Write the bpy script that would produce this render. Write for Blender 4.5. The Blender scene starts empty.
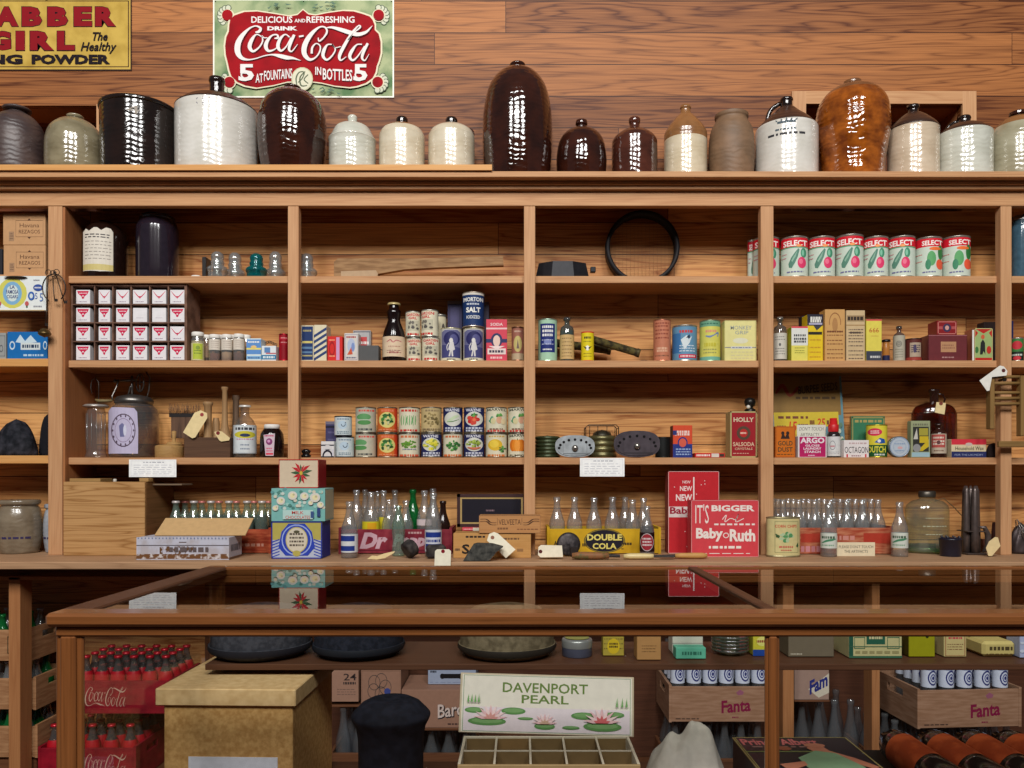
import bpy, bmesh, math, random
from mathutils import Matrix, Vector, Euler
random.seed(7)
sc = bpy.context.scene
COL = sc.collection
PI = math.pi
# ---------------------------------------------------------------- camera
ZC = 1.25            # eye height
F = 810.0            # focal length in pixels of the 1024 px wide frame
VX, VY = 521.0, 475.0
cd = bpy.data.cameras.new('camera'); cam = bpy.data.objects.new('camera', cd); COL.objects.link(cam)
cam.location = (0, 0, ZC); cam.rotation_euler = (PI/2, 0, 0)
cd.sensor_width = 36; cd.lens = 36*F/1024
cd.shift_x = -(VX-512)/1024; cd.shift_y = (VY-384)/1024
cd.clip_start = .05
sc.camera = cam
sc.view_settings.view_transform = 'Standard'; sc.view_settings.look = 'None'
sc.view_settings.exposure = 0.05; sc.view_settings.gamma = 1; sc.view_settings.use_curve_mapping = False
try:
    sc.cycles.max_bounces = 10; sc.cycles.diffuse_bounces = 3; sc.cycles.glossy_bounces = 4
    sc.cycles.transparent_max_bounces = 40; sc.cycles.caustics_reflective = False
    sc.cycles.use_denoising = True; sc.cycles.sample_clamp_indirect = 4
except Exception: pass
# ---------------------------------------------------------------- light: dim room, tall windows behind the viewer
w = bpy.data.worlds.new('world'); sc.world = w; w.use_nodes = True
w.node_tree.nodes['Background'].inputs[0].default_value = (.86, .93, 1, 1)
w.node_tree.nodes['Background'].inputs[1].default_value = .075
def area(x, y, z, sx, sy, e, col=(1, .985, .96), tilt=0):
    l = bpy.data.lights.new('window_daylight', 'AREA'); l.shape = 'RECTANGLE'; l.size = sx; l.size_y = sy
    l.energy = e; l.color = col
    o = bpy.data.objects.new('window_daylight', l); COL.objects.link(o); o.location = (x, y, z)
    o.rotation_euler = (PI/2+tilt, 0, 0)        # faces +Y, towards the shelves
    return o
WIN = [(-2.3, .9), (-.2, 1.3), (1.9, .9)]
for wx, ww in WIN: area(wx, -2.96, 5.75, ww, 2.6, 240*ww)

# ---------------------------------------------------------------- pixels of the photograph -> metres at a depth Y
def PX(px, Y): return (px-VX)*Y/F
def FACE(X, Y): return math.atan2(-X, Y)      # turn about z that faces the viewer's spot
def PZ(py, Y): return ZC+(VY-py)*Y/F

# ---------------------------------------------------------------- materials
def lin(c):
    return tuple(((v/255)/12.92 if v/255 <= .04045 else ((v/255+.055)/1.055)**2.4) for v in c[:3])
def N(nt, t, **k):
    n = nt.nodes.new(t)
    for a, b in k.items(): setattr(n, a, b)
    return n
def newmat(name):
    m = bpy.data.materials.new(name); m.use_nodes = True
    nt = m.node_tree
    for n in list(nt.nodes):
        if n.type != 'OUTPUT_MATERIAL': nt.nodes.remove(n)
    out = [n for n in nt.nodes if n.type == 'OUTPUT_MATERIAL'][0]
    return m, nt, out
_mc = {}
def M(c, rough=.6, metal=0, var=.08, bump=0, scale=60, coat=0, ior=1.45):
    """plain surface with a little procedural unevenness"""
    key = (tuple(c), rough, metal, var, bump, scale, coat)
    if key in _mc: return _mc[key]
    m, nt, out = newmat('surface_%d_%d_%d' % tuple(c[:3]))
    p = N(nt, 'ShaderNodeBsdfPrincipled'); p.inputs['Roughness'].default_value = rough
    p.inputs['Metallic'].default_value = metal; p.inputs['Coat Weight'].default_value = coat
    p.inputs['Coat Roughness'].default_value = .05
    p.inputs['Specular IOR Level'].default_value = .5 if rough < .45 else .2
    tc = N(nt, 'ShaderNodeTexCoord'); no = N(nt, 'ShaderNodeTexNoise'); no.inputs['Scale'].default_value = scale
    no.inputs['Detail'].default_value = 3
    nt.links.new(tc.outputs['Object'], no.inputs['Vector'])
    mr = N(nt, 'ShaderNodeMapRange'); mr.inputs[1].default_value = .25; mr.inputs[2].default_value = .75
    mr.inputs[3].default_value = 1-var; mr.inputs[4].default_value = 1+var
    nt.links.new(no.outputs[0], mr.inputs[0])
    mx = N(nt, 'ShaderNodeVectorMath', operation='SCALE'); mx.inputs[0].default_value = lin(c)
    nt.links.new(mr.outputs[0], mx.inputs['Scale'])
    nt.links.new(mx.outputs[0], p.inputs['Base Color'])
    if bump:
        b = N(nt, 'ShaderNodeBump'); b.inputs['Strength'].default_value = bump; b.inputs['Distance'].default_value = .004
        nt.links.new(no.outputs[0], b.inputs['Height']); nt.links.new(b.outputs[0], p.inputs['Normal'])
    nt.links.new(p.outputs[0], out.inputs[0])
    _mc[key] = m
    return m
def two(c1, c2, rough=.5, scale=30, lo=.45, hi=.6, metal=0, stretch=(1, 1, 1), bump=0, coat=0, detail=5):
    """two colours mixed by noise: stains, rust, speckled glaze"""
    m, nt, out = newmat('mottled_%d_%d_%d' % tuple(c1[:3]))
    p = N(nt, 'ShaderNodeBsdfPrincipled'); p.inputs['Roughness'].default_value = rough; p.inputs['Metallic'].default_value = metal
    p.inputs['Coat Weight'].default_value = coat; p.inputs['Coat Roughness'].default_value = .04
    p.inputs['Specular IOR Level'].default_value = .5 if rough < .35 else .15
    tc = N(nt, 'ShaderNodeTexCoord'); mp = N(nt, 'ShaderNodeMapping'); mp.inputs['Scale'].default_value = stretch
    no = N(nt, 'ShaderNodeTexNoise'); no.inputs['Scale'].default_value = scale; no.inputs['Detail'].default_value = detail
    nt.links.new(tc.outputs['Object'], mp.inputs[0]); nt.links.new(mp.outputs[0], no.inputs['Vector'])
    r = N(nt, 'ShaderNodeValToRGB'); r.color_ramp.elements[0].position = lo; r.color_ramp.elements[1].position = hi
    r.color_ramp.elements[0].color = (*lin(c1), 1); r.color_ramp.elements[1].color = (*lin(c2), 1)
    nt.links.new(no.outputs[0], r.inputs[0]); nt.links.new(r.outputs[0], p.inputs['Base Color'])
    if bump:
        b = N(nt, 'ShaderNodeBump'); b.inputs['Strength'].default_value = bump; b.inputs['Distance'].default_value = .005
        nt.links.new(no.outputs[0], b.inputs['Height']); nt.links.new(b.outputs[0], p.inputs['Normal'])
    nt.links.new(p.outputs[0], out.inputs[0])
    return m
def glaze(c1, c2, rough=.12, scale=14, rings=.13):
    """salt / slip glaze: mottled colour, throwing rings, wet shine"""
    m, nt, out = newmat('glaze_%d_%d_%d' % tuple(c1[:3]))
    p = N(nt, 'ShaderNodeBsdfPrincipled'); p.inputs['Roughness'].default_value = rough
    p.inputs['Coat Weight'].default_value = .6 if rough < .3 else 0; p.inputs['Coat Roughness'].default_value = rough*.6
    tc = N(nt, 'ShaderNodeTexCoord')
    no = N(nt, 'ShaderNodeTexNoise'); no.inputs['Scale'].default_value = scale; no.inputs['Detail'].default_value = 6
    nt.links.new(tc.outputs['Object'], no.inputs['Vector'])
    r = N(nt, 'ShaderNodeValToRGB'); r.color_ramp.elements[0].position = .35; r.color_ramp.elements[1].position = .68
    r.color_ramp.elements[0].color = (*lin(c1), 1); r.color_ramp.elements[1].color = (*lin(c2), 1)
    nt.links.new(no.outputs[0], r.inputs[0]); nt.links.new(r.outputs[0], p.inputs['Base Color'])
    wv = N(nt, 'ShaderNodeTexWave', bands_direction='Z'); wv.inputs['Scale'].default_value = 16
    wv.inputs['Distortion'].default_value = 9; wv.inputs['Detail'].default_value = 3
    nt.links.new(tc.outputs['Object'], wv.inputs['Vector'])
    ad = N(nt, 'ShaderNodeMath', operation='ADD'); nt.links.new(wv.outputs[1], ad.inputs[0]); nt.links.new(no.outputs[0], ad.inputs[1])
    b = N(nt, 'ShaderNodeBump'); b.inputs['Strength'].default_value = rings; b.inputs['Distance'].default_value = .004
    nt.links.new(ad.outputs[0], b.inputs['Height']); nt.links.new(b.outputs[0], p.inputs['Normal'])
    if p.inputs.get('Coat Normal'): nt.links.new(b.outputs[0], p.inputs['Coat Normal'])
    nt.links.new(p.outputs[0], out.inputs[0])
    return m
def wood(c1, c2, axis='X', rough=.5, sc_=1.0, board=0, seg=0, knots=0, coat=0, contrast=1.0, zoff=0.0):
    """grain along one axis; board > 0 lays tongue-and-groove boards of that height with butt joints"""
    m, nt, out = newmat('wood_%d_%d_%d_%s' % (c1[0], c1[1], c1[2], axis.lower()))
    L = nt.links.new
    p = N(nt, 'ShaderNodeBsdfPrincipled'); p.inputs['Roughness'].default_value = rough
    p.inputs['Coat Weight'].default_value = coat; p.inputs['Coat Roughness'].default_value = .12
    p.inputs['Specular IOR Level'].default_value = .2 if rough > .4 else .5
    tc = N(nt, 'ShaderNodeTexCoord'); sp = N(nt, 'ShaderNodeSeparateXYZ'); L(tc.outputs['Object'], sp.inputs[0])
    def mth(op, a, b=None, c=None):
        n = N(nt, 'ShaderNodeMath', operation=op)
        for i, v in enumerate((a, b, c)):
            if v is None: continue
            if isinstance(v, (int, float)): n.inputs[i].default_value = v
            else: L(v, n.inputs[i])
        return n.outputs[0]
    along = {'X': sp.outputs[0], 'Y': sp.outputs[1], 'Z': sp.outputs[2]}[axis]
    o1 = sp.outputs[1] if axis != 'Y' else sp.outputs[0]
    o2 = sp.outputs[2] if axis != 'Z' else sp.outputs[0]
    rnd = None; seam = None
    if board:
        q = mth('DIVIDE', mth('SUBTRACT', sp.outputs[2], zoff), board); fl = mth('FLOOR', q); fr = mth('SUBTRACT', q, fl)
        wn = N(nt, 'ShaderNodeTexWhiteNoise', noise_dimensions='1D'); L(fl, wn.inputs['W'])
        xs = mth('ADD', mth('DIVIDE', along, seg), mth('MULTIPLY', wn.outputs[0], 7.3))
        fx = mth('FLOOR', xs); frx = mth('SUBTRACT', xs, fx)
        wn2 = N(nt, 'ShaderNodeTexWhiteNoise', noise_dimensions='2D')
        cb = N(nt, 'ShaderNodeCombineXYZ'); L(fl, cb.inputs[0]); L(fx, cb.inputs[1]); L(cb.outputs[0], wn2.inputs[0])
        rnd = wn2.outputs[0]
        s1 = mth('LESS_THAN', fr, .026); s2 = mth('LESS_THAN', frx, .0022/seg)
        seam = mth('MAXIMUM', s1, s2)
    # stretched coordinates
    cc = N(nt, 'ShaderNodeCombineXYZ')
    a_ = mth('MULTIPLY', along, .8*sc_)
    if rnd is not None: a_ = mth('ADD', a_, mth('MULTIPLY', rnd, 37.0))
    L(a_, cc.inputs[0]); L(mth('MULTIPLY', o1, 12*sc_), cc.inputs[1]); L(mth('MULTIPLY', o2, 12*sc_), cc.inputs[2])
    big = N(nt, 'ShaderNodeTexNoise'); big.inputs['Scale'].default_value = 1.1; big.inputs['Detail'].default_value = 3; big.inputs['Roughness'].default_value = .4; big.inputs['Distortion'].default_value = .25
    L(cc.outputs[0], big.inputs['Vector'])
    rings = mth('PINGPONG', mth('MULTIPLY', big.outputs[0], 27.0), 1.0)
    rings = mth('SUBTRACT', 1.0, mth('POWER', mth('SUBTRACT', 1.0, rings), 3.0))
    c3 = N(nt, 'ShaderNodeCombineXYZ'); L(mth('MULTIPLY', along, 3.0), c3.inputs[0])
    L(mth('MULTIPLY', o1, 160), c3.inputs[1]); L(mth('MULTIPLY', o2, 160), c3.inputs[2])
    fine = N(nt, 'ShaderNodeTexNoise'); fine.inputs['Scale'].default_value = 2; fine.inputs['Detail'].default_value = 3; L(c3.outputs[0], fine.inputs['Vector'])
    f = mth('ADD', mth('MULTIPLY', rings, .42*contrast), mth('MULTIPLY', fine.outputs[0], .75))
    if rnd is not None: f = mth('ADD', f, mth('MULTIPLY', mth('SUBTRACT', rnd, .5), .55))
    f = mth('SUBTRACT', f, .06+.2*contrast)
    r = N(nt, 'ShaderNodeValToRGB'); r.color_ramp.elements[0].position = .05; r.color_ramp.elements[1].position = .95
    r.color_ramp.elements[0].color = (*lin(c1), 1); r.color_ramp.elements[1].color = (*lin(c2), 1)
    L(f, r.inputs[0]); colr = r.outputs[0]
    if knots:
        kc = N(nt, 'ShaderNodeCombineXYZ'); L(mth('MULTIPLY', along, 2.1), kc.inputs[0]); L(mth('MULTIPLY', o2, 5.0), kc.inputs[2])
        vo = N(nt, 'ShaderNodeTexVoronoi'); vo.inputs['Scale'].default_value = 1.0; L(kc.outputs[0], vo.inputs['Vector'])
        kn = N(nt, 'ShaderNodeMapRange'); kn.inputs[1].default_value = .035; kn.inputs[2].default_value = .11
        kn.inputs[3].default_value = knots; kn.inputs[4].default_value = 0; L(vo.outputs['Distance'], kn.inputs[0])
        mk = N(nt, 'ShaderNodeMix', data_type='RGBA'); L(kn.outputs[0], mk.inputs[0]); L(colr, mk.inputs[6])
        mk.inputs[7].default_value = (*lin((74, 34, 22)), 1); colr = mk.outputs[2]
    if seam is not None:
        ms = N(nt, 'ShaderNodeMix', data_type='RGBA'); L(seam, ms.inputs[0]); L(colr, ms.inputs[6])
        ms.inputs[7].default_value = (*lin((48, 20, 10)), 1); colr = ms.outputs[2]
    L(colr, p.inputs['Base Color'])
    b = N(nt, 'ShaderNodeBump'); b.inputs['Strength'].default_value = .25; b.inputs['Distance'].default_value = .001
    L(fine.outputs[0], b.inputs['Height']); L(b.outputs[0], p.inputs['Normal'])
    L(p.outputs[0], out.inputs[0])
    return m
_gc = {}
def glass(tint=(225, 232, 230), edge=(110, 120, 118), rough=.02, base=.05, film_col=(.62, .63, .62), df_=.07):
    """thin clear glass: light goes straight through, shine grows towards grazing angles"""
    key = (tint, edge, rough, base, film_col, df_)
    if key in _gc: return _gc[key]
    m, nt, out = newmat('glass_%d_%d_%d' % tint)
    L = nt.links.new
    g = N(nt, 'ShaderNodeNewGeometry'); dt = N(nt, 'ShaderNodeVectorMath', operation='DOT_PRODUCT')
    L(g.outputs['Normal'], dt.inputs[0]); L(g.outputs['Incoming'], dt.inputs[1])
    ab = N(nt, 'ShaderNodeMath', operation='ABSOLUTE'); L(dt.outputs['Value'], ab.inputs[0])
    om = N(nt, 'ShaderNodeMath', operation='SUBTRACT'); om.inputs[0].default_value = 1; L(ab.outputs[0], om.inputs[1])
    p5 = N(nt, 'ShaderNodeMath', operation='POWER'); L(om.outputs[0], p5.inputs[0]); p5.inputs[1].default_value = 5
    fm = N(nt, 'ShaderNodeMath', operation='MULTIPLY_ADD'); L(p5.outputs[0], fm.inputs[0]); fm.inputs[1].default_value = 1-base; fm.inputs[2].default_value = base
    p3 = N(nt, 'ShaderNodeMath', operation='POWER'); L(om.outputs[0], p3.inputs[0]); p3.inputs[1].default_value = 2.2
    mc = N(nt, 'ShaderNodeMix', data_type='RGBA'); L(p3.outputs[0], mc.inputs[0])
    mc.inputs[6].default_value = (*lin(tint), 1); mc.inputs[7].default_value = (*lin(edge), 1)
    tr = N(nt, 'ShaderNodeBsdfTransparent'); L(mc.outputs[2], tr.inputs[0])
    gl = N(nt, 'ShaderNodeBsdfGlossy'); gl.inputs['Roughness'].default_value = rough
    no = N(nt, 'ShaderNodeTexNoise'); no.inputs['Scale'].default_value = 40
    tc = N(nt, 'ShaderNodeTexCoord'); L(tc.outputs['Object'], no.inputs['Vector'])
    if base > .045:
        b = N(nt, 'ShaderNodeBump'); b.inputs['Strength'].default_value = .25; b.inputs['Distance'].default_value = .003
        L(no.outputs[0], b.inputs['Height']); L(b.outputs[0], gl.inputs['Normal'])
    mx = N(nt, 'ShaderNodeMixShader'); L(fm.outputs[0], mx.inputs[0]); L(tr.outputs[0], mx.inputs[1]); L(gl.outputs[0], mx.inputs[2])
    if base > .045:      # diffuse film: dirty look, painted-in greyish highlights, body colour of tinted glass
        df = N(nt, 'ShaderNodeBsdfDiffuse'); df.inputs[0].default_value = (*film_col, 1)
        m2 = N(nt, 'ShaderNodeMixShader'); m2.inputs[0].default_value = df_; L(mx.outputs[0], m2.inputs[1]); L(df.outputs[0], m2.inputs[2]); mx = m2
    L(mx.outputs[0], out.inputs[0])
    _gc[key] = m
    return m

# ---------------------------------------------------------------- mesh builder
class MB:
    def __init__(s): s.v = []; s.f = []; s.mi = []; s.m = []; s.sm = []
    def mat(s, m):
        if m not in s.m: s.m.append(m)
        return s.m.index(m)
    def add(s, vs, fs, m, smooth=False, T=None):
        i = len(s.v); k = s.mat(m)
        s.v += [tuple(T @ Vector(v)) for v in vs] if T is not None else [tuple(v) for v in vs]
        for f in fs: s.f.append([i+j for j in f]); s.mi.append(k); s.sm.append(smooth)
        return s
    def box(s, x0, x1, y0, y1, z0, z1, m, T=None, ch=0):
        if ch and min(x1-x0, y1-y0, z1-z0) > 2.2*ch:
            vs = []; fs = []
            idx = {}
            for ix, X in enumerate((x0, x1)):
                for iy, Y in enumerate((y0, y1)):
                    for iz, Z in enumerate((z0, z1)):
                        dx = ch*(1-2*ix); dy = ch*(1-2*iy); dz = ch*(1-2*iz)
                        idx[ix, iy, iz, 0] = len(vs); vs.append((X, Y+dy, Z+dz))
                        idx[ix, iy, iz, 1] = len(vs); vs.append((X+dx, Y, Z+dz))
                        idx[ix, iy, iz, 2] = len(vs); vs.append((X+dx, Y+dy, Z))
            g = lambda a, b, c, k: idx[a, b, c, k]
            for a in (0, 1):
                fs.append([g(a, 0, 0, 0), g(a, 1, 0, 0), g(a, 1, 1, 0), g(a, 0, 1, 0)])
                fs.append([g(0, a, 0, 1), g(1, a, 0, 1), g(1, a, 1, 1), g(0, a, 1, 1)])
                fs.append([g(0, 0, a, 2), g(1, 0, a, 2), g(1, 1, a, 2), g(0, 1, a, 2)])
            for a in (0, 1):
                for b in (0, 1):
                    fs.append([g(a, b, 0, 0), g(a, b, 1, 0), g(a, b, 1, 1), g(a, b, 0, 1)])
                    fs.append([g(a, 0, b, 0), g(a, 1, b, 0), g(a, 1, b, 2), g(a, 0, b, 2)])
                    fs.append([g(0, a, b, 1), g(1, a, b, 1), g(1, a, b, 2), g(0, a, b, 2)])
                    for c in (0, 1): fs.append([g(a, b, c, 0), g(a, b, c, 1), g(a, b, c, 2)])
            return s.add(vs, fs, m, False, T)
        vs = [(x, y, z) for x in (x0, x1) for y in (y0, y1) for z in (z0, z1)]
        fs = [(0, 1, 3, 2), (4, 6, 7, 5), (0, 4, 5, 1), (2, 3, 7, 6), (0, 2, 6, 4), (1, 5, 7, 3)]
        return s.add(vs, fs, m, False, T)
    def lathe(s, prof, m, n=32, T=None, sx=1, sy=1, caps=True):
        vs = []; fs = []
        for r, z in prof:
            for k in range(n):
                a = 2*PI*k/n; vs.append((r*math.cos(a)*sx, r*math.sin(a)*sy, z))
        for i in range(len(prof)-1):
            for k in range(n):
                k2 = (k+1) % n; fs.append((i*n+k, i*n+k2, (i+1)*n+k2, (i+1)*n+k))
        s.add(vs, fs, m, True, T)
        if caps:
            if prof[0][0] > 1e-4: s.add([vs[k] for k in range(n)], [list(range(n))[::-1]], m, False, T)
            if prof[-1][0] > 1e-4: s.add([vs[(len(prof)-1)*n+k] for k in range(n)], [list(range(n))], m, False, T)
        return s
    def tube(s, pts, r, m, n=8, closed=False, T=None):
        pts = [Vector(p) for p in pts]; vs = []; fs = []; K = len(pts)
        rr = r if isinstance(r, (list, tuple)) else [r]*K
        up = None
        for i, p in enumerate(pts):
            if closed: d = pts[(i+1) % K]-pts[i-1]
            else: d = pts[min(i+1, K-1)]-pts[max(i-1, 0)]
            d = d.normalized() if d.length > 1e-9 else Vector((0, 0, 1))
            if up is None: up = Vector((0, 0, 1)) if abs(d.z) < .9 else Vector((1, 0, 0))
            a = d.cross(up)
            if a.length < 1e-6: a = d.cross(Vector((0, 1, 0)))
            a.normalize(); b = a.cross(d).normalized(); up = b
            for k in range(n):
                t = 2*PI*k/n; vs.append(tuple(p+a*(math.cos(t)*rr[i])+b*(math.sin(t)*rr[i])))
        for i in range(K if closed else K-1):
            j = (i+1) % K
            for k in range(n):
                k2 = (k+1) % n; fs.append((i*n+k, i*n+k2, j*n+k2, j*n+k))
        if not closed: fs.append(list(range(n))[::-1]); fs.append([(K-1)*n+k for k in range(n)])
        return s.add(vs, fs, m, True, T)
    def prism(s, poly, y0, y1, m, T=None, smooth=False):
        """polygon in x,z pushed from y0 to y1"""
        n = len(poly); vs = [(x, y0, z) for x, z in poly]+[(x, y1, z) for x, z in poly]
        fs = [list(range(n)), list(range(n, 2*n))[::-1]]
        s.add(vs, fs, m, False, T)
        s.add(vs, [(i, i+n, (i+1) % n+n, (i+1) % n) for i in range(n)], m, smooth, T)
        return s
    def build(s, name, parent=None, loc=None):
        me = bpy.data.meshes.new(name); me.from_pydata(s.v, [], s.f)
        for m in s.m: me.materials.append(m)
        me.polygons.foreach_set('material_index', s.mi); me.polygons.foreach_set('use_smooth', s.sm)
        me.update(); o = bpy.data.objects.new(name, me); COL.objects.link(o)
        bm = bmesh.new(); bm.from_mesh(me); bmesh.ops.recalc_face_normals(bm, faces=bm.faces); bm.to_mesh(me); bm.free()
        if parent is not None: o.parent = parent
        if loc is not None: o.location = loc
        return o
def tag(o, label, cat, group=None, kind=None):
    o['label'] = label; o['category'] = cat
    if group: o['group'] = group
    if kind: o['kind'] = kind
    return o
def struct(o): o['kind'] = 'structure'; return o
def root(name, label, cat, loc, rz=0, group=None):
    o = bpy.data.objects.new(name, None); o.empty_display_size = .05; COL.objects.link(o)
    o.location = loc; o.rotation_euler = (0, 0, rz); return tag(o, label, cat, group)
def dup(o, loc, rz=None, label=None, group=None):
    r = o.copy(); COL.objects.link(r); r.location = loc
    if rz is not None: r.rotation_euler = (0, 0, rz)
    if label: r['label'] = label
    if group: r['group'] = group
    for ch in list(o.children):
        c = ch.copy(); COL.objects.link(c); c.parent = r
        for g in list(ch.children):
            d = g.copy(); COL.objects.link(d); d.parent = c
    return r

# ---------------------------------------------------------------- lettering and printed artwork
_tc = {}
def textmesh(txt, bold=0, shear=0):
    key = (txt, bold, shear)
    if key in _tc: return _tc[key]
    cu = bpy.data.curves.new('lettering', 'FONT'); cu.body = txt; cu.resolution_u = 2; cu.offset = bold; cu.shear = shear
    o = bpy.data.objects.new('lettering', cu); me = bpy.data.meshes.new_from_object(o)
    vs = [tuple(v.co) for v in me.vertices]; fs = [tuple(p.vertices) for p in me.polygons]
    bpy.data.objects.remove(o); bpy.data.curves.remove(cu); bpy.data.meshes.remove(me)
    if vs:
        x0 = min(v[0] for v in vs); x1 = max(v[0] for v in vs); y0 = min(v[1] for v in vs); y1 = max(v[1] for v in vs)
        vs = [((v[0]-x0)/(x1-x0+1e-9), (v[1]-y0)/(y1-y0+1e-9)) for v in vs]
    _tc[key] = (vs, fs); return _tc[key]
def catmull(pts, k=6):
    out = []
    P = [pts[0]]+list(pts)+[pts[-1]]
    for i in range(1, len(P)-2):
        for j in range(k):
            t = j/k
            out.append(tuple(.5*((2*P[i][c])+(-P[i-1][c]+P[i+1][c])*t+(2*P[i-1][c]-5*P[i][c]+4*P[i+1][c]-P[i+2][c])*t*t
                             + (-P[i-1][c]+3*P[i][c]-3*P[i+1][c]+P[i+2][c])*t**3) for c in range(len(P[0]))))
    out.append(tuple(pts[-1])); return out
def ribbon(pts, scale=1.0, k=6):
    """brush stroke through (x, y, width) points -> 2D verts, faces"""
    q = catmull(pts, k); vs = []; fs = []
    for i, (x, y, w_) in enumerate(q):
        a = q[max(i-1, 0)]; b = q[min(i+1, len(q)-1)]
        dx, dy = b[0]-a[0], b[1]-a[1]; l = math.hypot(dx, dy) or 1
        nx, ny = -dy/l*w_/2*scale, dx/l*w_/2*scale
        vs += [(x+nx, y+ny), (x-nx, y-ny)]
        if i: fs.append((2*i-2, 2*i-1, 2*i+1, 2*i))
    return vs, fs
# the two words of the script trade mark, as brush strokes (x right, y down, stroke width), on a 720 x 270 field
_C1 = [
 [(370,258,10),(398,252,26),(410,228,22),(372,210,12),(320,232,18),(265,290,40),(236,350,52),(235,410,50),(262,452,34),(310,468,16),(370,460,10),(440,438,10),(500,430,14),(560,440,34),(610,452,36),(660,457,20),(718,475,3)],
 [(424,296,10),(378,275,12),(342,318,32),(326,370,36),(352,404,22),(398,374,14),(426,325,14),(420,285,8),(436,300,9),(462,300,8)],
 [(516,306,8),(542,300,22),(536,278,14),(500,282,14),(466,318,28),(450,362,36),(468,400,24),(512,392,12),(556,358,7)],
 [(632,296,12),(598,275,12),(560,310,26),(543,365,32),(566,400,20),(606,368,12),(642,300,9)],
 [(668,278,24),(640,340,28),(628,388,22),(650,404,12),(694,350,5)],
 [(704,292,16),(740,286,14)]]
_C2 = [
 [(145,300,8),(152,326,14),(186,300,14),(212,255,18),(195,220,14),(150,222,16),(90,275,36),(45,350,46),(38,420,44),(75,466,28),(120,455,14),(155,410,14),(160,365,12),(130,345,10),(100,375,18),(95,422,20)],
 [(200,226,5),(250,222,20),(320,240,34),(390,262,38),(450,275,34),(510,258,24),(545,225,10),(560,208,2)],
 [(250,352,10),(215,355,14),(190,395,30),(182,440,28),(210,470,18),(250,440,14),(276,390,12),(250,350,9),(275,376,8),(318,368,7)],
 [(372,320,8),(420,262,9),(466,222,16),(452,210,12),(400,270,22),(340,370,30),(308,440,28),(318,474,14),(360,446,5)],
 [(480,352,12),(440,355,12),(404,400,28),(386,445,28),(410,474,18),(450,440,12),(500,365,9)],
 [(524,344,22),(488,420,26),(482,460,20),(504,474,11),(534,426,4)]]
def script_strokes():
    """strokes in image-like units: x 0..1, y 0..1 up"""
    out = []
    for st in _C1: out.append([(x/7.68+208, y/7.68, w_/7.68) for x, y, w_ in st])
    for st in _C2: out.append([(x/7.68+300, y/7.68, w_/7.68) for x, y, w_ in st])
    return out      # pixels of the sign in the photograph

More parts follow.
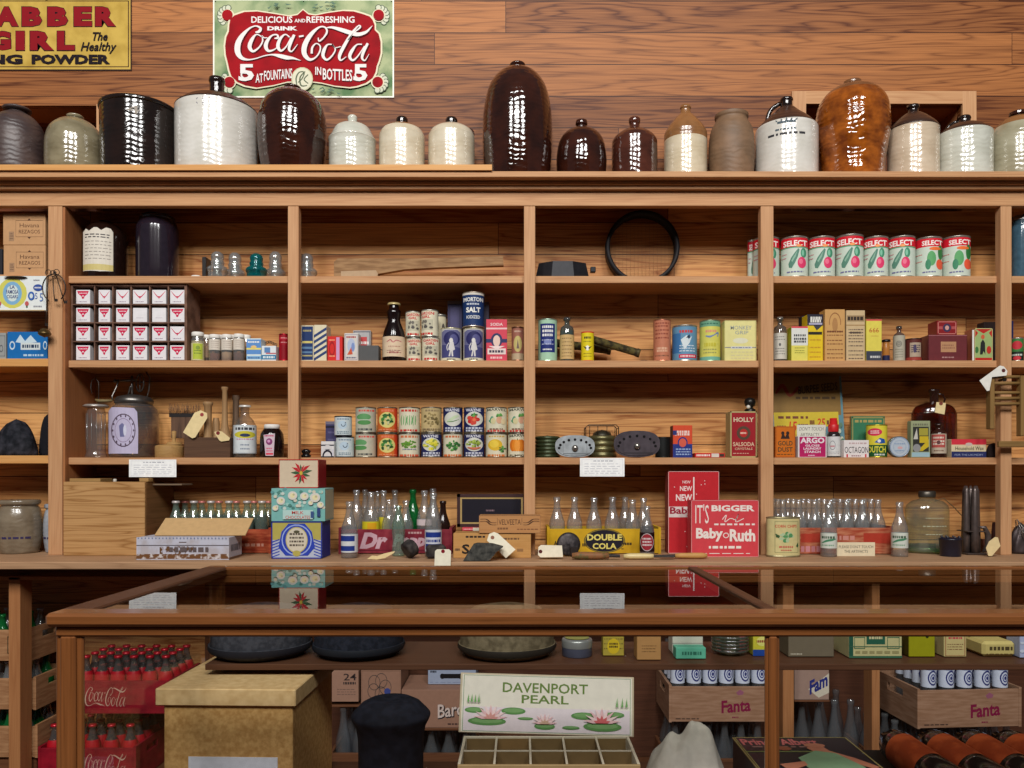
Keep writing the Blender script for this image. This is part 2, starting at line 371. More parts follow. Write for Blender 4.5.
class Art:
    """prints layers of flat shapes on a face (flat) or round a can (R given). u, v run 0..1 across the visible front."""
    def __init__(s, mb, W, H, R=None, y=0.0, cx=0.0, z0=0.0, T=None, step=.00009, rough=.5):
        s.mb, s.W, s.H, s.R, s.y, s.cx, s.z0, s.T, s.k, s.step, s.rough = mb, W, H, R, y, cx, z0, T, 1, step, rough
        s.hold = False
    TH = [math.radians(-90+9*i) for i in range(21)]
    UK = [(math.sin(t)+1)/2 for t in TH]
    def P(s, u, v):
        off = s.k*s.step
        if s.R:
            u = max(.0005, min(.9995, u)); r = s.R+off; i = 0
            while i < 19 and u > s.UK[i+1]: i += 1
            f = (u-s.UK[i])/(s.UK[i+1]-s.UK[i]); a, b = s.TH[i], s.TH[i+1]
            x = math.sin(a)*(1-f)+math.sin(b)*f; y = math.cos(a)*(1-f)+math.cos(b)*f
            return (s.cx+r*x, s.y-r*y, s.z0+v*s.H)
        return (s.cx+(u-.5)*s.W, s.y-off, s.z0+v*s.H)
    def put(s, vs, fs, c):
        m = c if isinstance(c, bpy.types.Material) else M(c, s.rough, var=.05)
        if s.R:
            lo = min(v[0] for v in vs); hi = max(v[0] for v in vs)
            cuts = [u for u in s.UK if lo+1e-5 < u < hi-1e-5]
            if cuts:
                bm = bmesh.new(); bv = [bm.verts.new((v[0], v[1], 0)) for v in vs]
                for f in fs:
                    try: bm.faces.new([bv[i] for i in f])
                    except ValueError: pass
                for u in cuts:
                    bmesh.ops.bisect_plane(bm, geom=bm.verts[:]+bm.edges[:]+bm.faces[:], plane_co=(u, 0, 0), plane_no=(1, 0, 0), dist=1e-6)
                bm.verts.index_update()
                vs = [(v.co.x, v.co.y) for v in bm.verts]; fs = [[v.index for v in f.verts] for f in bm.faces]; bm.free()
        s.mb.add([s.P(v[0], v[1]) for v in vs], fs, m, False, s.T)
        if not s.hold: s.k += 1
    def up(s): s.k += 1; return s
    def r(s, u0, v0, u1, v1, c):
        s.put([(u0, v0), (u1, v0), (u1, v1), (u0, v1)], [(0, 1, 2, 3)], c); return s
    def e(s, cu, cv, ru, rv, c, n=18):
        s.poly([(cu+ru*math.cos(2*PI*i/n), cv+rv*math.sin(2*PI*i/n)) for i in range(n)], c, (cu, cv)); return s
    def ring(s, cu, cv, ru, rv, t, c, n=22, a0=0, a1=2*PI):
        vs = []; fs = []
        for i in range(n+1):
            a = a0+(a1-a0)*i/n; vs += [(cu+ru*math.cos(a), cv+rv*math.sin(a)), (cu+ru*(1-t)*math.cos(a), cv+rv*(1-t)*math.sin(a))]
            if i: fs.append((2*i-2, 2*i-1, 2*i+1, 2*i))
        s.put(vs, fs, c); return s
    def poly(s, pts, c, centre=None):
        n = len(pts)
        if centre is None: s.put(pts, [list(range(n))], c)
        else: s.put(list(pts)+[centre], [(i, (i+1) % n, n) for i in range(n)], c)
        return s
    def fr(s, u0, v0, u1, v1, tu, tv, c):
        s.hold = True
        s.r(u0, v0, u1, v0+tv, c); s.r(u0, v1-tv, u1, v1, c); s.r(u0, v0, u0+tu, v1, c); s.r(u1-tu, v0, u1, v1, c)
        s.hold = False; s.k += 1; return s
    def t(s, txt, cu, cv, w_, h, c, bold=.03, shear=0, arc=0, rot=0):
        vs, fs = textmesh(txt, bold, shear)
        q = []
        for x, y in vs:
            du = (x-.5)*w_; dv = (y-.5)*h+arc*(1-(2*x-1)**2)
            dv += rot*du
            q.append((cu+du, cv+dv))
        s.put(q, fs, c); return s
    def lines(s, u0, u1, v, h, c, seed=0, gap=.3):
        """a line of print too small to read"""
        rn = random.Random(seed+int(v*1000)); u = u0; h0 = s.hold; s.hold = True
        while u < u1-.02:
            w_ = (u1-u0)*rn.uniform(.06, .2); e_ = min(u+w_, u1)
            s.r(u, v-h/2, e_, v+h/2, c); u = e_+(u1-u0)*.035*(1+gap)
        s.hold = h0; s.k += 0 if h0 else 1
        return s
    def para(s, u0, u1, vs, h, c, seed=1):
        s.hold = True
        for v in vs: s.lines(u0, u1, v, h, c, seed)
        s.hold = False; s.k += 1
        return s
    def strokes(s, sts, c, scale=1.0):
        for st in sts:
            v, f = ribbon(st, scale); s.put(v, f, c)
        return s
# ---------------------------------------------------------------- depth planes
YP = 3.0      # front of the shelf posts
YS = 3.027    # front edge of the shelves
YW = 3.226    # board wall behind
Z1, Z2, Z3, Z4 = PZ(276, YS), PZ(360.5, YS), PZ(457.6, YS), .9537
YL = 2.76     # front edge of the counter ledge
ZTL, ZTR = PZ(164.5, 2.92), PZ(171.2, 2.93)   # tops of the two cornice boards

WALLW = wood((136, 76, 36), (236, 178, 112), 'X', .5, board=.1262, seg=2.3, knots=.8, contrast=.8, zoff=PZ(255, YW)-10*.1262)
UPW = wood((88, 44, 20), (186, 120, 68), 'X', .5, board=.1262, seg=2.3, knots=.8, contrast=.9, zoff=PZ(255, YW)-10*.1262)
SHELF = wood((168, 116, 78), (224, 178, 130), 'X', .55, contrast=.35, sc_=.8)
POST = wood((172, 122, 84), (226, 180, 134), 'Z', .55, contrast=.3, sc_=.7)
SIDEW = wood((146, 90, 54), (190, 130, 84), 'Z', .5, contrast=.4)
PINE = wood((196, 136, 76), (230, 178, 112), 'X', .5, contrast=.4)
LEDGE = wood((146, 110, 82), (212, 170, 130), 'X', .6, contrast=.5)
LOWW = wood((88, 52, 32), (134, 88, 58), 'X', .6, contrast=.5)
LOWP = wood((150, 96, 58), (196, 140, 92), 'Z', .5, contrast=.3)
CASEW = wood((98, 56, 26), (160, 100, 54), 'X', .28, contrast=.25, sc_=.6, coat=.5)
CASEV = wood((98, 56, 26), (164, 102, 56), 'Z', .28, contrast=.25, sc_=.6, coat=.5)
CASED = wood((70, 42, 28), (112, 74, 52), 'X', .5, contrast=.3)
FLOORW = wood((70, 46, 32), (110, 76, 52), 'X', .5, contrast=.4)
PLAST = M((150, 140, 126), .9, var=.05)

XL, XR = -3.1, 3.3
# wall with two openings above the cornice
wz = PZ(-30, YW)
mb = MB()
ZSP = 2.335     # the boards behind the shelves are paler than those above
def wallpiece(x0, x1, z0, z1):
    if z0 < ZSP < z1: mb.box(x0, x1, YW, YW+.03, z0, ZSP, WALLW); mb.box(x0, x1, YW, YW+.03, ZSP, z1, UPW)
    else: mb.box(x0, x1, YW, YW+.03, z0, z1, WALLW if z1 <= ZSP else UPW)
aL0, aL1, aZ0, aZ1 = -2.2, PX(98, YW), 2.30, PZ(105.5, YW)
bL0, bL1, bZ1 = PX(805, YW), PX(961, YW), PZ(105, YW)
wallpiece(-3.6, aL0, 0, wz+.6); wallpiece(aL0, aL1, 0, aZ0); wallpiece(aL0, aL1, aZ1, wz+.6)
wallpiece(aL1, bL0, 0, wz+.6); wallpiece(bL0, bL1, 0, aZ0); wallpiece(bL0, bL1, bZ1, wz+.6); wallpiece(bL1, 3.6, 0, wz+.6)
struct(mb.build('wall_front'))
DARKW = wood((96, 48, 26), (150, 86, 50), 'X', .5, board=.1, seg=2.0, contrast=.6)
mb = MB()
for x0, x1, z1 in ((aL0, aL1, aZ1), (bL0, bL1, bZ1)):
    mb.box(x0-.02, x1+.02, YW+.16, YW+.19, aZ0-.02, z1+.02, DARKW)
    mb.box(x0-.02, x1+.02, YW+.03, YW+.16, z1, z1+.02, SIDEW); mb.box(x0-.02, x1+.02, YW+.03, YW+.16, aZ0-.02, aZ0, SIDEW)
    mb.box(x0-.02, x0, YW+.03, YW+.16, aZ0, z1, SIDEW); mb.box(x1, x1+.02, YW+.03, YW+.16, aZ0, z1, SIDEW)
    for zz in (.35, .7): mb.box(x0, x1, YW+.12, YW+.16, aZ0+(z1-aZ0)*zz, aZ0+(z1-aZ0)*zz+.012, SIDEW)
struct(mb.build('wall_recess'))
mb = MB()   # casings round the openings
for x0, x1, z1 in ((bL0, bL1, bZ1),):
    mb.box(x0-.055, x0, YW-.012, YW, aZ0, z1+.05, POST); mb.box(x1, x1+.055, YW-.012, YW, aZ0, z1+.05, POST)
    mb.box(x0, x1, YW-.012, YW, z1, z1+.05, SHELF)
mb.box(aL1, aL1+.02, YW-.012, YW, aZ0, aZ1, POST)
struct(mb.build('trim_1'))
mb = MB(); mb.box(-4, 4, -3.2, YW+.2, -.03, 0, FLOORW); struct(mb.build('floor'))
# wall behind the viewer with three tall windows
mb = MB(); YB = -3.1
xs = [-4]
for wx, ww in WIN: xs += [wx-ww/2, wx+ww/2]
xs += [4]
for i in range(0, len(xs), 2): mb.box(xs[i], xs[i+1], YB-.1, YB, 0, 7.5, PLAST)
for i in range(1, len(xs)-1, 2): mb.box(xs[i], xs[i+1], YB-.1, YB, 0, 4.4, PLAST); mb.box(xs[i], xs[i+1], YB-.1, YB, 7.1, 7.5, PLAST)
struct(mb.build('wall_rear'))

# ---------------------------------------------------------------- wall unit: the built-in shelving
def slab(name, x0, x1, y0, y1, z0, z1, m, ch=.0015, parent=None): 
    return MB().box(x0, x1, y0, y1, z0, z1, m, ch=ch).build(name, parent)
unit = root('shelving_unit', 'built-in pine wall shelving with posts and a deep counter ledge, holding the old groceries', 'shelves', (0, 0, 0))
PXS = [(-189, -178), (1237, 1248), (48, 62.2), (287.8, 298.6), (524, 535.2), (760.8, 773.6), (1000.8, 1011.8)]
zbeam = PZ(206, YP)
for a, b in PXS: slab('post', PX(a, YP), PX(b, YP), YP, YP+.036, Z4, zbeam, POST, parent=unit)
slab('side_panel', PX(62.2, YP), PX(64.4, YP), YP+.004, YW-.001, Z4, zbeam, SIDEW, parent=unit)
slab('header_beam', XL, XR, YP-.002, YP+.03, zbeam, PZ(190, YP), SHELF, parent=unit)
slab('cornice_moulding', XL, XR, YP-.022, YP+.02, PZ(189.3, YP-.02), PZ(185.2, YP-.02), SHELF, parent=unit)
slab('cornice_moulding', XL, XR, YP-.034, YP+.02, PZ(184.6, YP-.03), PZ(181.5, YP-.03), SHELF, parent=unit)
slab('cornice_cove', XL, XR, YP-.006, YP+.02, PZ(190, YP), PZ(177, 2.93), SHELF, parent=unit)
slab('cornice_shelf', XL, XR, 2.93, YW-.001, PZ(177, 2.93), ZTR, SHELF, parent=unit)
mb = MB(); mb.box(XL, PX(477, 2.92), 2.92, YW-.002, ZTR+.0005, ZTL, PINE); mb.box(PX(477, 2.92), PX(492, 2.92), 2.92, 2.944, ZTR+.0005, ZTL, PINE); mb.build('cornice_plank', unit)
if 0: slab('shelf_ceiling', XL, XR, YP+.036, YW-.001, zbeam+.035, zbeam+.05, SIDEW, parent=unit)
xa, xb = PX(68.2, YS), PX(997, YS)
TS = 7/267.6
for z in (Z1, Z2, Z3):
    slab('shelf_board', PX(68.3, YS), XR, YS, YW-.001, z-TS, z, SHELF, parent=unit)
zl2, zl3, zl1 = PZ(358.5, YS), PZ(455.5, YS), PZ(274.5, YS)
for z in (zl1, zl2, zl3):
    slab('shelf_board', XL, PX(62, YS), YS, YW-.001, z-.03, z, PINE if z != zl1 else SHELF, parent=unit)
slab('counter_ledge', XL, XR, YL, YW-.001, Z4-.026, Z4, LEDGE, ch=.003, parent=unit)
# lower part
slab('ledge_rail', XL, XR, 2.86, 2.89, PZ(580, 2.86), PZ(577, 2.86)+.002, LOWP, parent=unit)
slab('ledge_apron', XL, XR, 2.92, 2.94, PZ(577, 2.9), Z4-.026, LOWW, parent=unit)
for a, b in ((8.5, 20), (783, 794), (872, 880), (1240, 1251)):
    slab('lower_post', PX(a, 2.86), PX(b, 2.86), 2.86, 2.93, 0, PZ(577, 2.86), LOWP, parent=unit)
slab('bottom_shelf', XL, XR, 2.86, YW-.001, .10, .13, LOWW, parent=unit)
slab('kickboard', XL, XR, 2.90, 2.92, 0, .10, LOWW, parent=unit)

# ---------------------------------------------------------------- display case in front
HT = 1.031; CY0, CY1 = 1.278, 1.96; CX0 = -.753; CX1 = 2.6; DECK = .56
case = root('display_case', 'long varnished wood and glass display counter in front of the shelves', 'display case', (0, 0, 0))
tt = .0215
slab('top_rail', CX0, CX1, CY0, CY0+.052, HT-tt, HT, CASEW, ch=.005, parent=case)
slab('top_rail', CX0, CX1, CY1-.03, CY1, HT-tt, HT, CASEW, ch=.003, parent=case)
slab('top_rail', CX0, CX0+.052, CY0+.052, CY1-.03, HT-tt, HT, CASED, ch=.003, parent=case)
slab('top_divider', .398, .42, CY0+.052, CY1-.03, HT-tt, HT+.0005, CASED, ch=.002, parent=case)
yf = CY0+.012
slab('under_rail', CX0+.01, CX1, yf, yf+.03, PZ(637, yf), HT-tt, CASEW, ch=.003, parent=case)
slab('under_rail', CX0+.01, CX1, CY1-.03, CY1-.005, PZ(637, yf), HT-tt, CASEW, ch=.003, parent=case)
zr = PZ(637, yf)
def cpost(x0, x1, y0, y1, nm='corner_post'):
    m = MB(); xm = (x0+x1)/2; w3 = (x1-x0)
    m.box(x0, x1, y0+.006, y1, DECK-.06, zr, CASEV, ch=.002)
    m.box(x0+w3*.22, x0+w3*.78, y0, y0+.0065, DECK-.06, zr, CASEV, ch=.002)
    m.build(nm, case)
cpost(PX(53.5, yf), PX(81, yf), yf, yf+.013); cpost(PX(766.5, yf), PX(781, yf), yf, yf+.013, 'centre_post')
cpost(CX0+.01, CX0+.04, CY1-.035, CY1-.005); cpost(CX1-.04, CX1, yf, yf+.04); cpost(CX1-.04, CX1, CY1-.035, CY1-.005)
slab('deck', CX0+.01, CX1, CY0+.012, CY1-.005, DECK-.03, DECK-.001, CASED, parent=case)
slab('base_cabinet', CX0+.03, CX1-.02, CY0+.04, CY1-.03, 0, DECK-.03, CASEW, parent=case)
PANE = glass((246, 250, 248), (246, 250, 248), 0.0, .04)
PANEF = glass((246, 248, 250), (246, 248, 250), 0.0, .042)
def pane(nm, *b): MB().box(*b, PANE).build(nm, case)
# single-surface panes set in the rails
def sheet(nm, vs, m=PANE): MB().add(vs, [(0, 1, 2, 3)], m).build(nm, case)
zt = HT-.0035
sheet('top_pane', [(CX0+.05, CY0+.05, zt), (.40, CY0+.05, zt), (.40, CY1-.028, zt), (CX0+.05, CY1-.028, zt)])
sheet('top_pane', [(.418, CY0+.05, zt), (CX1, CY0+.05, zt), (CX1, CY1-.028, zt), (.418, CY1-.028, zt)])
xc1, xc2 = PX(781, yf), PX(766.5, yf)
yg = yf+.011
sheet('front_pane', [(PX(81, yf), yg, DECK), (xc2, yg, DECK), (xc2, yg, zr), (PX(81, yf), yg, zr)], PANEF)
sheet('front_pane', [(xc1, yg, DECK), (CX1-.04, yg, DECK), (CX1-.04, yg, zr), (xc1, yg, zr)], PANEF)
sheet('side_pane', [(CX0+.02, yf+.04, DECK), (CX0+.02, CY1-.035, DECK), (CX0+.02, CY1-.035, zr), (CX0+.02, yf+.04, zr)])
# inner shelf of the case
ZI = PZ(664, 1.70)
slab('inner_shelf', PX(205, 1.70), CX1-.02, 1.70, 1.93, ZI-.013, ZI, CASED, ch=.001, parent=case)
# ---------------------------------------------------------------- object builders (sizes come from pixel extents at a depth)
def carton(name, label, cat, p0, p1, pt, zb, Y, d, c, art=None, rz=0, group=None, side=None, top=None, pb=None, m=None, ch=.0012, rough=.55, sideart=None):
    """box standing on zb with its front face at depth Y; p0,p1 left/right pixels, pt top pixel"""
    W = (p1-p0)*Y/F; H = PZ(pt, Y)-zb; mb = MB()
    m = m or M(c, rough, var=.06)
    mb.box(-W/2, W/2, 0, d, 0, H, m, ch=ch)
    if side: mb.box(-W/2-.0002, W/2+.0002, .0015, d-.0015, .0015, H-.0015, M(side, rough))
    if top: mb.box(-W/2+.001, W/2-.001, .001, d-.001, H-.001, H+.0003, M(top, rough))
    else:   # lid flap seam
        mb.box(-W/2+.002, W/2-.002, d*.5-.0006, d*.5+.0006, H-.001, H+.0003, M(tuple(int(v*.7) for v in c[:3]), rough))
    if art: art(Art(mb, W, H))
    if sideart:
        for sg in (-1, 1):
            T = Matrix.Translation((sg*(W/2+.0003), d/2, 0)) @ Matrix.Rotation(sg*PI/2, 4, 'Z')
            sideart(Art(mb, d, H, T=T))
    o = mb.build(name); o.location = (PX((p0+p1)/2, Y), Y, zb+.0006); o.rotation_euler = (0, 0, rz)
    return tag(o, label, cat, group)
def can(name, label, cat, p0, p1, pt, zb, Yf, body, art=None, group=None, h=None, metal=(176, 172, 160), rim=True, lid=None, squash=1, rz=0, margin=.05):
    """round can: metal body with rims, a paper label wrapped round it as its part"""
    Yc = Yf+(p1-p0)/2*Yf/F*squash; R = (p1-p0)/2*Yc/F; H = h if h else PZ(pt, Yf)-zb
    mb = MB(); mm = M(metal, .35, .8); lm = M(lid, .5) if lid else mm; r = R
    mb.lathe([(r*.96, 0), (r, .0015), (r, .003), (r*.975, .005), (r*.975, H-.005), (r, H-.003), (r, H-.0012), (r*.95, H), (r*.93, H-.003), (0.0001, H-.003)], lm, 40, sy=squash)
    o = mb.build(name); o.location = (PX((p0+p1)/2, Yc), Yc, zb+.0006); o.rotation_euler = (0, 0, rz+(FACE(PX((p0+p1)/2, Yc), Yc) if squash == 1 else 0))
    mb = MB(); m0 = H*margin; h2 = H-2*m0; rr = R*.978
    mb.lathe([(rr, m0), (rr, H-m0)], body if isinstance(body, bpy.types.Material) else M(body, .5), 40, sy=squash, caps=False)
    if art:
        a = Art(mb, 2*rr, h2, R=rr, z0=m0, T=Matrix.Diagonal((1, squash, 1, 1))); art(a)
    l = mb.build('paper_label', o)
    return tag(o, label, cat, group)
def zshelf(Y, py): return PZ(py, Y)
SODA = [(.0, 0), (.030, 0), (.0315, .004), (.0315, .11), (.030, .125), (.022, .150), (.0155, .172), (.0125, .195), (.012, .212), (.0145, .215), (.0145, .226), (.011, .229)]
COKE = [(.0, 0), (.027, 0), (.029, .004), (.030, .02), (.027, .045), (.0255, .06), (.029, .085), (.0305, .105), (.029, .125), (.024, .143), (.0165, .16), (.0125, .178), (.0122, .188), (.0148, .190), (.0148, .198), (.0125, .2)]
LONG = [(.0, 0), (.029, 0), (.031, .004), (.031, .12), (.029, .136), (.0235, .158), (.016, .18), (.0115, .202), (.0115, .222), (.0142, .225), (.0142, .237), (.0115, .24)]
def bottle_mesh(prof, m, H, r=None, n=20, parent=None, name='soda_bottle', wide=1):
    h0 = prof[-1][1]; r0 = max(p[0] for p in prof); kr = (r/r0) if r else H/h0; kz = H/h0
    mb = MB(); mb.lathe([(max(a*kr, .0001), b*kz) for a, b in prof], m, n, caps=False); return mb.build(name, parent)
def bottle(name, label, prof, m, px, pt, zb, Y, group=None, r=None, lab=None, liquid=None, cap=None, base_pb=None, cat='bottle'):
    """glass bottle (lathe), optional drink inside, crown cap and wrapped label"""
    H = PZ(pt, Y)-zb; h0 = prof[-1][1]; r0 = max(p[0] for p in prof)
    kr = (r/r0) if r else H/h0; kz = H/h0
    o = bottle_mesh(prof, m, H, r, name=name); o.location = (PX(px, Y), Y, zb+.0006); o.rotation_euler = (0, 0, FACE(PX(px, Y), Y)); tag(o, label, cat, group)
    if liquid:
        c, f = liquid; mb = MB(); top = H*f; pr = []
        P = [(a*kr, b*kz) for a, b in prof]
        for i, (a, b) in enumerate(P):
            if b >= top:
                a0, b0 = P[i-1]; t = (top-b0)/(b-b0+1e-9); pr.append((max((a0+(a-a0)*t)*.94, .0001), top)); break
            pr.append((max(a*.94, .0001), b+.002 if i < 2 else b))
        pr.append((.0001, top)); mb.lathe(pr, M(c, .15), 20, caps=False); mb.build('drink', o)
    if cap:
        rt = prof[-1][0]*kr; mb = MB(); mb.lathe([(rt*1.35, H-.006), (rt*1.4, H-.003), (rt*1.25, H+.002), (.0001, H+.0025)], M(cap, .3, .3), 20); mb.build('cap', o)
    if lab:
        z0, z1, c, art = lab; rr = r0*kr+.0004; mb = MB()
        mb.lathe([(rr, z0*H), (rr, z1*H)], M(c, .5), 40, caps=False)
        if art: art(Art(mb, 2*rr, (z1-z0)*H, R=rr, z0=z0*H))
        mb.build('label', o)
    return o
CLEAR = glass((242, 244, 243), (156, 162, 166), .10, .20, (.62, .63, .64), .13)
CLEARG = glass((222, 240, 230), (120, 170, 146), .08, .18, (.45, .62, .52), .14)
GREENG = glass((60, 170, 80), (20, 100, 36), .05, .08, (.01, .22, .05), .4)
AMBER = glass((196, 110, 50), (110, 50, 20), .05, .08)
DARKB = M((22, 12, 12), .12)
TAGP = M((240, 232, 208), .8)
TAGK = M((222, 200, 150), .8)
def paper_tag(label, pts, Y, mat=None, hole=(120, 30, 30), hp=None, th=.0008, tilt=0, name='paper_tag', zoff=0, group=None):
    """manila tag with clipped corners and a reinforced hole; pts are its outline in pixels at depth Y"""
    cx = sum(p[0] for p in pts)/len(pts); cy = sum(p[1] for p in pts)/len(pts)
    k = Y/F; poly = [((x-cx)*k, -(y-cy)*k) for x, y in pts]
    mb = MB(); mb.prism(poly, 0, th, mat or TAGP)
    o = mb.build(name); o.location = (PX(cx, Y), Y, PZ(cy, Y)); o.rotation_euler = (tilt, 0, 0); tag(o, label, 'tag', group)
    if hp:
        r = 1.9*k; mb = MB(); hx, hz = (hp[0]-cx)*k, -(hp[1]-cy)*k
        mb.prism([(hx+r*math.cos(2*PI*i/12), hz+r*math.sin(2*PI*i/12)) for i in range(12)], -.0004, 0, M(hole, .6)); mb.build('eyelet', o)
    return o
def notice(label, x0, x1, y0, y1, Y, seed, name='notice_card'):
    W = (x1-x0)*Y/F; H = (y1-y0)*Y/F; mb = MB(); mb.box(-W/2, W/2, 0, .001, -H/2, H/2, M((246, 246, 244), .8))
    a = Art(mb, W, H, z0=-H/2); a.fr(.04, .07, .96, .93, .006, .012, (206, 206, 214)); a.lines(.3, .75, .84, .05, (170, 170, 180), seed)
    a.para(.1, .9, (.68, .55, .42, .29, .18), .03, (196, 196, 204), seed)
    o = mb.build(name); o.location = (PX((x0+x1)/2, Y), Y, PZ((y0+y1)/2, Y)); return tag(o, label, 'card')
def crate(name, label, x0, x1, pt, zb, Y, d, m, art=None, group=None, cat='crate', rz=0, slot=True, inner=None, h=None):
    """open wooden bottle crate: four sides, floor, hand holes; artwork on the front board"""
    W = (x1-x0)*Y/F; H = h or PZ(pt, Y)-zb; t = .01; o = root(name, label, cat, (PX((x0+x1)/2, Y), Y, zb+.0006), rz, group)
    mb = MB(); mb.box(-W/2+t, W/2-t, 0, t, .002, H, m, ch=.001)
    if art: art(Art(mb, W-2*t, H))
    mb.build('front_board', o)
    MB().box(-W/2+t, W/2-t, d-t, d, .002, H, m, ch=.001).build('back_board', o)
    for sg in (-1, 1):
        mb = MB(); xa, xb_ = (-W/2, -W/2+t) if sg < 0 else (W/2-t, W/2); hh = H+.006
        mb.box(xa, xb_, 0, d, 0, hh*.62, m); mb.box(xa, xb_, 0, d*.32, hh*.62, hh*.82, m); mb.box(xa, xb_, d*.68, d, hh*.62, hh*.82, m); mb.box(xa, xb_, 0, d, hh*.82, hh, m)
        mb.build('end_board', o)
    MB().box(-W/2+t, W/2-t, t, d-t, 0, .006, m).build('bottom_board', o)
    return o
def fillcrate(cr, zc, nx, ny, first, r, labelfmt, group):
    """cr = (left px, right px, depth of the front, depth of the crate); stands copies of the first bottle in every cell"""
    x0, x1, Yc, d = cr; a = PX(x0, Yc)+.0115+r; b = PX(x1, Yc)-.0115-r; ya = Yc+.0115+r; yb = Yc+d-.0115-r
    nx = min(nx, int((b-a)/(2*r+.0012))+1); ny = min(ny, int((yb-ya)/(2*r+.0012))+1); n = 0
    for j in range(ny):
        for i in range(nx):
            X = a+(b-a)*i/max(1, nx-1); Yq = ya+(yb-ya)*j/max(1, ny-1)
            if n == 0: first.location = (X, Yq, zc); first['label'] = labelfmt(0, 0); first['group'] = group
            else: dup(first, (X, Yq, zc), label=labelfmt(i, j), group=group)
            n += 1
# ---------------------------------------------------------------- signs on the board wall
Yg = YW-.004
def sign_coords(mb, x0, y0, x1, y1):
    W = (x1-x0)*Yg/F; H = (y1-y0)*Yg/F; a = Art(mb, W, H, step=.00012, rough=.8)
    return a, W, H
def px2uv(x0, y0, x1, y1): return lambda x, y: ((x-x0)/(x1-x0), 1-(y-y0)/(y1-y0))
sx0, sy0, sx1, sy1 = 213, -1, 394, 97.5
so = root('tin_sign', 'red and green tin soda advertising sign with white script lettering', 'sign', (PX((sx0+sx1)/2, Yg), Yg, PZ(sy1, Yg)))
mb = MB(); a, W, H = sign_coords(mb, sx0, sy0, sx1, sy1)
mb.box(-W/2, W/2, 0, .003, 0, H, M((232, 228, 214), .4))
q = px2uv(sx0, sy0, sx1, sy1); U = lambda pts: [q(*p) for p in pts]
SG = two((172, 180, 138), (92, 124, 84), .7, 9, .42, .66)
CRM = (226, 216, 186); RED = two((160, 8, 22), (128, 5, 16), .7, 12, .4, .7); WHT = (232, 226, 222)
a.r(.008, .014, .992, .986, SG)
cart = [(235,16.5),(245,13),(258,12.5),(275,15),(290,17.5),(298,16),(303.5,11),(309,15.5),(316,16.5),(328,14),(343,12),(354,12.5),(363,15),(370,17.5),(373,21),(375,26),(375,31),(379,35),(381,43),(381,54),(379,62),(377,67),(376,73),(373,79),(366,84),(357,87),(349.5,88),(335,86.5),(322,83.5),(314,82.5),(303,82),(288,82.5),(274,86),(257.5,88.5),(246,86.5),(238,83),(232,77),(230,71),(228.5,64),(226.5,56),(225.8,47),(227,38),(229.5,32.5),(230,26),(231,20)]
cc_ = (303, 50)
big = [(cc_[0]+(x-cc_[0])*1.022, cc_[1]+(y-cc_[1])*1.035) for x, y in cart]
def ell(x, y, rx, ry, c, n=18): a.e(*q(x, y), rx/(sx1-sx0), ry/(sy1-sy0), c, n)
rn = random.Random(3)
for (cx_, cy_, sg, sv) in ((228,16,-1,-1),(379,16,1,-1),(230,83,-1,1),(378,83,1,1)):
    for i in range(7):
        an = PI*(.15+i*.2)+(PI/2 if sv < 0 else -PI/2)*0
        x = cx_+sg*8*math.cos(-.9+i*.42); y = cy_+sv*8*math.sin(-.9+i*.42)
        ell(x, y, 3.3, 3.3, (92, 104, 84), 10); ell(x, y, 2.5, 2.5, (206, 208, 184), 10)
    ell(cx_, cy_, 6.6, 6.6, CRM)
a.poly(U(big), CRM, q(*cc_))
a.poly(U(cart), RED, q(*cc_))
for (cx_, cy_) in ((228,16),(379,16),(230,83),(378,83)): ell(cx_, cy_, 5.4, 5.4, RED)
def sgn(txt, x0, x1, y0, y1, c=WHT, bold=.02, **k):
    a.t(txt, (x0+x1)/2/(sx1-sx0)-sx0/(sx1-sx0), 1-((y0+y1)/2-sy0)/(sy1-sy0), (x1-x0)/(sx1-sx0), (y1-y0)/(sy1-sy0), c, bold, **k)
sgn('DELICIOUS', 252, 293, 17.5, 24); sgn('AND', 295, 306, 20, 23.5); sgn('REFRESHING', 307, 355, 17.5, 24)
sgn('DRINK', 268, 298, 27.5, 31.6, bold=.05)
for sh, col_, sc_k in ((.9, (84, 6, 16), 1.0), (0, WHT, .84)):
    a.strokes([[(*q(x+sh, y+sh*.8), w_/(sx1-sx0)) for x, y, w_ in st] for st in script_strokes()], col_, 0)if 0 else None
    sts = []
    for st in script_strokes():
        v, f = ribbon([(x+sh, y+sh*.8, w_) for x, y, w_ in st], sc_k); a.put([q(*p) for p in v], f, col_)
# flourish under the first word is part of the first stroke; figures and small words
sgn('5', 239.5, 255, 65.5, 82.5, bold=.03); sgn('5', 354, 368, 65.5, 82.5, bold=.03)
for x_ in (247, 360.5): a.ring(*q(x_, 76.3), 5.5/181, 4/98.5, .3, WHT, 16)
sgn('AT', 256.5, 264, 75, 84, rot=.1); sgn('FOUNTAINS', 265, 293, 71, 81, rot=.17, bold=.02)
sgn('IN', 316, 322, 68.5, 76.5, rot=-.1); sgn('BOTTLES', 323.5, 353, 70.5, 82, rot=-.10, bold=.02)
ell(303, 80.5, 10.8, 11.8, (196, 194, 160)); ell(303, 80.5, 9.8, 10.8, (218, 214, 188))
for st in ([(298,88,.8),(297,80,1.2),(300,74,1),(305,74,1),(303,80,1),(299,84,.8)], [(306,73,.8),(301,79,1.2),(302,87,1.2),(308,87,.8)], [(309,76,.8),(305,81,1),(309,85,.8)]):
    v, f = ribbon(st, 1.2); a.put([q(*p) for p in v], f, (96, 106, 84))
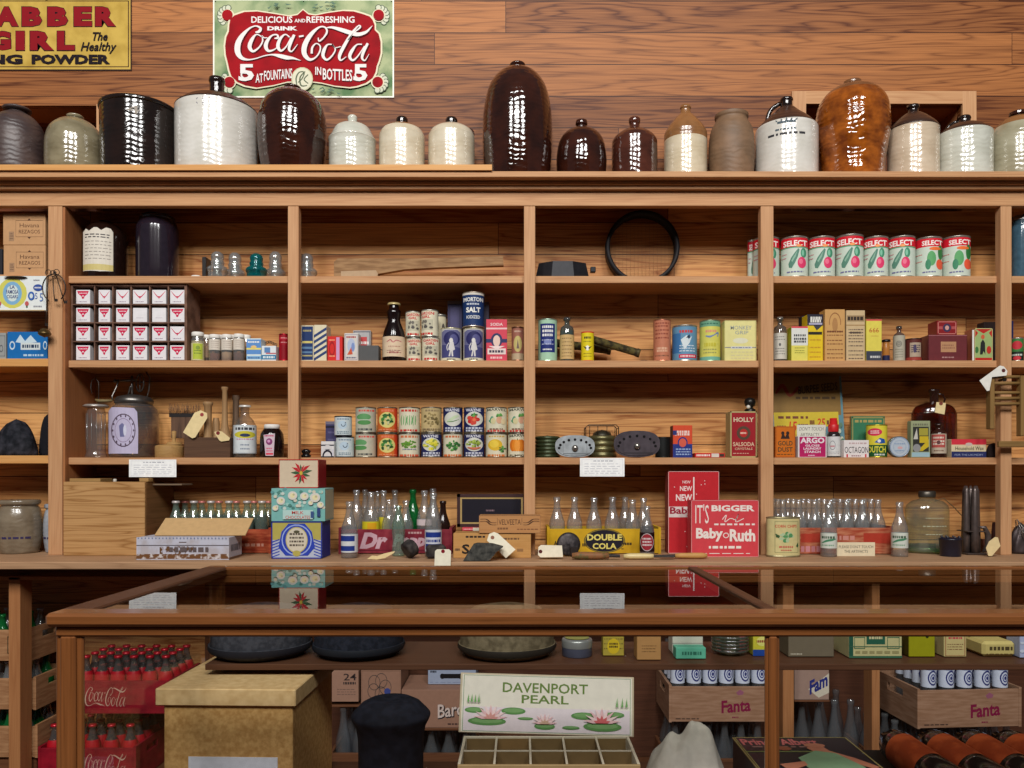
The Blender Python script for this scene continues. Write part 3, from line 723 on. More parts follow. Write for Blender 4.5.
for i in range(26):   # leaf sprays
    x = rn.choice((rn.uniform(268, 292), rn.uniform(312, 338))); y = rn.choice((rn.uniform(5, 10), rn.uniform(90, 94)))
    v, f = ribbon([(x, y, .2), (x+rn.uniform(1, 3), y+rn.uniform(-2, 2), 1.4), (x+rn.uniform(3, 6), y+rn.uniform(-3, 2), .2)], 1, 3)
    a.put([q(*p) for p in v], f, (92, 116, 100))
mb.build('printed_face', so)
for xx in (-W/2+.01, 0, W/2-.01):
    m2 = MB(); m2.lathe([(.0025, 0), (.002, .0012), (.0001, .0016)], M((60, 60, 60), .4, .8), 10, T=Matrix.Translation((xx, -.0005, H-.01)) @ Matrix.Rotation(PI/2, 4, 'X')); m2.build('nail', so)

sx0, sy0, sx1, sy1 = -128, -2, 131.5, 70.5
so = root('tin_sign', 'yellow tin baking powder sign with fat dark red letters, cropped by the picture edge', 'sign', (PX((sx0+sx1)/2, Yg), Yg, PZ(sy1, Yg)))
mb = MB(); a, W, H = sign_coords(mb, sx0, sy0, sx1, sy1); q = px2uv(sx0, sy0, sx1, sy1)
mb.box(-W/2, W/2, 0, .003, 0, H, M((58, 34, 22), .5))
a.r(.004, .016, .996, .984, two((196, 164, 78), (170, 138, 58), .7, 14, .4, .7)); a.fr(.010, .045, .990, .965, .0035, .012, (60, 30, 24))
DR = (132, 12, 24); BK = (26, 16, 24)
def sg2(txt, x0, x1, y0, y1, c, bold=.06, edge=True, **k):
    wx = (x1-x0)/(sx1-sx0); hy = (y1-y0)/(sy1-sy0); u = ((x0+x1)/2-sx0)/(sx1-sx0); v = 1-((y0+y1)/2-sy0)/(sy1-sy0)
    if edge: a.t(txt, u, v, wx*1.06, hy*1.06, BK, bold+.02, **k)
    a.t(txt, u, v, wx, hy, c, bold, **k)
for ch, x0, x1 in (('C', -83, -62), ('L', -58, -40), ('A', -34+29, 18.5), ('B', 22, 42), ('B', 47.6, 68), ('E', 74, 92), ('R', 95.5, 116)):
    if ch in 'CL': x0 += 16+16; x1 += 16+16; 
    if ch == 'C': x0, x1 = -58, -37
    if ch == 'L': x0, x1 = -33, -13
    sg2(ch, x0, x1, 7, 26.5, DR)
for ch, x0, x1 in (('G', -10, 11), ('I', 16, 25), ('R', 30.5, 54), ('L', 57.5, 75)): sg2(ch, x0, x1, 31.5, 50.5, DR)
sg2('BAKING', -62, 23, 54.8, 64.5, BK, .05, False); sg2('POWDER', 32, 110.5, 54.8, 64.5, BK, .05, False)
sg2('The', 93, 108, 32.5, 41, BK, .02, False, shear=.3); sg2('Healthy', 81, 117, 42.5, 54, BK, .015, False, shear=.3)
mb.build('printed_face', so)
m2 = MB(); m2.tube([(.175, -.006, H+.002), (.181, -.010, H-.004), (.187, -.006, H+.004)], .004, M((24, 20, 20), .4, .6)); m2.build('hanging_hook', so)

# ---------------------------------------------------------------- stoneware on the cornice
def jug(label, cx, hw, pt, prof, m, left=True, m2=None, cut=None, neck=None, mn=None, handle=None, mh=None, Y=3.085, mark=None, name='stoneware_jug', rimdark=None, cat='jug'):
    """prof: (radius 0..1 of the half width, height 0..1); cut splits body and shoulder glaze; handle: angle in degrees"""
    zb = ZTL if left else ZTR
    R = hw*Y/F*.965; H = PZ(pt, Y)-zb
    o = root(name, label, cat, (PX(cx, Y), Y, zb+.0008), FACE(PX(cx, Y), Y))
    P = [(max(r*R, .0001), z*H) for r, z in prof]
    P = [tuple(p) for p in catmull(P, 4)] if len(P) > 3 else P
    P = [(max(r, .0001), min(max(z, 0), H)) for r, z in P]
    cz = (cut or 9)*H; nz = (neck or 9)*H
    lo = [p for p in P if p[1] <= min(cz, nz)+1e-6]; mid = [p for p in P if cz-1e-6 <= p[1] <= nz+1e-6]; hi = [p for p in P if p[1] >= nz-1e-6]
    if mid and lo: mid = [lo[-1]]+mid
    if hi: hi = [(mid or lo)[-1]]+hi
    mb = MB(); mb.lathe(lo, m, 48, caps=False); mb.lathe([(.0001, .001), (P[0][0], .001)], m, 48, caps=False)
    if mark: mark(Art(mb, 2*R, H*.5, R=R*.999, z0=H*.3), R, H)
    mb.build('body', o)
    if mid and len(mid) > 1: mb = MB(); mb.lathe(mid, m2 or m, 48, caps=False); mb.build('shoulder', o)
    if hi and len(hi) > 1:
        mb = MB(); mb.lathe(hi+[(hi[-1][0]*.7, hi[-1][1]-.001), (hi[-1][0]*.6, hi[-1][1]-.02)], mn or m2 or m, 32, caps=False); mb.build('neck', o)
    if handle is not None:
        an, z0, z1, r0, r1, out = handle; an = math.radians(an); pts = []
        for i in range(9):
            t = i/8; r = (r0+(r1-r0)*t)*R+math.sin(PI*t)*out*R; z = (z0+(z1-z0)*t)*H+math.sin(PI*t)*.03*H
            pts.append((r*math.cos(an), r*math.sin(an), z))
        mb = MB(); mb.tube(pts, .0085, mh or mn or m2 or m, 10); mb.build('handle', o)
    return o
dome = [(.90,0),(.96,.02),(1,.2),(1,.5),(.97,.62),(.86,.76),(.62,.87),(.36,.93)]
BROWN = glaze((38, 17, 12), (58, 26, 16), .10); BLK = glaze((22, 14, 12), (34, 20, 16), .14)
GREYBR = glaze((58, 46, 46), (80, 64, 60), .42, rings=.2); OLIVE = glaze((112, 102, 78), (146, 136, 110), .16)
CREAM = glaze((196, 182, 156), (214, 204, 182), .22, rings=.1); WHITE = glaze((200, 196, 186), (218, 214, 206), .2, rings=.08)
WHG = glaze((186, 186, 172), (206, 206, 194), .14, rings=.15); AMB = glaze((104, 48, 10), (164, 88, 24), .08, 22, .22)
TAN = glaze((120, 80, 46), (150, 104, 62), .25, rings=.15); MAT = glaze((104, 80, 58), (128, 98, 72), .6, rings=.15); DKB = glaze((48, 32, 26), (66, 44, 34), .3)
jug('matte dark grey-brown stoneware jug with a flared collar, first at the left end', 17, 27, 109, dome+[(.36,.94),(.34,.95),(.46,.96),(.50,.985),(.46,1)], GREYBR, neck=.935)
jug('small olive-grey glazed jug between the dark grey jug and the black crock', 75, 28, 116, dome+[(.26,.93),(.24,.95),(.27,.96),(.29,.985),(.26,1)], OLIVE, neck=.93, handle=(40, .72, .95, .86, .22, .12), mh=OLIVE)
o = jug('large open dark brown glazed crock with an incised numeral near its rim', 139.5, 37.5, 110, [(.95,0),(.97,.02),(.99,.5),(1,.93),(1.0,.94),(1.03,.95),(1.03,.985),(1.0,1)], BLK, name='stoneware_crock', cat='crock',
    mark=lambda a, R, H: (a.t('4', .42, .98, .16, .22, (150, 140, 128), 0)))
m2 = MB(); m2.lathe([(.93*.131, .2), (.9*.131, .02), (.0001, .02)], BLK, 40, caps=False)
m2.build('inside', o)
jug('big white crock jug with a dark brown domed top and short neck', 217, 41, 79, [(.97,0),(.99,.02),(1,.4),(1,.6),(1,.665),(1.0,.675),(.93,.70),(.74,.755),(.42,.80),(.2,.82),(.18,.85),(.18,.94),(.2,.97),(.19,1)], WHITE, m2=DKB, mn=BLK, cut=.67, neck=.81,
    mark=lambda a, R, H: (a.ring(.36, .62, .11, .085, .12, (120, 116, 124)), a.t('3', .36, .62, .08, .1, (110, 106, 116), 0)))
jug('large egg-shaped dark brown glazed jug below the right half of the red sign', 292.5, 35, 87, [(.76,0),(.84,.03),(.95,.25),(1,.48),(.97,.66),(.84,.81),(.6,.9),(.32,.945),(.23,.955),(.22,.965),(.25,.975),(.25,.99),(.2,1)], BROWN, neck=.95)
jug('small white glazed jug with a pointed cone lid', 352.5, 24, 116, [(.95,0),(.98,.02),(1,.3),(1,.58),(1.02,.60),(1.02,.62),(.97,.64),(.88,.7),(.72,.8),(.42,.86),(.2,.885),(.2,.93),(.21,.97),(.15,1)], WHG, m2=WHG, cut=.60)
small = [(.95,0),(.98,.02),(1,.3),(1,.66),(.97,.72),(.86,.79),(.6,.85),(.28,.89),(.26,.93),(.26,.97),(.22,1)]
jug('small cream jug with a brown neck, left of the matching pair', 402, 23.5, 118, small, CREAM, m2=TAN, cut=.8, neck=.88, mn=BLK)
jug('small cream jug with a black neck and wire bail, right of the matching pair', 451.5, 24, 118.5, small, CREAM, m2=CREAM, cut=.8, neck=.88, mn=BLK, handle=(10, .74, .86, .9, .4, .2), mh=DKB)
jug('tallest dark brown glazed jug, egg-shaped with ribbed sides', 517.5, 36, 64, [(.86,0),(.92,.02),(1,.28),(1,.5),(.96,.64),(.84,.79),(.62,.89),(.36,.945),(.22,.96),(.2,.965),(.22,.975),(.23,.99),(.2,1)], BROWN, left=False, neck=.957)
jug('squat dome-shaped glossy brown jug, just right of the tallest one', 581.5, 26, 121, [(.84,0),(.9,.02),(1,.3),(.98,.5),(.88,.68),(.66,.8),(.36,.86),(.2,.88),(.19,.92),(.24,.94),(.22,1)], BROWN, left=False, neck=.88)
jug('small straight-sided glossy brown jug with a stepped shoulder', 634.5, 23.5, 118, [(.95,0),(.98,.02),(1,.3),(1,.60),(.97,.66),(.84,.72),(.56,.79),(.28,.84),(.23,.86),(.22,.9),(.25,.93),(.25,.98),(.18,1)], glaze((58, 28, 20), (82, 42, 30), .13), left=False, neck=.85)
jug('cream jug with a tan cone-shaped top half', 685.5, 22, 106, [(.97,0),(1,.02),(1,.3),(1,.55),(1,.63),(.97,.66),(.82,.73),(.52,.83),(.3,.89),(.24,.91),(.23,.95),(.26,.97),(.22,1)], glaze((196, 180, 150), (212, 198, 172), .2, rings=.1), left=False, m2=TAN, cut=.58, neck=.9)
o = jug('plain brown unglazed jar with a wide mouth', 731.5, 23, 116, [(.86,0),(.92,.03),(1,.3),(1,.6),(.92,.78),(.76,.88),(.7,.93),(.74,.96),(.74,1)], MAT, left=False, name='stoneware_jar', cat='jar')
def crown(a, R, H):
    k = (70, 84, 92)
    for i in range(5): a.poly([(.5+(i-2)*.07-.02, .62), (.5+(i-2)*.07+.02, .62), (.5+(i-2)*.085, .70-abs(i-2)*.015)], k)
    a.r(.36, .57, .64, .62, k); a.lines(.33, .68, .44, .04, k, 3); a.lines(.22, .78, .34, .05, (50, 50, 54), 5)
jug('white jug with a stamped blue crown mark and lettering under a grey-brown cone top', 786.5, 31.5, 99, [(.97,0),(.99,.02),(1,.3),(1,.58),(.99,.635),(.92,.67),(.7,.75),(.46,.82),(.3,.875),(.22,.90),(.2,.91),(.19,.96),(.21,.98),(.2,1)], WHITE, left=False, m2=DKB, cut=.65, neck=.885, mn=BLK, mark=crown, handle=(190, .74, .95, .62, .2, .10))
jug('large amber-brown glazed jug with a flared foot, in front of the wall recess', 852.5, 36.5, 82, [(.92,0),(.93,.02),(.86,.1),(.88,.25),(1,.5),(1,.66),(.93,.78),(.75,.87),(.5,.93),(.24,.95),(.22,.965),(.25,.975),(.24,1)], AMB, left=False, m2=glaze((96, 62, 40), (120, 80, 50), .2), cut=.86, neck=.94)
jug('beige jug with a dark brown sloping top, standing before the dark opening', 913, 25, 106, [(.97,0),(1,.02),(1,.3),(1,.6),(1,.67),(1.01,.69),(.9,.74),(.6,.83),(.34,.89),(.22,.91),(.2,.95),(.25,.97),(.24,1)], glaze((188, 168, 142), (206, 188, 164), .2, rings=.1), left=False, m2=DKB, cut=.68, neck=.9, mn=BLK)
jug('pale grey-white glossy jug with a dark sloping top, right of the beige one', 964, 27, 117, [(.97,0),(1,.02),(1,.3),(1,.68),(.98,.73),(.86,.78),(.6,.85),(.34,.89),(.24,.91),(.23,.95),(.25,.97),(.22,1)], WHG, left=False, m2=DKB, cut=.73, neck=.895, mn=BLK, handle=(175, .76, .95, .66, .22, .12), mh=BLK)
jug('olive-grey jug with thrown rings, last at the right end', 1018, 28, 113, dome+[(.26,.93),(.24,.95),(.3,.96),(.3,1)], glaze((146, 138, 112), (172, 166, 142), .18), left=False, m2=TAN, cut=.8, neck=.93, mn=BROWN)
# ---------------------------------------------------------------- shelf row 1
YF1 = 3.05
AMBD = glass((54, 26, 20), (16, 8, 8), .04, .06); VIO = M((34, 26, 36), .16, var=.2, coat=.5)
BIGJ = [(.92,0),(1,.03),(1,.60),(.97,.74),(.82,.86),(.55,.94),(.3,.97),(.26,1)]
def bigjar(label, px, hw, pt, zb, Y, m, prof=BIGJ, name='glass_jug', cat='jug'):
    R = hw*Y/F; H = PZ(pt, Y)-zb; mb = MB(); mb.lathe([(max(a*R, .0001), b*H) for a, b in [(0, 0)]+[(p[0], max(p[1], 0)) for p in catmull(prof, 4)]], m, 40, caps=False)
    o = mb.build(name); o.location = (PX(px, Y), Y, zb+.0006); return tag(o, label, cat), R, H
DAMB = M((30, 16, 12), .10, var=.3, coat=.6)
o, R, H = bigjar('dark amber glass jug with a torn white paper label, on the top left shelf', 105, 21, 222, Z1, 3.12, DAMB)
mb = MB(); a = Art(mb, 2*R, H*.70, R=R+.0006, z0=H*.09)
a.poly([(.05,.02),(.05,.93),(.11,1.0),(.17,.94),(.27,1.02),(.34,1.02),(.42,.96),(.52,1.03),(.62,1.02),(.67,.94),(.67,.03),(.4,0)], (214, 206, 192)); a.r(.05, .03, .67, .17, (200, 184, 120)); a.para(.09, .62, (.86, .8), .025, (60, 56, 60), 3); a.para(.09, .63, (.7,.62,.54,.46,.38,.3), .015, (140, 132, 126), 4)
mb.build('torn_label', o).rotation_euler = (0, 0, FACE(o.location.x, o.location.y))
o, R, H = bigjar('dark purple-black glass jar with bright window streaks, right of the labelled jug', 157.5, 20, 218, Z1, 3.12, VIO, [(.95,0),(1,.03),(1,.74),(.97,.85),(.86,.93),(.82,.95),(.84,.97),(.84,1)], 'glass_jar', 'jar')
mb = MB(); mb.lathe([(R*.7, H), (R*.7, H+.006), (.0001, H+.007)], M((30, 24, 26), .4), 24); mb.build('stopper', o)
o = MB().lathe([(.012, 0), (.014, .004), (.010, .009), (.0001, .010)], M((220, 214, 206), .5), 16, sx=1.5).build('porcelain_knob'); o.location = (PX(196, 3.06), 3.06, Z1+.0006); tag(o, 'small flat white porcelain knob lying left of the glass insulators', 'knob')
INS = [(.90,0),(.92,.03),(.9,.22),(1,.24),(1,.36),(.84,.42),(.6,.46),(.62,.52),(.66,.60),(.6,.64),(.55,.68),(.6,.74),(.62,.82),(.52,.92),(.28,.99),(.0001,1)]
def insulator(label, px, hw, pt, Y, m):
    R = hw*Y/F; H = PZ(pt, Y)-Z1; mb = MB(); mb.lathe([(.0001, .002)]+[(max(a*R, .0001), b*H) for a, b in INS], m, 28, caps=False)
    o = mb.build('glass_insulator'); o.location = (PX(px, Y), Y, Z1+.0006); tag(o, label, 'insulator')
    mb = MB(); mb.lathe([(R*.42, .003), (R*.40, H*.6), (R*.2, H*.8), (.0001, H*.82)], m, 20, caps=False)
    for k in range(5):
        mb.lathe([(R*.42, H*(.1+.09*k)), (R*.46, H*(.13+.09*k)), (R*.42, H*(.16+.09*k))], m, 20, caps=False)
    mb.build('threaded_core', o); return o
ICL = glass((236, 240, 238), (140, 148, 150), .08, .30, (.5, .52, .52), .22)
carton('metal_block', 'narrow black metal block at the left end of the glass insulators', 'block', 202, 206, 257, Z1, 3.06, .05, (30, 26, 26), rough=.3)
insulator('clear glass insulator, leftmost of the row, beside the black block', 217.5, 10, 252, 3.065, ICL)
insulator('clear glass insulator just left of the teal one', 235, 10, 253, 3.155, ICL)
insulator('teal blue-green glass insulator', 256.5, 10.3, 254, 3.065, glass((70, 176, 170), (20, 90, 96), .06, .16, (.0, .16, .17), .45))
insulator('clear glass insulator just right of the teal one', 275.5, 10, 252, 3.155, ICL)
insulator('squat clear glass insulator peeking out right of the post', 307, 10, 254, 3.10, ICL)
# old gunstock-like board
GW = two((128, 96, 66), (158, 124, 88), .7, 12, .4, .6, stretch=(1, 1, 8), bump=.4)
Y = 3.13; k = Y/F; zz = lambda y: PZ(y, Y)-Z1
mb = MB(); mb.prism([((x-418)*k, zz(y)) for x, y in ((334,276.5),(334,262),(338,258.5),(420,258.5),(503,256.5),(503.5,265.5),(440,267.5),(404,269.5),(378,274),(378,276.5))], 0, .028, GW)
mb.prism([((x-418)*k, zz(y)) for x, y in ((341,276.5),(341,271.5),(376,270.5),(378,274),(377,276.5))], -.0012, 0, M((176, 150, 120), .7))
o = mb.build('wooden_stock'); o.location = (PX(418, Y), Y, Z1+.0008); tag(o, 'long weathered wooden stock tapering to the right, lying on the top shelf', 'wooden stock')
# octagonal black pan
Y = 3.06; k = Y/F; Hh = PZ(260.5, Y)-Z1; mb = MB(); BKI = M((34, 34, 38), .45, .2, var=.2)
def octa(r): return [(r*math.cos(PI/8+i*PI/4), r*.62*math.sin(PI/8+i*PI/4)) for i in range(8)]
R = 30*k
for i in range(8):
    a0 = octa(R)[i]; a1 = octa(R)[(i+1) % 8]; b0 = octa(R*.86)[i]; b1 = octa(R*.86)[(i+1) % 8]
    mb.add([(a0[0], a0[1], 0), (a1[0], a1[1], 0), (b1[0], b1[1], Hh), (b0[0], b0[1], Hh)], [(0, 1, 2, 3)], BKI)
mb.add([(x, y, Hh) for x, y in octa(R*.86)], [list(range(8))], BKI); mb.add([(x, y, 0) for x, y in octa(R)], [list(range(8))], BKI)
mb.add([(x*1.04, y*1.04, z) for z in (0, .006) for x, y in octa(R)], [[i, (i+1) % 8, (i+1) % 8+8, i+8] for i in range(8)], BKI)
o = mb.build('iron_baking_mould'); o.location = (PX(562, 3.125), 3.125, Z1+.0006); tag(o, 'black eight-sided iron baking mould lying upside down', 'baking mould')
MB().box(R-.004, R+.016, -.012, .012, Hh*.55, Hh*.85, BKI, ch=.002).build('handle_tab', o)
# sieve leaning back
o = root('round_sieve', 'large round sieve with a black hoop leaning against the boards', 'sieve', (PX(642, 3.19), 3.188, Z1+.002))
o.rotation_euler = (math.radians(-1.5), 0, 0)
R = .1440; mb = MB()
TT = Matrix.Translation((0, 0, R+.002)) @ Matrix.Rotation(PI/2, 4, 'X')
mb.lathe([(R*.9, -.027), (R, -.027), (R, .027), (R*.9, .027), (R*.9, -.027)], M((28, 26, 28), .55, var=.25), 56, T=TT, caps=False)
mb.build('hoop', o)
mb = MB(); wm = M((112, 84, 58), .5, .4)
for i in range(-8, 9):
    s_ = i*R*.105; c_ = math.sqrt(max(0, (R*.9)**2-s_*s_))
    mb.tube([(s_, .0, R-c_), (s_, .0, R+c_)], .0003, wm, 4); mb.tube([(-c_, 0, R+s_), (c_, 0, R+s_)], .0003, wm, 4)
mb.build('wire_mesh', o)
mb = MB(); mb.lathe([(R*1.012, .006), (R*1.012, .012)], M((60, 58, 62), .4, .5), 56, T=TT, caps=False); mb.build('rim_band', o)
# squash cans
GL = M((196, 208, 194), .45, var=.05)
def sel(sh, top=(206, 26, 44)):
    def f(a):
        a.r(0, .76, 1, 1, top); a.t('SELECT', .52-sh*.3, .86, .86, .15, (240, 232, 226), .03)
        a.r(0, .735, 1, .765, (70, 150, 110)); 
        a.poly([(.62-sh,.72),(.66-sh,.68),(.60-sh,.5),(.50-sh,.34),(.38-sh,.2),(.28-sh,.22),(.26-sh,.32),(.36-sh,.48),(.5-sh,.62)], (86, 130, 112))
        a.poly([(.58-sh,.66),(.52-sh,.5),(.40-sh,.36),(.36-sh,.40),(.5-sh,.56)], (134, 172, 150))
        a.e(.80-sh, .60, .10, .13, (70, 140, 108)); a.e(.78-sh, .60, .045, .08, (130, 190, 160)); a.e(.74-sh, .34, .15, .15, (216, 60, 104)); a.e(.71-sh, .37, .07, .07, (232, 112, 140))
        a.e(.64-sh, .79, .1, .035, (240, 150, 90)); a.lines(.22-sh*.5, .82, .10, .035, (110, 110, 150), 3); a.lines(.06, .24, .58, .02, (190, 90, 110), 5); a.lines(.05, .22, .48, .02, (190, 90, 110), 9)
    return f
def sel2(a):
    a.r(.02, .78, 1, 1, (206, 26, 44)); a.t('SELECT', .64, .88, .72, .13, (240, 232, 226), .03); a.e(.62, .46, .16, .2, (90, 160, 100)); a.e(.5, .3, .1, .14, (60, 130, 96)); a.e(.9, .3, .12, .14, (226, 90, 60)); a.e(.92, .62, .08, .2, (50, 120, 60)); a.e(.74, .72, .2, .045, (230, 110, 50))
    a.lines(.3, .8, .1, .035, (110, 110, 150), 3); a.lines(.06, .3, .58, .02, (200, 90, 90), 5); a.lines(.06, .3, .4, .02, (200, 90, 90), 6)
G = 'canned squash on the top right shelf'
ords = ['first', 'second', 'third', 'fourth', 'fifth', 'sixth', 'seventh', 'eighth', 'ninth', 'tenth', 'eleventh', 'twelfth']
can('tin_can', 'red and pale green can half hidden behind the post, left of its row', 'can', 753, 779, 236, Z1, 3.07, GL, sel(.02), group=G)
can('tin_can', 'red and pale green can far behind the post, a sliver of it showing', 'can', 747.5, 757.5, 239.5, Z1, 3.165, GL, sel(.0), group=G, squash=.8)
for i, (a_, b_, t_) in enumerate(((781,807.5,235.5),(808,834.5,235.5),(835.6,862.8,233.5),(863.5,887.6,235.5),(888.2,914.4,235))):
    can('tin_can', 'squash can with red band and pink tomato, %s from the left right of the post' % ords[i], 'can', a_, b_, t_, Z1, 3.05, GL, sel(.03*(i-1)), group=G)
can('tin_can', 'squash can turned to show only the start of its red band, second from the right', 'can', 915.3, 941, 236, Z1, 3.05, GL, sel2, group=G)
can('tin_can', 'squash can with orange vegetables at its right edge, rightmost of its row', 'can', 942, 969, 235, Z1, 3.05, GL, sel2, group=G)
o, R, H = bigjar('tall bluish glass canning jar cut by the right picture edge', 1022, 10.5, 219, Z1, 3.09, M((60, 88, 104), .15, var=.25, coat=.5), [(.95,0),(1,.04),(1,.8),(.9,.86),(.86,.88),(.86,1)], 'canning_jar', 'jar')
mb = MB(); mb.lathe([(R*.92, H*.96), (R*.94, H*1.03), (.0001, H*1.04)], M((150, 150, 150), .35, .8), 28); mb.build('lid', o)
# left bay: cigar cartons
KR = (190, 146, 104)
def havana(a):
    k = (92, 62, 44); a.fr(.30, .25, .95, .78, .006, .012, k); a.t('Havana', .625, .62, .46, .13, k, .0); a.t('REZAGOS', .625, .42, .50, .12, k, .0)
    a.r(.14, .12, .26, .42, (160, 126, 96)); a.para(.16, .25, (.2, .28, .35), .03, (110, 84, 66), 4); a.poly([(.58,.78),(.62,.84),(.66,.78)], k); a.poly([(.58,.25),(.62,.19),(.66,.25)], k)
zc1 = Z1+.0; 
hb = PZ(273.5, YS+.02)
zb_ = zl1+.0006
carton('cigar_carton', 'tan tobacco carton lower in the pair on the left edge shelf', 'box', 3.5, 45.5, 245.3, zb_, 3.05, .15, KR, havana)
zt_ = PZ(245.3, 3.05)
carton('cigar_carton', 'tan tobacco carton on top of the pair on the left edge shelf', 'box', 3, 45.3, 213.5, zt_+.001, 3.05, .15, KR, havana)
carton('dark_box', 'small dark box at the far left edge beside the tan cartons', 'box', -14, 2.2, 249, zb_, 3.06, .1, (40, 40, 46))
# white cigar lid hanging over the shelf edge
def famosa(a):
    a.r(0, 0, 1, 1, (222, 226, 224)); a.e(.40, .5, .26, .44, (206, 200, 96)); a.e(.40, .5, .17, .34, (124, 170, 204)); a.e(.40, .5, .11, .24, (206, 218, 214))
    a.t('LA', .40, .68, .09, .1, (60, 70, 120)); a.t('FAMOSA', .40, .54, .22, .12, (60, 70, 120), .02); a.t('CIGARS', .40, .40, .2, .1, (60, 70, 120), .02)
    for x in (.17, .66): a.e(x, .2, .035, .07, (190, 90, 90)); a.r(x-.015, .08, x+.015, .14, (60, 90, 60))
    for x in (.05, .74): a.e(x, .42, .06, .13, (60, 100, 170)); a.e(x, .42, .03, .07, (210, 220, 220))
    a.e(.86, .66, .085, .1, (54, 80, 150)); a.lines(.8, .92, .66, .04, (220, 220, 220), 3); a.t('25', .80, .42, .1, .18, (70, 100, 170), -.005); a.t('5', .92, .38, .06, .24, (90, 120, 180), 0); a.lines(.78, .94, .12, .04, (150, 150, 160), 4); a.lines(.78, .9, .88, .03, (150, 150, 160), 4)
Yh = 3.012
W = 56*Yh/F; H = 34.5*Yh/F; mb = MB(); mb.box(-W/2, W/2, 0, .010, 0, H, M((206, 198, 178), .5), ch=.001); famosa(Art(mb, W, H)); mb.box(-W/2, W/2, -.012, .010, -.003, 0, M((186, 160, 118), .6))
o = mb.build('cigar_box_lid'); o.location = (PX(18, Yh), Yh, PZ(310.5, Yh)); tag(o, 'white cigar box lid with blue and yellow round print on the left shelf edge', 'box lid')
mb = MB(); mb.lathe([(.001, .004), (.014, .0035), (.021, 0), (.0001, 0)], M((70, 66, 62), .4, .5), 20, sx=2.1, sy=.5, T=Matrix.Translation((-.006, -.006, H-.006)) @ Matrix.Rotation(.0, 4, 'X')); mb.build('tin_clasp', o)
# keys and bell hanging at the post
IRN = M((66, 56, 50), .4, .8, var=.25); BRS = M((104, 84, 50), .35, .8, var=.25)
Yk = 2.982; o = root('key_ring', 'iron key ring with long keys and a small brass bell hanging on the left post', 'key ring', (PX(54, Yk), Yk, PZ(288, Yk)))
k = Yk/F; P3 = lambda x, y, d=0: ((x-54)*k, -d, -(y-288)*k)
mb = MB(); mb.tube([P3(54+11.5*math.cos(t), 288-14*math.sin(t)) for t in [-.9+i*(PI+2.0)/22 for i in range(23)]], .0022, IRN); kr = mb.build('ring', o)
MB().lathe([(.003, -.004), (.006, 0), (.003, .004)], IRN, 12, T=Matrix.Translation((0, .006, .058)) @ Matrix.Rotation(PI/2, 4, 'X')).build('hook_nail', o)
for i, (pts, hd) in enumerate((([(49,276),(48,295),(47,314),(46,326)], (49,273)), ([(54,277),(55,294),(56,302)], (54,274)), ([(58,277),(62,290),(66,304)], (58,273)))):
    mb = MB(); mb.tube([P3(x, y, .004+i*.003) for x, y in pts], .0017, IRN, 6)
    cx_, cy_ = hd; mb.tube([P3(cx_+3*math.cos(t), cy_-3*math.sin(t), .004+i*.003) for t in [j*2*PI/10 for j in range(10)]], .0014, IRN, 6, closed=True)
    x, y = pts[-1]; mb.box((x-54)*k, (x-54)*k+.010, -.006-i*.003, -.003-i*.003, -(y-288)*k, -(y-288)*k+.010, IRN); mb.build('key', kr)
mb = MB(); mb.lathe([(.0001, .014), (.008, .013), (.017, .006), (.021, -.002), (.023, -.005), (.019, -.012), (.0001, -.02)], BRS, 24, T=Matrix.Translation(P3(47.5, 333, .018))); mb.build('bell', o)

# ---------------------------------------------------------------- shelf row 2
def bluebox(a):
    a.r(0, 0, 1, 1, (24, 104, 172)); a.r(0, .8, 1, .97, (40, 128, 190)); a.poly([(.2,.62),(.32,.86),(.44,.64),(.58,.84),(.74,.62),(.6,.6),(.4,.58)], (196, 214, 224)); a.r(.33, .34, .82, .62, (206, 214, 214)); a.fr(.33, .34, .82, .62, .01, .02, (40, 60, 90)); a.t('TOBACCO', .57, .48, .42, .16, (40, 60, 90), .02)
    a.ring(.12, .5, .07, .16, .35, (196, 214, 224)); a.ring(.94, .5, .05, .16, .35, (196, 214, 224)); a.lines(.4, .9, .14, .07, (180, 204, 220), 3)
def bluebox2(a):
    bluebox.__wrapped__ if 0 else None
    a.r(0, 0, 1, 1, (24, 104, 172)); a.poly([(.2,.62),(.32,.9),(.44,.66),(.58,.88),(.74,.62),(.6,.6),(.4,.58)], (196, 214, 224)); a.r(.33, .34, .82, .6, (206, 214, 214)); a.lines(.37, .78, .47, .12, (40, 60, 90), 3)
    a.ring(.12, .5, .07, .16, .35, (196, 214, 224)); a.ring(.94, .5, .05, .16, .35, (196, 214, 224)); a.lines(.4, .9, .14, .07, (180, 204, 220), 3)
carton('tobacco_box', 'bright blue box with a pale name panel on the left edge shelf', 'box', 7.5, 47.5, 332, zl2, 3.045, .09, (30, 96, 160), bluebox2)
carton('small_tin', 'grey metal tin cut by the left edge, beside the bright blue box', 'tin', -10, 6, 333, zl2, 3.045, .08, (150, 152, 150), lambda a: (a.fr(.1, .1, .94, .9, .03, .03, (110, 114, 116)), a.ring(.7, .4, .12, .14, .3, (90, 94, 98))))
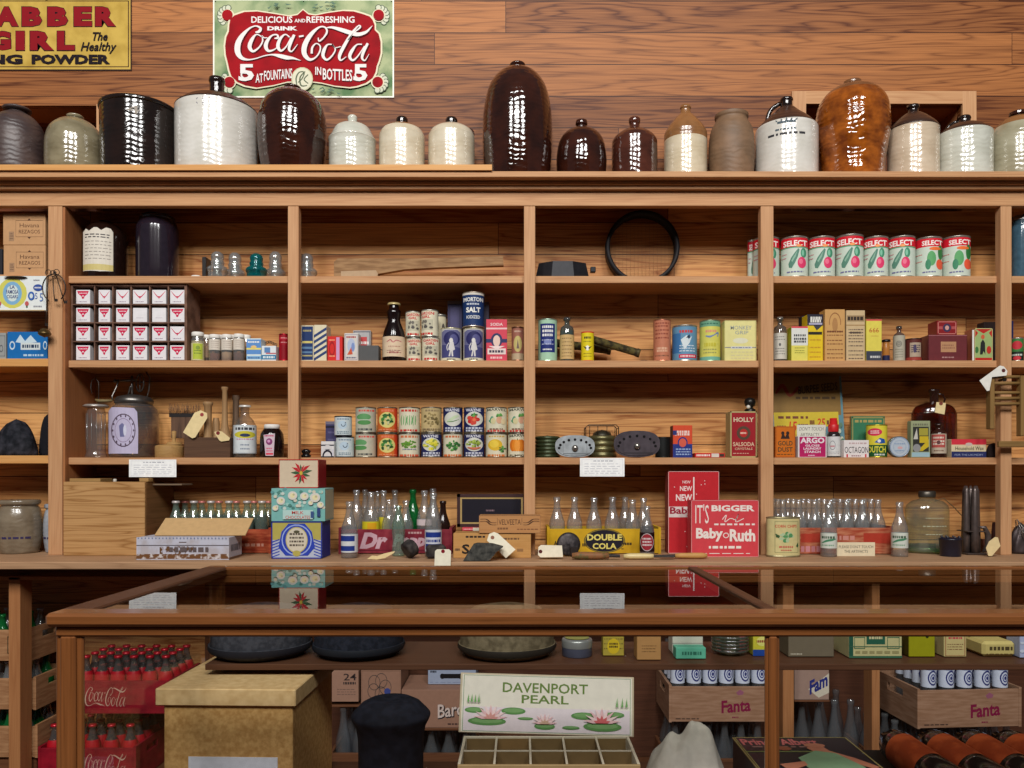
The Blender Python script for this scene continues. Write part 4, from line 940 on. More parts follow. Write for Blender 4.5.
# divided tray with 24 little cartons
Y = 3.040; tz = Z2+.0006
x0, x1 = PX(71, Y), PX(187, Y); W = x1-x0; H = PZ(284.5, Y)-Z2; OLDW = two((96, 70, 58), (128, 96, 80), .75, 20, .4, .6, stretch=(1, 1, 1), bump=.3)
tr = root('pigeonhole_tray', 'old wooden tray of twenty-four compartments standing on its side', 'tray', (x0, Y, tz))
D = .125; t = .006
cols = [(76,90),(98.5,110),(116,129),(132.8,147),(152,166),(170,184.5)]; rows = [(290,302.8),(308,320.8),(326.6,340),(345.5,359)]
MB().box(0, W, 0, D, H-t, H, OLDW).build('top_board', tr); MB().box(0, W, 0, D, 0, t*.5, OLDW).build('bottom_board', tr)
MB().box(0, t, 0, D, t*.5, H-t, OLDW).build('side_board', tr); MB().box(W-t*1.6, W, 0, D, t*.5, H-t, OLDW).build('side_board', tr)
MB().box(t, W-t*1.6, D-.004, D, t*.5, H-t, OLDW).build('back_board', tr)
cx = [(91, 97.5), (110.5, 114.5), (129.5, 132), (147.5, 151.5), (166.5, 169.5)]
for a_, b_ in cx: m_ = (a_+b_)/2; MB().box((m_-71)*Y/F-.0022, (m_-71)*Y/F+.0022, .002, D-.004, t*.5, H-t, OLDW).build('upright_divider', tr)
rz_ = []
for yb in (304, 322.3, 341): z_ = PZ(yb, Y)-Z2; rz_.append(z_); MB().box(t, W-t*1.6, .001, D-.004, z_-.004, z_, OLDW).build('shelf_divider', tr)
levels = [rz_[0], rz_[1], rz_[2], t*.5]
def emblem(a):
    c = (200, 40, 78); a.poly([(.08,.92),(.92,.92),(.84,.72),(.60,.52),(.58,.40),(.5,.34),(.42,.40),(.40,.52),(.16,.72)], c); a.lines(.24, .78, .76, .05, (240, 230, 232), 3); a.e(.5, .56, .05, .05, (236, 232, 236)); a.lines(.2, .8, .16, .05, (150, 130, 150), 2)
def emblem2(a):
    c = (200, 40, 78); a.put(*ribbon([(.08,.9,.02),(.3,.62,.06),(.5,.46,.06),(.7,.62,.06),(.94,.9,.02)]), c); a.poly([(.42,.55),(.5,.34),(.58,.55)], c); a.lines(.2, .8, .16, .05, (150, 130, 150), 2)
blank = lambda a: a.lines(.25, .75, .3, .05, (190, 180, 190), 2)
rnames = ['top row', 'second row', 'third row', 'bottom row']
for r_ in range(4):
    for c_ in range(6):
        if (r_, c_) in ((1, 3),): art, ds = blank, 'plain white face'
        elif (r_, c_) == (1, 4): art, ds = blank, 'faded blank face'
        elif (r_, c_) in ((0, 1), (0, 2), (0, 3), (0, 4), (0, 5), (3, 0) if 0 else (0, 0), (2, 5)) and not (r_, c_) == (0, 0): art, ds = emblem2, 'open red emblem'
        else: art, ds = emblem, 'solid red emblem'
        zz_ = levels[r_]+Z2+.001
        yy = rows[r_]; pa, pb_ = cols[c_]
        carton('small_carton', 'white carton, %s, %s in the wooden tray\'s %s' % (ds, ords[c_]+' from left', rnames[r_]), 'box', pa, pb_, yy[0], zz_, Y+.006, .06, (226, 222, 224), art, group='small cartons in the divided tray')
# spice jars
def spice(label, x0, x1, pt, cont, lab, art, Y=3.05, name='spice_jar', capc=(226, 222, 214)):
    R = (x1-x0)/2*Y/F; H = PZ(pt, Y)-Z2; Yc = Y+R
    mb = MB(); mb.lathe([(.0001, 0), (R*.95, 0), (R, .003), (R, H*.72), (R*.86, H*.82), (R*.8, H*.88)], CLEAR, 20, caps=False)
    o = mb.build(name); o.location = (PX((x0+x1)/2, Yc), Yc, Z2+.0006); o.rotation_euler = (0, 0, FACE(PX((x0+x1)/2, Yc), Yc)); tag(o, label, 'jar', 'spice jars')
    mb = MB(); mb.lathe([(.0001, .002), (R*.93, .002), (R*.94, H*cont), (.0001, H*cont)], M(lab[0], .8, bump=.3), 20); mb.build('spice', o)
    mb = MB(); mb.lathe([(R*.9, H*.86), (R*.94, H*.88), (R*.94, H*.98), (R*.85, H), (.0001, H)], M(capc, .5), 20); mb.build('cap', o)
    z0, z1 = lab[2]; mb = MB(); mb.lathe([(R*1.01, z0*H), (R*1.01, z1*H)], M(lab[1], .6), 40, caps=False); art(Art(mb, 2*R, (z1-z0)*H, R=R*1.012, z0=z0*H)); mb.build('label', o)
    return o
gl = lambda a: (a.r(.14, .06, .86, .96, (176, 190, 66)), a.e(.5, .72, .16, .12, (130, 150, 60)), a.para(.24, .76, (.55, .4), .05, (90, 110, 50), 2))
pl = lambda a: a.para(.2, .8, (.78, .6, .42, .24), .05, (150, 130, 120), 2)
spice('white-capped jar of mustard with a yellow-green label', 191.5, 204, 331.5, .7, ((196, 176, 120), (206, 198, 150), (.04, .62)), gl)
spice('spice jar with dark red contents, left of the three white-capped ones', 209, 220.5, 334, .3, ((128, 72, 48), (214, 204, 190), (.42, .82)), pl)
spice('spice jar with pale tan contents, middle of the three', 221.5, 232.5, 334, .34, ((190, 150, 112), (214, 204, 190), (.42, .82)), pl)
spice('spice jar with brown flakes, right of the three', 233.5, 244.5, 333.5, .32, ((112, 70, 56), (214, 204, 190), (.42, .82)), pl)
for x, l in ((206.5, 'left of the three'), (219.5, 'behind the left gap'), (232, 'behind the right gap'), (246, 'beside the blue and yellow carton')):
    spice('small spice jar in the rear rank, '+l, x-5, x+5, 334.5, .6, ((120, 80, 50), (170, 140, 110), (.2, .6)), pl, Y=3.105)
bs = lambda a: (a.r(0, .08, 1, .22, (120, 170, 210)), a.r(0, .3, 1, .5, (92, 140, 200)), a.r(0, .5, 1, .58, (224, 210, 110)), a.r(0, .58, 1, .95, (92, 140, 200)), a.lines(.1, .9, .84, .07, (226, 230, 232), 3), a.e(.5, .62, .2, .07, (226, 190, 120)), a.lines(.1, .9, .14, .05, (60, 90, 150), 3))
carton('food_carton', 'small carton in blue and yellow bands, right of the spice jars', 'box', 246.5, 261, 338.5, Z2, 3.045, .06, (206, 220, 222), bs)
carton('food_carton', 'low white and teal carton with a dark chain lying on top', 'box', 261.5, 276, 346, Z2, 3.045, .05, (216, 222, 224), lambda a: (a.r(0, 0, 1, .08, (226, 226, 226)), a.r(0, .1, 1, .4, (30, 116, 160)), a.lines(.1, .9, .25, .14, (214, 226, 230), 2), a.r(.2, .55, .6, .9, (90, 130, 180)), a.r(.3, .47, 1, .54, (190, 80, 90))))
o = MB(); rn = random.Random(5)
for i in range(7): o.tube([(-.020+i*.0062+.004*math.cos(t), .02, .004+.004*math.sin(t)+.012*math.exp(-((i-2)/3)**2)) for t in [j*2*PI/8 for j in range(8)]], .0013, M((40, 40, 36), .4, .7), 6, closed=True)
o = o.build('iron_chain'); o.location = (PX(270.5, 3.06), 3.05, PZ(346, 3.045)+.003); tag(o, 'short dark iron chain heaped on the low white and teal carton', 'chain')
can('spice_tin', 'slim dark red tin standing against the first post', 'tin', 279, 289, 333.5, Z2, 3.05, (150, 14, 30), lambda a: (a.r(0, .82, 1, .9, (186, 40, 56)), a.para(.2, .8, (.88, .7), .04, (210, 140, 140), 2), a.r(.2, .05, .8, .6, (134, 10, 26))), metal=(160, 30, 44))
def stripe(a):
    for i in range(-2, 8): a.poly([(0, i*.16), (1, i*.16+.22), (1, i*.16+.30), (0, i*.16+.08)], (40, 62, 110)) if 0 <= i <= 4 else None
def navyb(a):
    a.r(.06, .03, .94, .97, (28, 52, 100)); a.r(.1, .50, .9, .56, (206, 190, 110)); a.r(.1, .34, .9, .40, (90, 124, 160)); a.r(.1, .22, .9, .27, (90, 124, 160)); a.r(.1, .13, .9, .17, (170, 160, 110)); a.lines(.15, .85, .85, .05, (170, 160, 110), 3)
carton('striped_box', 'dark blue and cream box with level bands, left of the striped pair', 'box', 301, 313.7, 325.5, Z2, 3.045, .07, (216, 206, 176), navyb)
carton('striped_box', 'cream box with slanting dark blue stripes, right of the pair', 'box', 314, 326.5, 325, Z2, 3.045, .07, (216, 206, 176), stripe)
carton('red_packet', 'small bright red packet with a pale upright band', 'box', 327.5, 342.5, 336.5, Z2, 3.045, .05, (206, 40, 34), lambda a: (a.r(.58, .04, .8, .96, (200, 150, 190)), a.ring(.3, .5, .2, .3, .3, (160, 20, 24)), a.lines(.1, .5, .2, .05, (240, 160, 120), 3), a.lines(.1, .5, .85, .05, (240, 160, 120), 3)))
carton('picture_tin', 'small white picture tin with a red and blue figure print', 'tin', 344.3, 358.3, 333.3, Z2, 3.045, .05, (206, 200, 192), lambda a: (a.fr(.06, .04, .94, .96, .03, .02, (150, 140, 160)), a.e(.5, .55, .28, .26, (176, 184, 206)), a.poly([(.2,.22),(.5,.5),(.6,.24)], (196, 84, 50)), a.e(.62, .5, .12, .16, (120, 140, 190)), a.lines(.15, .85, .86, .06, (170, 60, 60), 3), a.lines(.15, .85, .12, .05, (90, 90, 120), 4)), rough=.35)
carton('tobacco_tin', 'oval-topped white and red tin behind the grey block', 'tin', 353, 370.5, 330.5, Z2, 3.105, .04, (170, 168, 168), lambda a: (a.fr(.04, .04, .96, .97, .03, .03, (90, 90, 100)), a.r(.2, .4, .8, .8, (190, 70, 70)), a.lines(.2, .9, .62, .08, (226, 220, 214), 3)), rough=.3)
carton('dark_block', 'plain dark grey block in front of the oval tin', 'block', 358.6, 378.5, 345.5, Z2, 3.045, .05, (84, 84, 84))
SYR = [(0,0),(.92,0),(1,.02),(1,.22),(.98,.34),(1,.40),(.92,.50),(.66,.62),(.52,.70),(.6,.80),(.62,.84),(.46,.88),(.42,.90),(.42,.97)]
def syr(a): a.para(.2, .8, (.3, .2), .035, (130, 60, 70), 3); a.put(*ribbon([(.2,.72,.03),(.34,.82,.05),(.46,.70,.04),(.6,.80,.04),(.82,.74,.03)]), (180, 90, 100)); a.t('SYRUP', .5, .2, .4, .1, (150, 50, 60)); a.lines(.26, .76, .5, .04, (170, 110, 100), 3)
o = bottle('syrup_bottle', 'dark syrup bottle with a cream and red label and gold cap', [(a*.046, b*.22) for a, b in SYR], DARKB, 394, 304, Z2, 3.090, r=.0435, lab=(.08, .42, (214, 190, 160), syr), cap=(196, 176, 120))
def gg(a):
    a.t('GARDEN', .5, .88, .86, .12, (190, 34, 40), .03); a.t('GIRL', .48, .74, .56, .11, (190, 34, 40), .03); a.r(.12, .22, .88, .64, (190, 184, 160)); rn = random.Random(8)
    for i in range(9): a.e(rn.uniform(.2, .8), rn.uniform(.3, .58), rn.uniform(.04, .12), rn.uniform(.03, .08), rn.choice(((110, 104, 96), (140, 134, 120), (84, 80, 78))))
    a.lines(.14, .86, .08, .08, (196, 50, 50), 4)
YG = 3.05
rows_ = [(407,420.6,338,'lower'),(421,439,337,'lower')]
can('tin_can', 'cream and red can, bottom left of the stacked four beside the syrup bottle', 'can', 406.5, 421.5, 337.5, Z2, 3.06, (216, 208, 182), gg, group='stacked cream and red cans', margin=.03)
can('tin_can', 'cream and red can, bottom right of the stacked four beside the salt tubs', 'can', 422, 439.3, 336.8, Z2, YG, (216, 208, 182), gg, group='stacked cream and red cans', margin=.03)
zg = PZ(336.8, YG)+.0015
can('tin_can', 'cream and red can, top left of the stacked four', 'can', 405.5, 420.5, 311, zg, 3.06, (216, 208, 182), gg, group='stacked cream and red cans', margin=.03)
can('tin_can', 'cream and red can, top right of the stacked four', 'can', 421.2, 438.5, 309.3, zg, YG, (216, 208, 182), gg, group='stacked cream and red cans', margin=.03, rz=-.5)
can('tin_can', 'pale can peeking out behind the top right of the stacked four', 'can', 433, 446.5, 314, Z2, 3.15, (200, 190, 160), lambda a: a.e(.8, .75, .1, .1, (90, 84, 78)), group='stacked cream and red cans', squash=.9)
NAVY = (38, 42, 98)
def saltgirl(a):
    a.poly([(.06,.08),(.06,.9),(.2,.96),(.8,.96),(.94,.9),(.94,.08)], (104, 104, 140)); a.poly([(.06,.08),(.06,.5),(.94,.4),(.94,.08)], (66, 68, 116)); a.e(.52, .68, .38, .24, (44, 44, 92)); a.e(.62, .66, .2, .16, (84, 84, 132)); a.e(.5, .62, .09, .08, (214, 210, 206)); a.poly([(.36,.34),(.44,.58),(.6,.58),(.68,.34),(.58,.3),(.60,.12),(.53,.12),(.50,.3),(.45,.12),(.38,.12),(.44,.3)], (206, 202, 200)); a.put(*ribbon([(.4,.55,.03),(.3,.42,.04),(.34,.3,.03)]), (206, 202, 200)); a.r(.0, .0, 1, .07, (214, 208, 180)); a.lines(.3, .7, .03, .04, (50, 50, 70), 3)
def saltname(a):
    a.r(0, .08, 1, .94, (28, 52, 98)); a.t('MORTON', .5, .80, .9, .13, (222, 222, 218), .03); a.lines(.2, .8, .66, .05, (190, 196, 206), 3); a.t('SALT', .5, .48, .66, .16, (230, 228, 220), .04); a.t('IODIZED', .5, .26, .62, .1, (214, 214, 212), .02); a.r(0, .94, 1, 1, (206, 200, 190))
can('salt_tub', 'blue round salt tub showing a girl under an umbrella, front left of the stack', 'salt tub', 440.5, 461.8, 327.3, Z2, 3.05, (190, 186, 176), saltgirl, metal=(206, 196, 160), margin=.035)
can('salt_tub', 'blue round salt tub showing a girl under an umbrella, front right of the stack', 'salt tub', 463, 484.2, 327.3, Z2, 3.05, (190, 186, 176), saltgirl, metal=(206, 196, 160), margin=.035)
zs_ = PZ(327.3, 3.05)+.0015
can('salt_tub', 'navy salt tub with large white lettering, standing on top of the front pair', 'salt tub', 462.3, 484.3, 291.5, zs_, 3.045, (30, 52, 98), saltname, metal=(196, 180, 160), margin=.035)
can('salt_tub', 'navy salt tub half hidden behind the lettered one on its left', 'salt tub', 454, 473, 299.5, PZ(330, 3.12), 3.115, (60, 62, 104), saltgirl, metal=(170, 160, 140), squash=.8) if 0 else None
carton('salt_tin', 'dark blue tin behind, left of the lettered salt tub', 'tin', 447.5, 462, 301, Z2, 3.155, .05, (58, 54, 84), lambda a: (a.r(0, .95, 1, 1, (140, 130, 130)), a.r(.2, .1, .8, .9, (72, 68, 104))))
carton('salt_tin', 'dark tin behind, right of the lettered salt tub', 'tin', 478, 489, 302, Z2, 3.155, .05, (52, 46, 60), lambda a: a.r(0, .95, 1, 1, (120, 110, 110)))
def pinkbox(a):
    P_ = (206, 66, 84); a.r(0, .0, 1, 1, P_); a.r(0, .76, 1, .80, (230, 190, 190)); a.r(0, .44, 1, .53, (44, 50, 92)); a.ring(.5, .50, .28, .17, .35, (44, 50, 92)); a.e(.5, .48, .17, .14, (226, 196, 182)); a.t('SODA', .5, .88, .6, .07, (232, 210, 206), .02); a.poly([(.1,.36),(.9,.36),(.5,.28)], (232, 210, 206)); a.r(.06, .16, .94, .30, (226, 206, 200)); a.t('BABY-O', .5, .23, .72, .08, (60, 50, 70), .01) if 0 else a.lines(.14, .86, .23, .06, (60, 50, 70), 3); a.lines(.2, .8, .08, .05, (236, 190, 190), 3)
carton('soda_carton', 'coral red carton with a ringed face and dark blue band, right of the salt tubs', 'box', 486.3, 507, 319.5, Z2, 3.045, .05, (206, 66, 84), pinkbox)
can('powder_tin', 'small tan and red tin with a yellow figure panel, against the middle post', 'tin', 511.5, 524, 326.5, Z2, 3.05, (150, 96, 80), lambda a: (a.e(.5, .5, .34, .26, (190, 174, 110)), a.poly([(.4,.35),(.5,.66),(.62,.35)], (110, 90, 84)), a.r(0, 0, 1, .2, (180, 160, 130)), a.lines(.2, .8, .9, .05, (200, 170, 150), 3)), metal=(120, 80, 60))
def comet(a):
    a.r(.0, 0, 1, 1, (150, 190, 160)); a.r(.12, .20, .88, .90, (34, 46, 110)); a.t('CAROL', .5, .80, .6, .08, (226, 224, 220), .02); a.t('CARBON', .5, .70, .66, .07, (226, 224, 220), .02); a.t('TINT', .5, .60, .5, .07, (226, 224, 220), .02); a.e(.5, .45, .2, .07, (120, 130, 180)); a.para(.2, .8, (.5, .42, .36), .02, (180, 186, 210), 2); a.lines(.25, .75, .27, .03, (220, 220, 220), 3)
def comet_(a):
    a.r(.12, .20, .88, .90, (34, 46, 110)); a.para(.22, .78, (.82, .72, .62), .06, (222, 222, 220), 7); a.e(.5, .45, .2, .07, (120, 130, 180)); a.para(.2, .8, (.50, .40), .02, (180, 186, 210), 2); a.lines(.25, .75, .27, .035, (220, 220, 220), 3)
can('cleanser_can', 'mint green round can with a dark blue lettered panel', 'can', 538, 557.3, 318.5, Z2, 3.05, (160, 196, 168), comet_, metal=(170, 196, 172), margin=.02)
MED = [(0,0),(.024,0),(.026,.003),(.026,.115),(.022,.128),(.010,.136),(.009,.150),(.013,.152),(.013,.162),(.009,.163)]
bottle('medicine_bottle', 'clear medicine bottle with a worn tan label, beside the mint green can', MED, glass((150, 170, 160), (60, 70, 66), .05, .1), 567, 318, Z2, 3.085, r=.027, lab=(.06, .60, (196, 164, 110), lambda a: a.para(.15, .85, (.85, .7, .55, .4, .25, .12), .03, (120, 90, 60), 3)), cap=(60, 40, 34), liquid=((70, 110, 100), .7))
def bee(a):
    a.r(0, .0, 1, 1, (216, 196, 30)); a.t('BEE', .5, .82, .5, .09, (40, 36, 30), .02) if 0 else a.lines(.24, .78, .82, .08, (50, 46, 30), 2); a.e(.5, .44, .16, .09, (236, 234, 220)); a.poly([(.16,.52),(.42,.46),(.40,.38)], (30, 30, 30)); a.poly([(.84,.52),(.58,.46),(.60,.38)], (30, 30, 30)); a.para(.2, .8, (.68, .24, .14), .03, (140, 120, 30), 3)
can('insect_powder_can', 'narrow bright yellow can with a red lid and a winged mark', 'can', 581, 594, 331.5, Z2, 3.05, (216, 196, 30), bee, metal=(200, 40, 36), lid=(200, 40, 36), margin=.04)
def stick(label, a_, b_, r, c, Y0, Y1, c2=None):
    p = Vector((PX(a_[0], Y0), Y0, PZ(a_[1], Y0))); q_ = Vector((PX(b_[0], Y1), Y1, PZ(b_[1], Y1))); z = min(p.z, q_.z)
    mb = MB(); d = (q_-p); mb.tube([Vector((0,0,0)), d*.93, d*.935, d], [r*.97, r*.97, r*1.08, r*1.08], c, 16)
    o = mb.build('flare_stick'); o.location = p; return tag(o, label, 'stick')
FL = two((50, 44, 34), (92, 82, 48), .5, 60, .4, .6)
stick('dark paper-wrapped stick sloping right, on top of the crossed pair behind the yellow can', (586, 337.5), (640, 353.5), .0155, FL, 3.12, 3.10)
stick('olive and dark stick lying low, under the other one behind the yellow can', (556, 343), (611, 350.5), .0165, FL, 3.18, 3.17)
o = MB().lathe([(.0001, -.001), (.012, 0), (.016, .004), (.006, .008)], M((40, 34, 30), .5), 20, sx=1.8).build('bottle_opener'); o.location = (PX(644, 3.09), 3.09, Z2+.002); tag(o, 'small dark metal scrap lying left of the salmon can', 'metal scrap')
can('baking_powder_can', 'slim salmon pink can with faded print', 'can', 653.3, 670.8, 319, Z2, 3.05, (186, 116, 88), lambda a: (a.para(.12, .88, (.92, .85, .75, .66, .56), .035, (140, 70, 54), 3), a.para(.2, .8, (.3, .24), .05, (216, 170, 140), 3), a.lines(.1, .9, .12, .03, (120, 80, 60), 3)), metal=(176, 110, 86), margin=.02)
def coffee(a):
    a.r(0, .0, 1, 1, (96, 140, 170)); a.r(0, .2, .35, .8, (60, 110, 160)); a.lines(.3, .85, .85, .08, (190, 60, 60), 3); a.poly([(.35,.6),(.6,.74),(.66,.6),(.8,.72),(.7,.5),(.5,.3),(.4,.5)], (206, 216, 218)); a.poly([(.56,.66),(.7,.76),(.72,.64)], (30, 40, 60)); a.para(.3, .9, (.42, .34, .26), .03, (200, 212, 220), 3); a.r(.28, .05, .96, .16, (196, 44, 70)); a.lines(.34, .92, .105, .05, (230, 200, 200), 3)
can('coffee_can', 'wide pale blue can with a white figure and a red bar', 'can', 672, 697, 324.5, Z2, 3.05, (96, 140, 170), coffee, margin=.05)
can('cleanser_can', 'yellow can with green bands at top and bottom', 'can', 699.5, 720.3, 319.8, Z2, 3.05, (206, 200, 96), lambda a: (a.r(0, .86, 1, 1, (110, 160, 130)), a.r(0, 0, 1, .10, (110, 170, 150)), a.put(*ribbon([(.3,.62,.03),(.5,.60,.05),(.7,.64,.03),(.88,.70,.05),(.86,.60,.03)]), (110, 130, 170)), a.lines(.3, .8, .74, .06, (216, 140, 120), 3), a.lines(.24, .8, .4, .09, (190, 180, 60), 5), a.para(.2, .8, (.28, .2), .03, (150, 150, 90), 3), a.lines(.1, .9, .93, .03, (60, 110, 90), 3)), metal=(140, 170, 140), margin=.02)
carton('grip_tin', 'large pale yellow square tin with grey lettering and a blue line', 'tin', 724.5, 756.5, 320.5, Z2, 3.045, .09, (216, 208, 138), lambda a: (a.t('MONKEY', .52, .82, .66, .10, (150, 156, 150), .01), a.t('GRIP', .54, .70, .42, .09, (150, 156, 150), .01), a.e(.5, .50, .24, .07, (214, 212, 184)), a.r(0, .325, 1, .34, (84, 90, 140)), a.r(.2, .30, .86, .36, (206, 206, 196)), a.lines(.24, .82, .33, .02, (90, 100, 140), 3), a.para(.2, .9, (.22, .14, .07), .025, (206, 196, 150), 3), a.fr(.005, .005, .995, .995, .012, .008, (190, 184, 120))), rough=.35)
# right bay row 2
bottle('medicine_bottle', 'clear square-shouldered bottle with a white label, just right of the fourth post', MED, glass((190, 190, 180), (70, 70, 66), .05, .1), 780, 318, Z2, 3.085, r=.025, lab=(.06, .64, (196, 192, 180), lambda a: (a.para(.15, .85, (.85, .75, .4, .3, .2), .03, (120, 116, 110), 3), a.e(.5, .55, .08, .06, (90, 90, 90)))), cap=(150, 140, 130))
carton('remedy_carton', 'white and yellow remedy carton with a red top edge', 'box', 791.5, 807.8, 326.5, Z2, 3.045, .05, (216, 206, 96), lambda a: (a.r(0, .45, 1, .95, (214, 214, 206)), a.r(0, .95, 1, 1, (206, 70, 80)), a.para(.15, .9, (.74, .64, .56), .06, (60, 60, 66), 4), a.para(.2, .8, (.38, .3, .24), .025, (150, 146, 60), 3)), side=(170, 170, 40))
carton('remedy_carton', 'yellow carton with a black top panel, left of the tall tan cartons', 'box', 807.3, 823, 314.5, Z2, 3.06, .06, (216, 186, 34), lambda a: (a.r(0, .76, 1, 1, (38, 36, 50)), a.para(.2, .9, (.92, .86), .06, (216, 214, 206), 3), a.r(.1, .78, .95, .82, (170, 166, 190)), a.poly([(.4,.76),(.95,.76),(.6,.66)], (60, 60, 66)), a.r(.06, .57, .94, .63, (38, 36, 30)), a.para(.15, .85, (.46, .3, .2, .1), .025, (190, 140, 40), 3)))
carton('black_box', 'black topped packet behind the white and yellow remedy carton', 'box', 802, 808, 316, Z2, 3.13, .04, (36, 36, 46))
def tanb(a): a.ring(.5, .74, .3, .2, .12, (146, 100, 60), a0=-.2, a1=PI+.2); a.e(.5, .70, .14, .14, (170, 124, 76)); a.para(.1, .9, (.57, .50, .40, .33, .22, .14, .06), .02, (130, 84, 50), 3); a.lines(.1, .9, .57, .035, (110, 66, 40), 9)
carton('remedy_carton', 'tall tan carton with a brown portrait oval, left of the tall pair', 'box', 825, 845, 309.5, Z2, 3.045, .06, (196, 150, 92), tanb)
carton('remedy_carton', 'tall pale tan carton with a dark name band, right of the tall pair', 'box', 846.3, 865, 310.5, Z2, 3.045, .06, (196, 170, 130), lambda a: (a.r(.04, .78, .96, .90, (150, 124, 90)), a.lines(.08, .92, .84, .07, (50, 40, 34), 3), a.r(0, .70, 1, .715, (150, 110, 60)), a.para(.12, .9, (.62, .56, .5, .44, .38, .3, .2, .12, .05), .02, (96, 80, 70), 3), a.lines(.2, .8, .56, .04, (80, 66, 56), 5)))
carton('remedy_carton', 'yellow carton with large red numerals over a dark grey base', 'box', 866.3, 881.8, 319.5, Z2, 3.045, .05, (216, 200, 84), lambda a: (a.r(0, 0, 1, .24, (58, 62, 76)), a.r(0, .965, 1, 1, (206, 80, 80)), a.t('666', .5, .74, .62, .11, (176, 60, 40), 0), a.lines(.3, .8, .6, .02, (190, 150, 70), 3), a.lines(.25, .9, .1, .05, (196, 196, 196), 3)))
bottle('small_bottle', 'tiny amber bottle with a black cap and dark blue label, behind the numbered carton', [(0,0),(.011,0),(.012,.003),(.012,.05),(.011,.054),(.011,.07)], M((170, 110, 50), .2), 886, 340.5, Z2, 3.08, r=.013, lab=(.02, .3, (30, 34, 70), None), cap=(24, 24, 30))
bottle('medicine_bottle', 'slim clear bottle with a grey script label, left of the small brown can', MED, glass((180, 160, 110), (80, 60, 30), .05, .1), 899, 327, Z2, 3.085, r=.021, lab=(.04, .74, (170, 164, 146), lambda a: (a.ring(.5, .66, .22, .12, .2, (70, 70, 70)), a.ring(.5, .66, .12, .06, .4, (70, 70, 70)), a.para(.2, .8, (.44, .34, .24, .14), .03, (120, 116, 104), 3))), cap=(40, 30, 26), liquid=((150, 120, 60), .5))
can('tin_can', 'small brown and white can left of the maroon cash box', 'can', 905.5, 921, 338, Z2, 3.05, (90, 40, 34), lambda a: (a.r(.3, .16, .95, .84, (170, 150, 130)), a.para(.36, .9, (.7, .6, .5, .4), .05, (60, 50, 70), 3), a.r(0, 0, 1, .14, (150, 60, 50)), a.e(.6, .55, .1, .2, (70, 60, 90))), metal=(70, 50, 44))
CB = M((104, 42, 46), .35, var=.1)
o = carton('cash_tin', 'large maroon metal tin with a tan label plate', 'tin', 928.5, 967, 335, Z2, 3.045, .12, (104, 42, 46), lambda a: (a.r(.32, .34, .72, .74, (178, 132, 96)), a.para(.36, .68, (.6, .5), .06, (150, 104, 80), 3), a.fr(.0, .0, 1, 1, .012, .02, (80, 30, 36)), a.lines(.35, .66, .14, .05, (170, 130, 126), 3), a.r(0, .965, 1, .99, (160, 100, 104))), m=CB)
Wt = 31*3.05/F
carton('picture_tin', 'small red patterned tin sitting on the maroon tin', 'tin', 937, 957, 320.8, PZ(335, 3.045)+.0015, 3.055, .07, (134, 30, 34), lambda a: (a.fr(.04, .06, .96, .94, .04, .05, (190, 120, 110)), a.e(.5, .5, .2, .3, (60, 50, 80)), a.e(.5, .5, .1, .16, (200, 150, 140)), a.r(.08, .4, .28, .6, (170, 80, 80)), a.r(.72, .4, .92, .6, (170, 80, 80))), rough=.3)
def tob(a): a.r(0, 0, 1, 1, (150, 170, 110)); a.poly([(0,1),(.5,.84),(1,1)], (176, 40, 34)); a.poly([(0,.98),(0,.7),(.2,.86)], (176, 40, 34)); a.poly([(1,.98),(1,.7),(.8,.86)], (176, 40, 34)); a.r(0, 0, 1, .1, (176, 40, 34)); a.poly([(.3,.2),(.34,.56),(.46,.66),(.58,.56),(.6,.2),(.5,.3),(.44,.2)], (36, 40, 40)); a.e(.46, .74, .1, .07, (196, 90, 60)); a.e(.8, .34, .13, .12, (180, 50, 40)); a.e(.12, .34, .1, .1, (60, 110, 60)); a.fr(0, 0, 1, 1, .03, .02, (200, 190, 130))
carton('picture_tin', 'red and green tin with a dark standing figure on its front, by the right post', 'tin', 974.5, 992.5, 328.5, Z2, 3.045, .07, (166, 44, 36), tob, side=(176, 96, 70), rough=.35)
carton('white_card', 'small white card standing at the left corner of the red and green tin', 'card', 972.5, 974.3, 330, Z2, 3.035, .004, (224, 220, 214))
carton('dark_box', 'plain dark box behind the red and green tin', 'box', 984, 1000, 322, Z2, 3.15, .05, (50, 38, 36))
can('tin_can', 'red and green can right of the last post, cut by the picture edge', 'can', 1011, 1023, 337.5, Z2, 3.05, (60, 120, 60), lambda a: (a.e(.5, .7, .4, .2, (190, 50, 60)), a.r(0, .0, 1, .4, (30, 40, 30)), a.lines(.1, .9, .25, .08, (196, 200, 190), 3), a.e(.5, .1, .3, .1, (190, 50, 60))))
carton('blue_packet', 'narrow dark blue packet standing behind the last post', 'box', 1009, 1013.5, 321, Z2, 3.11, .03, (24, 32, 84))
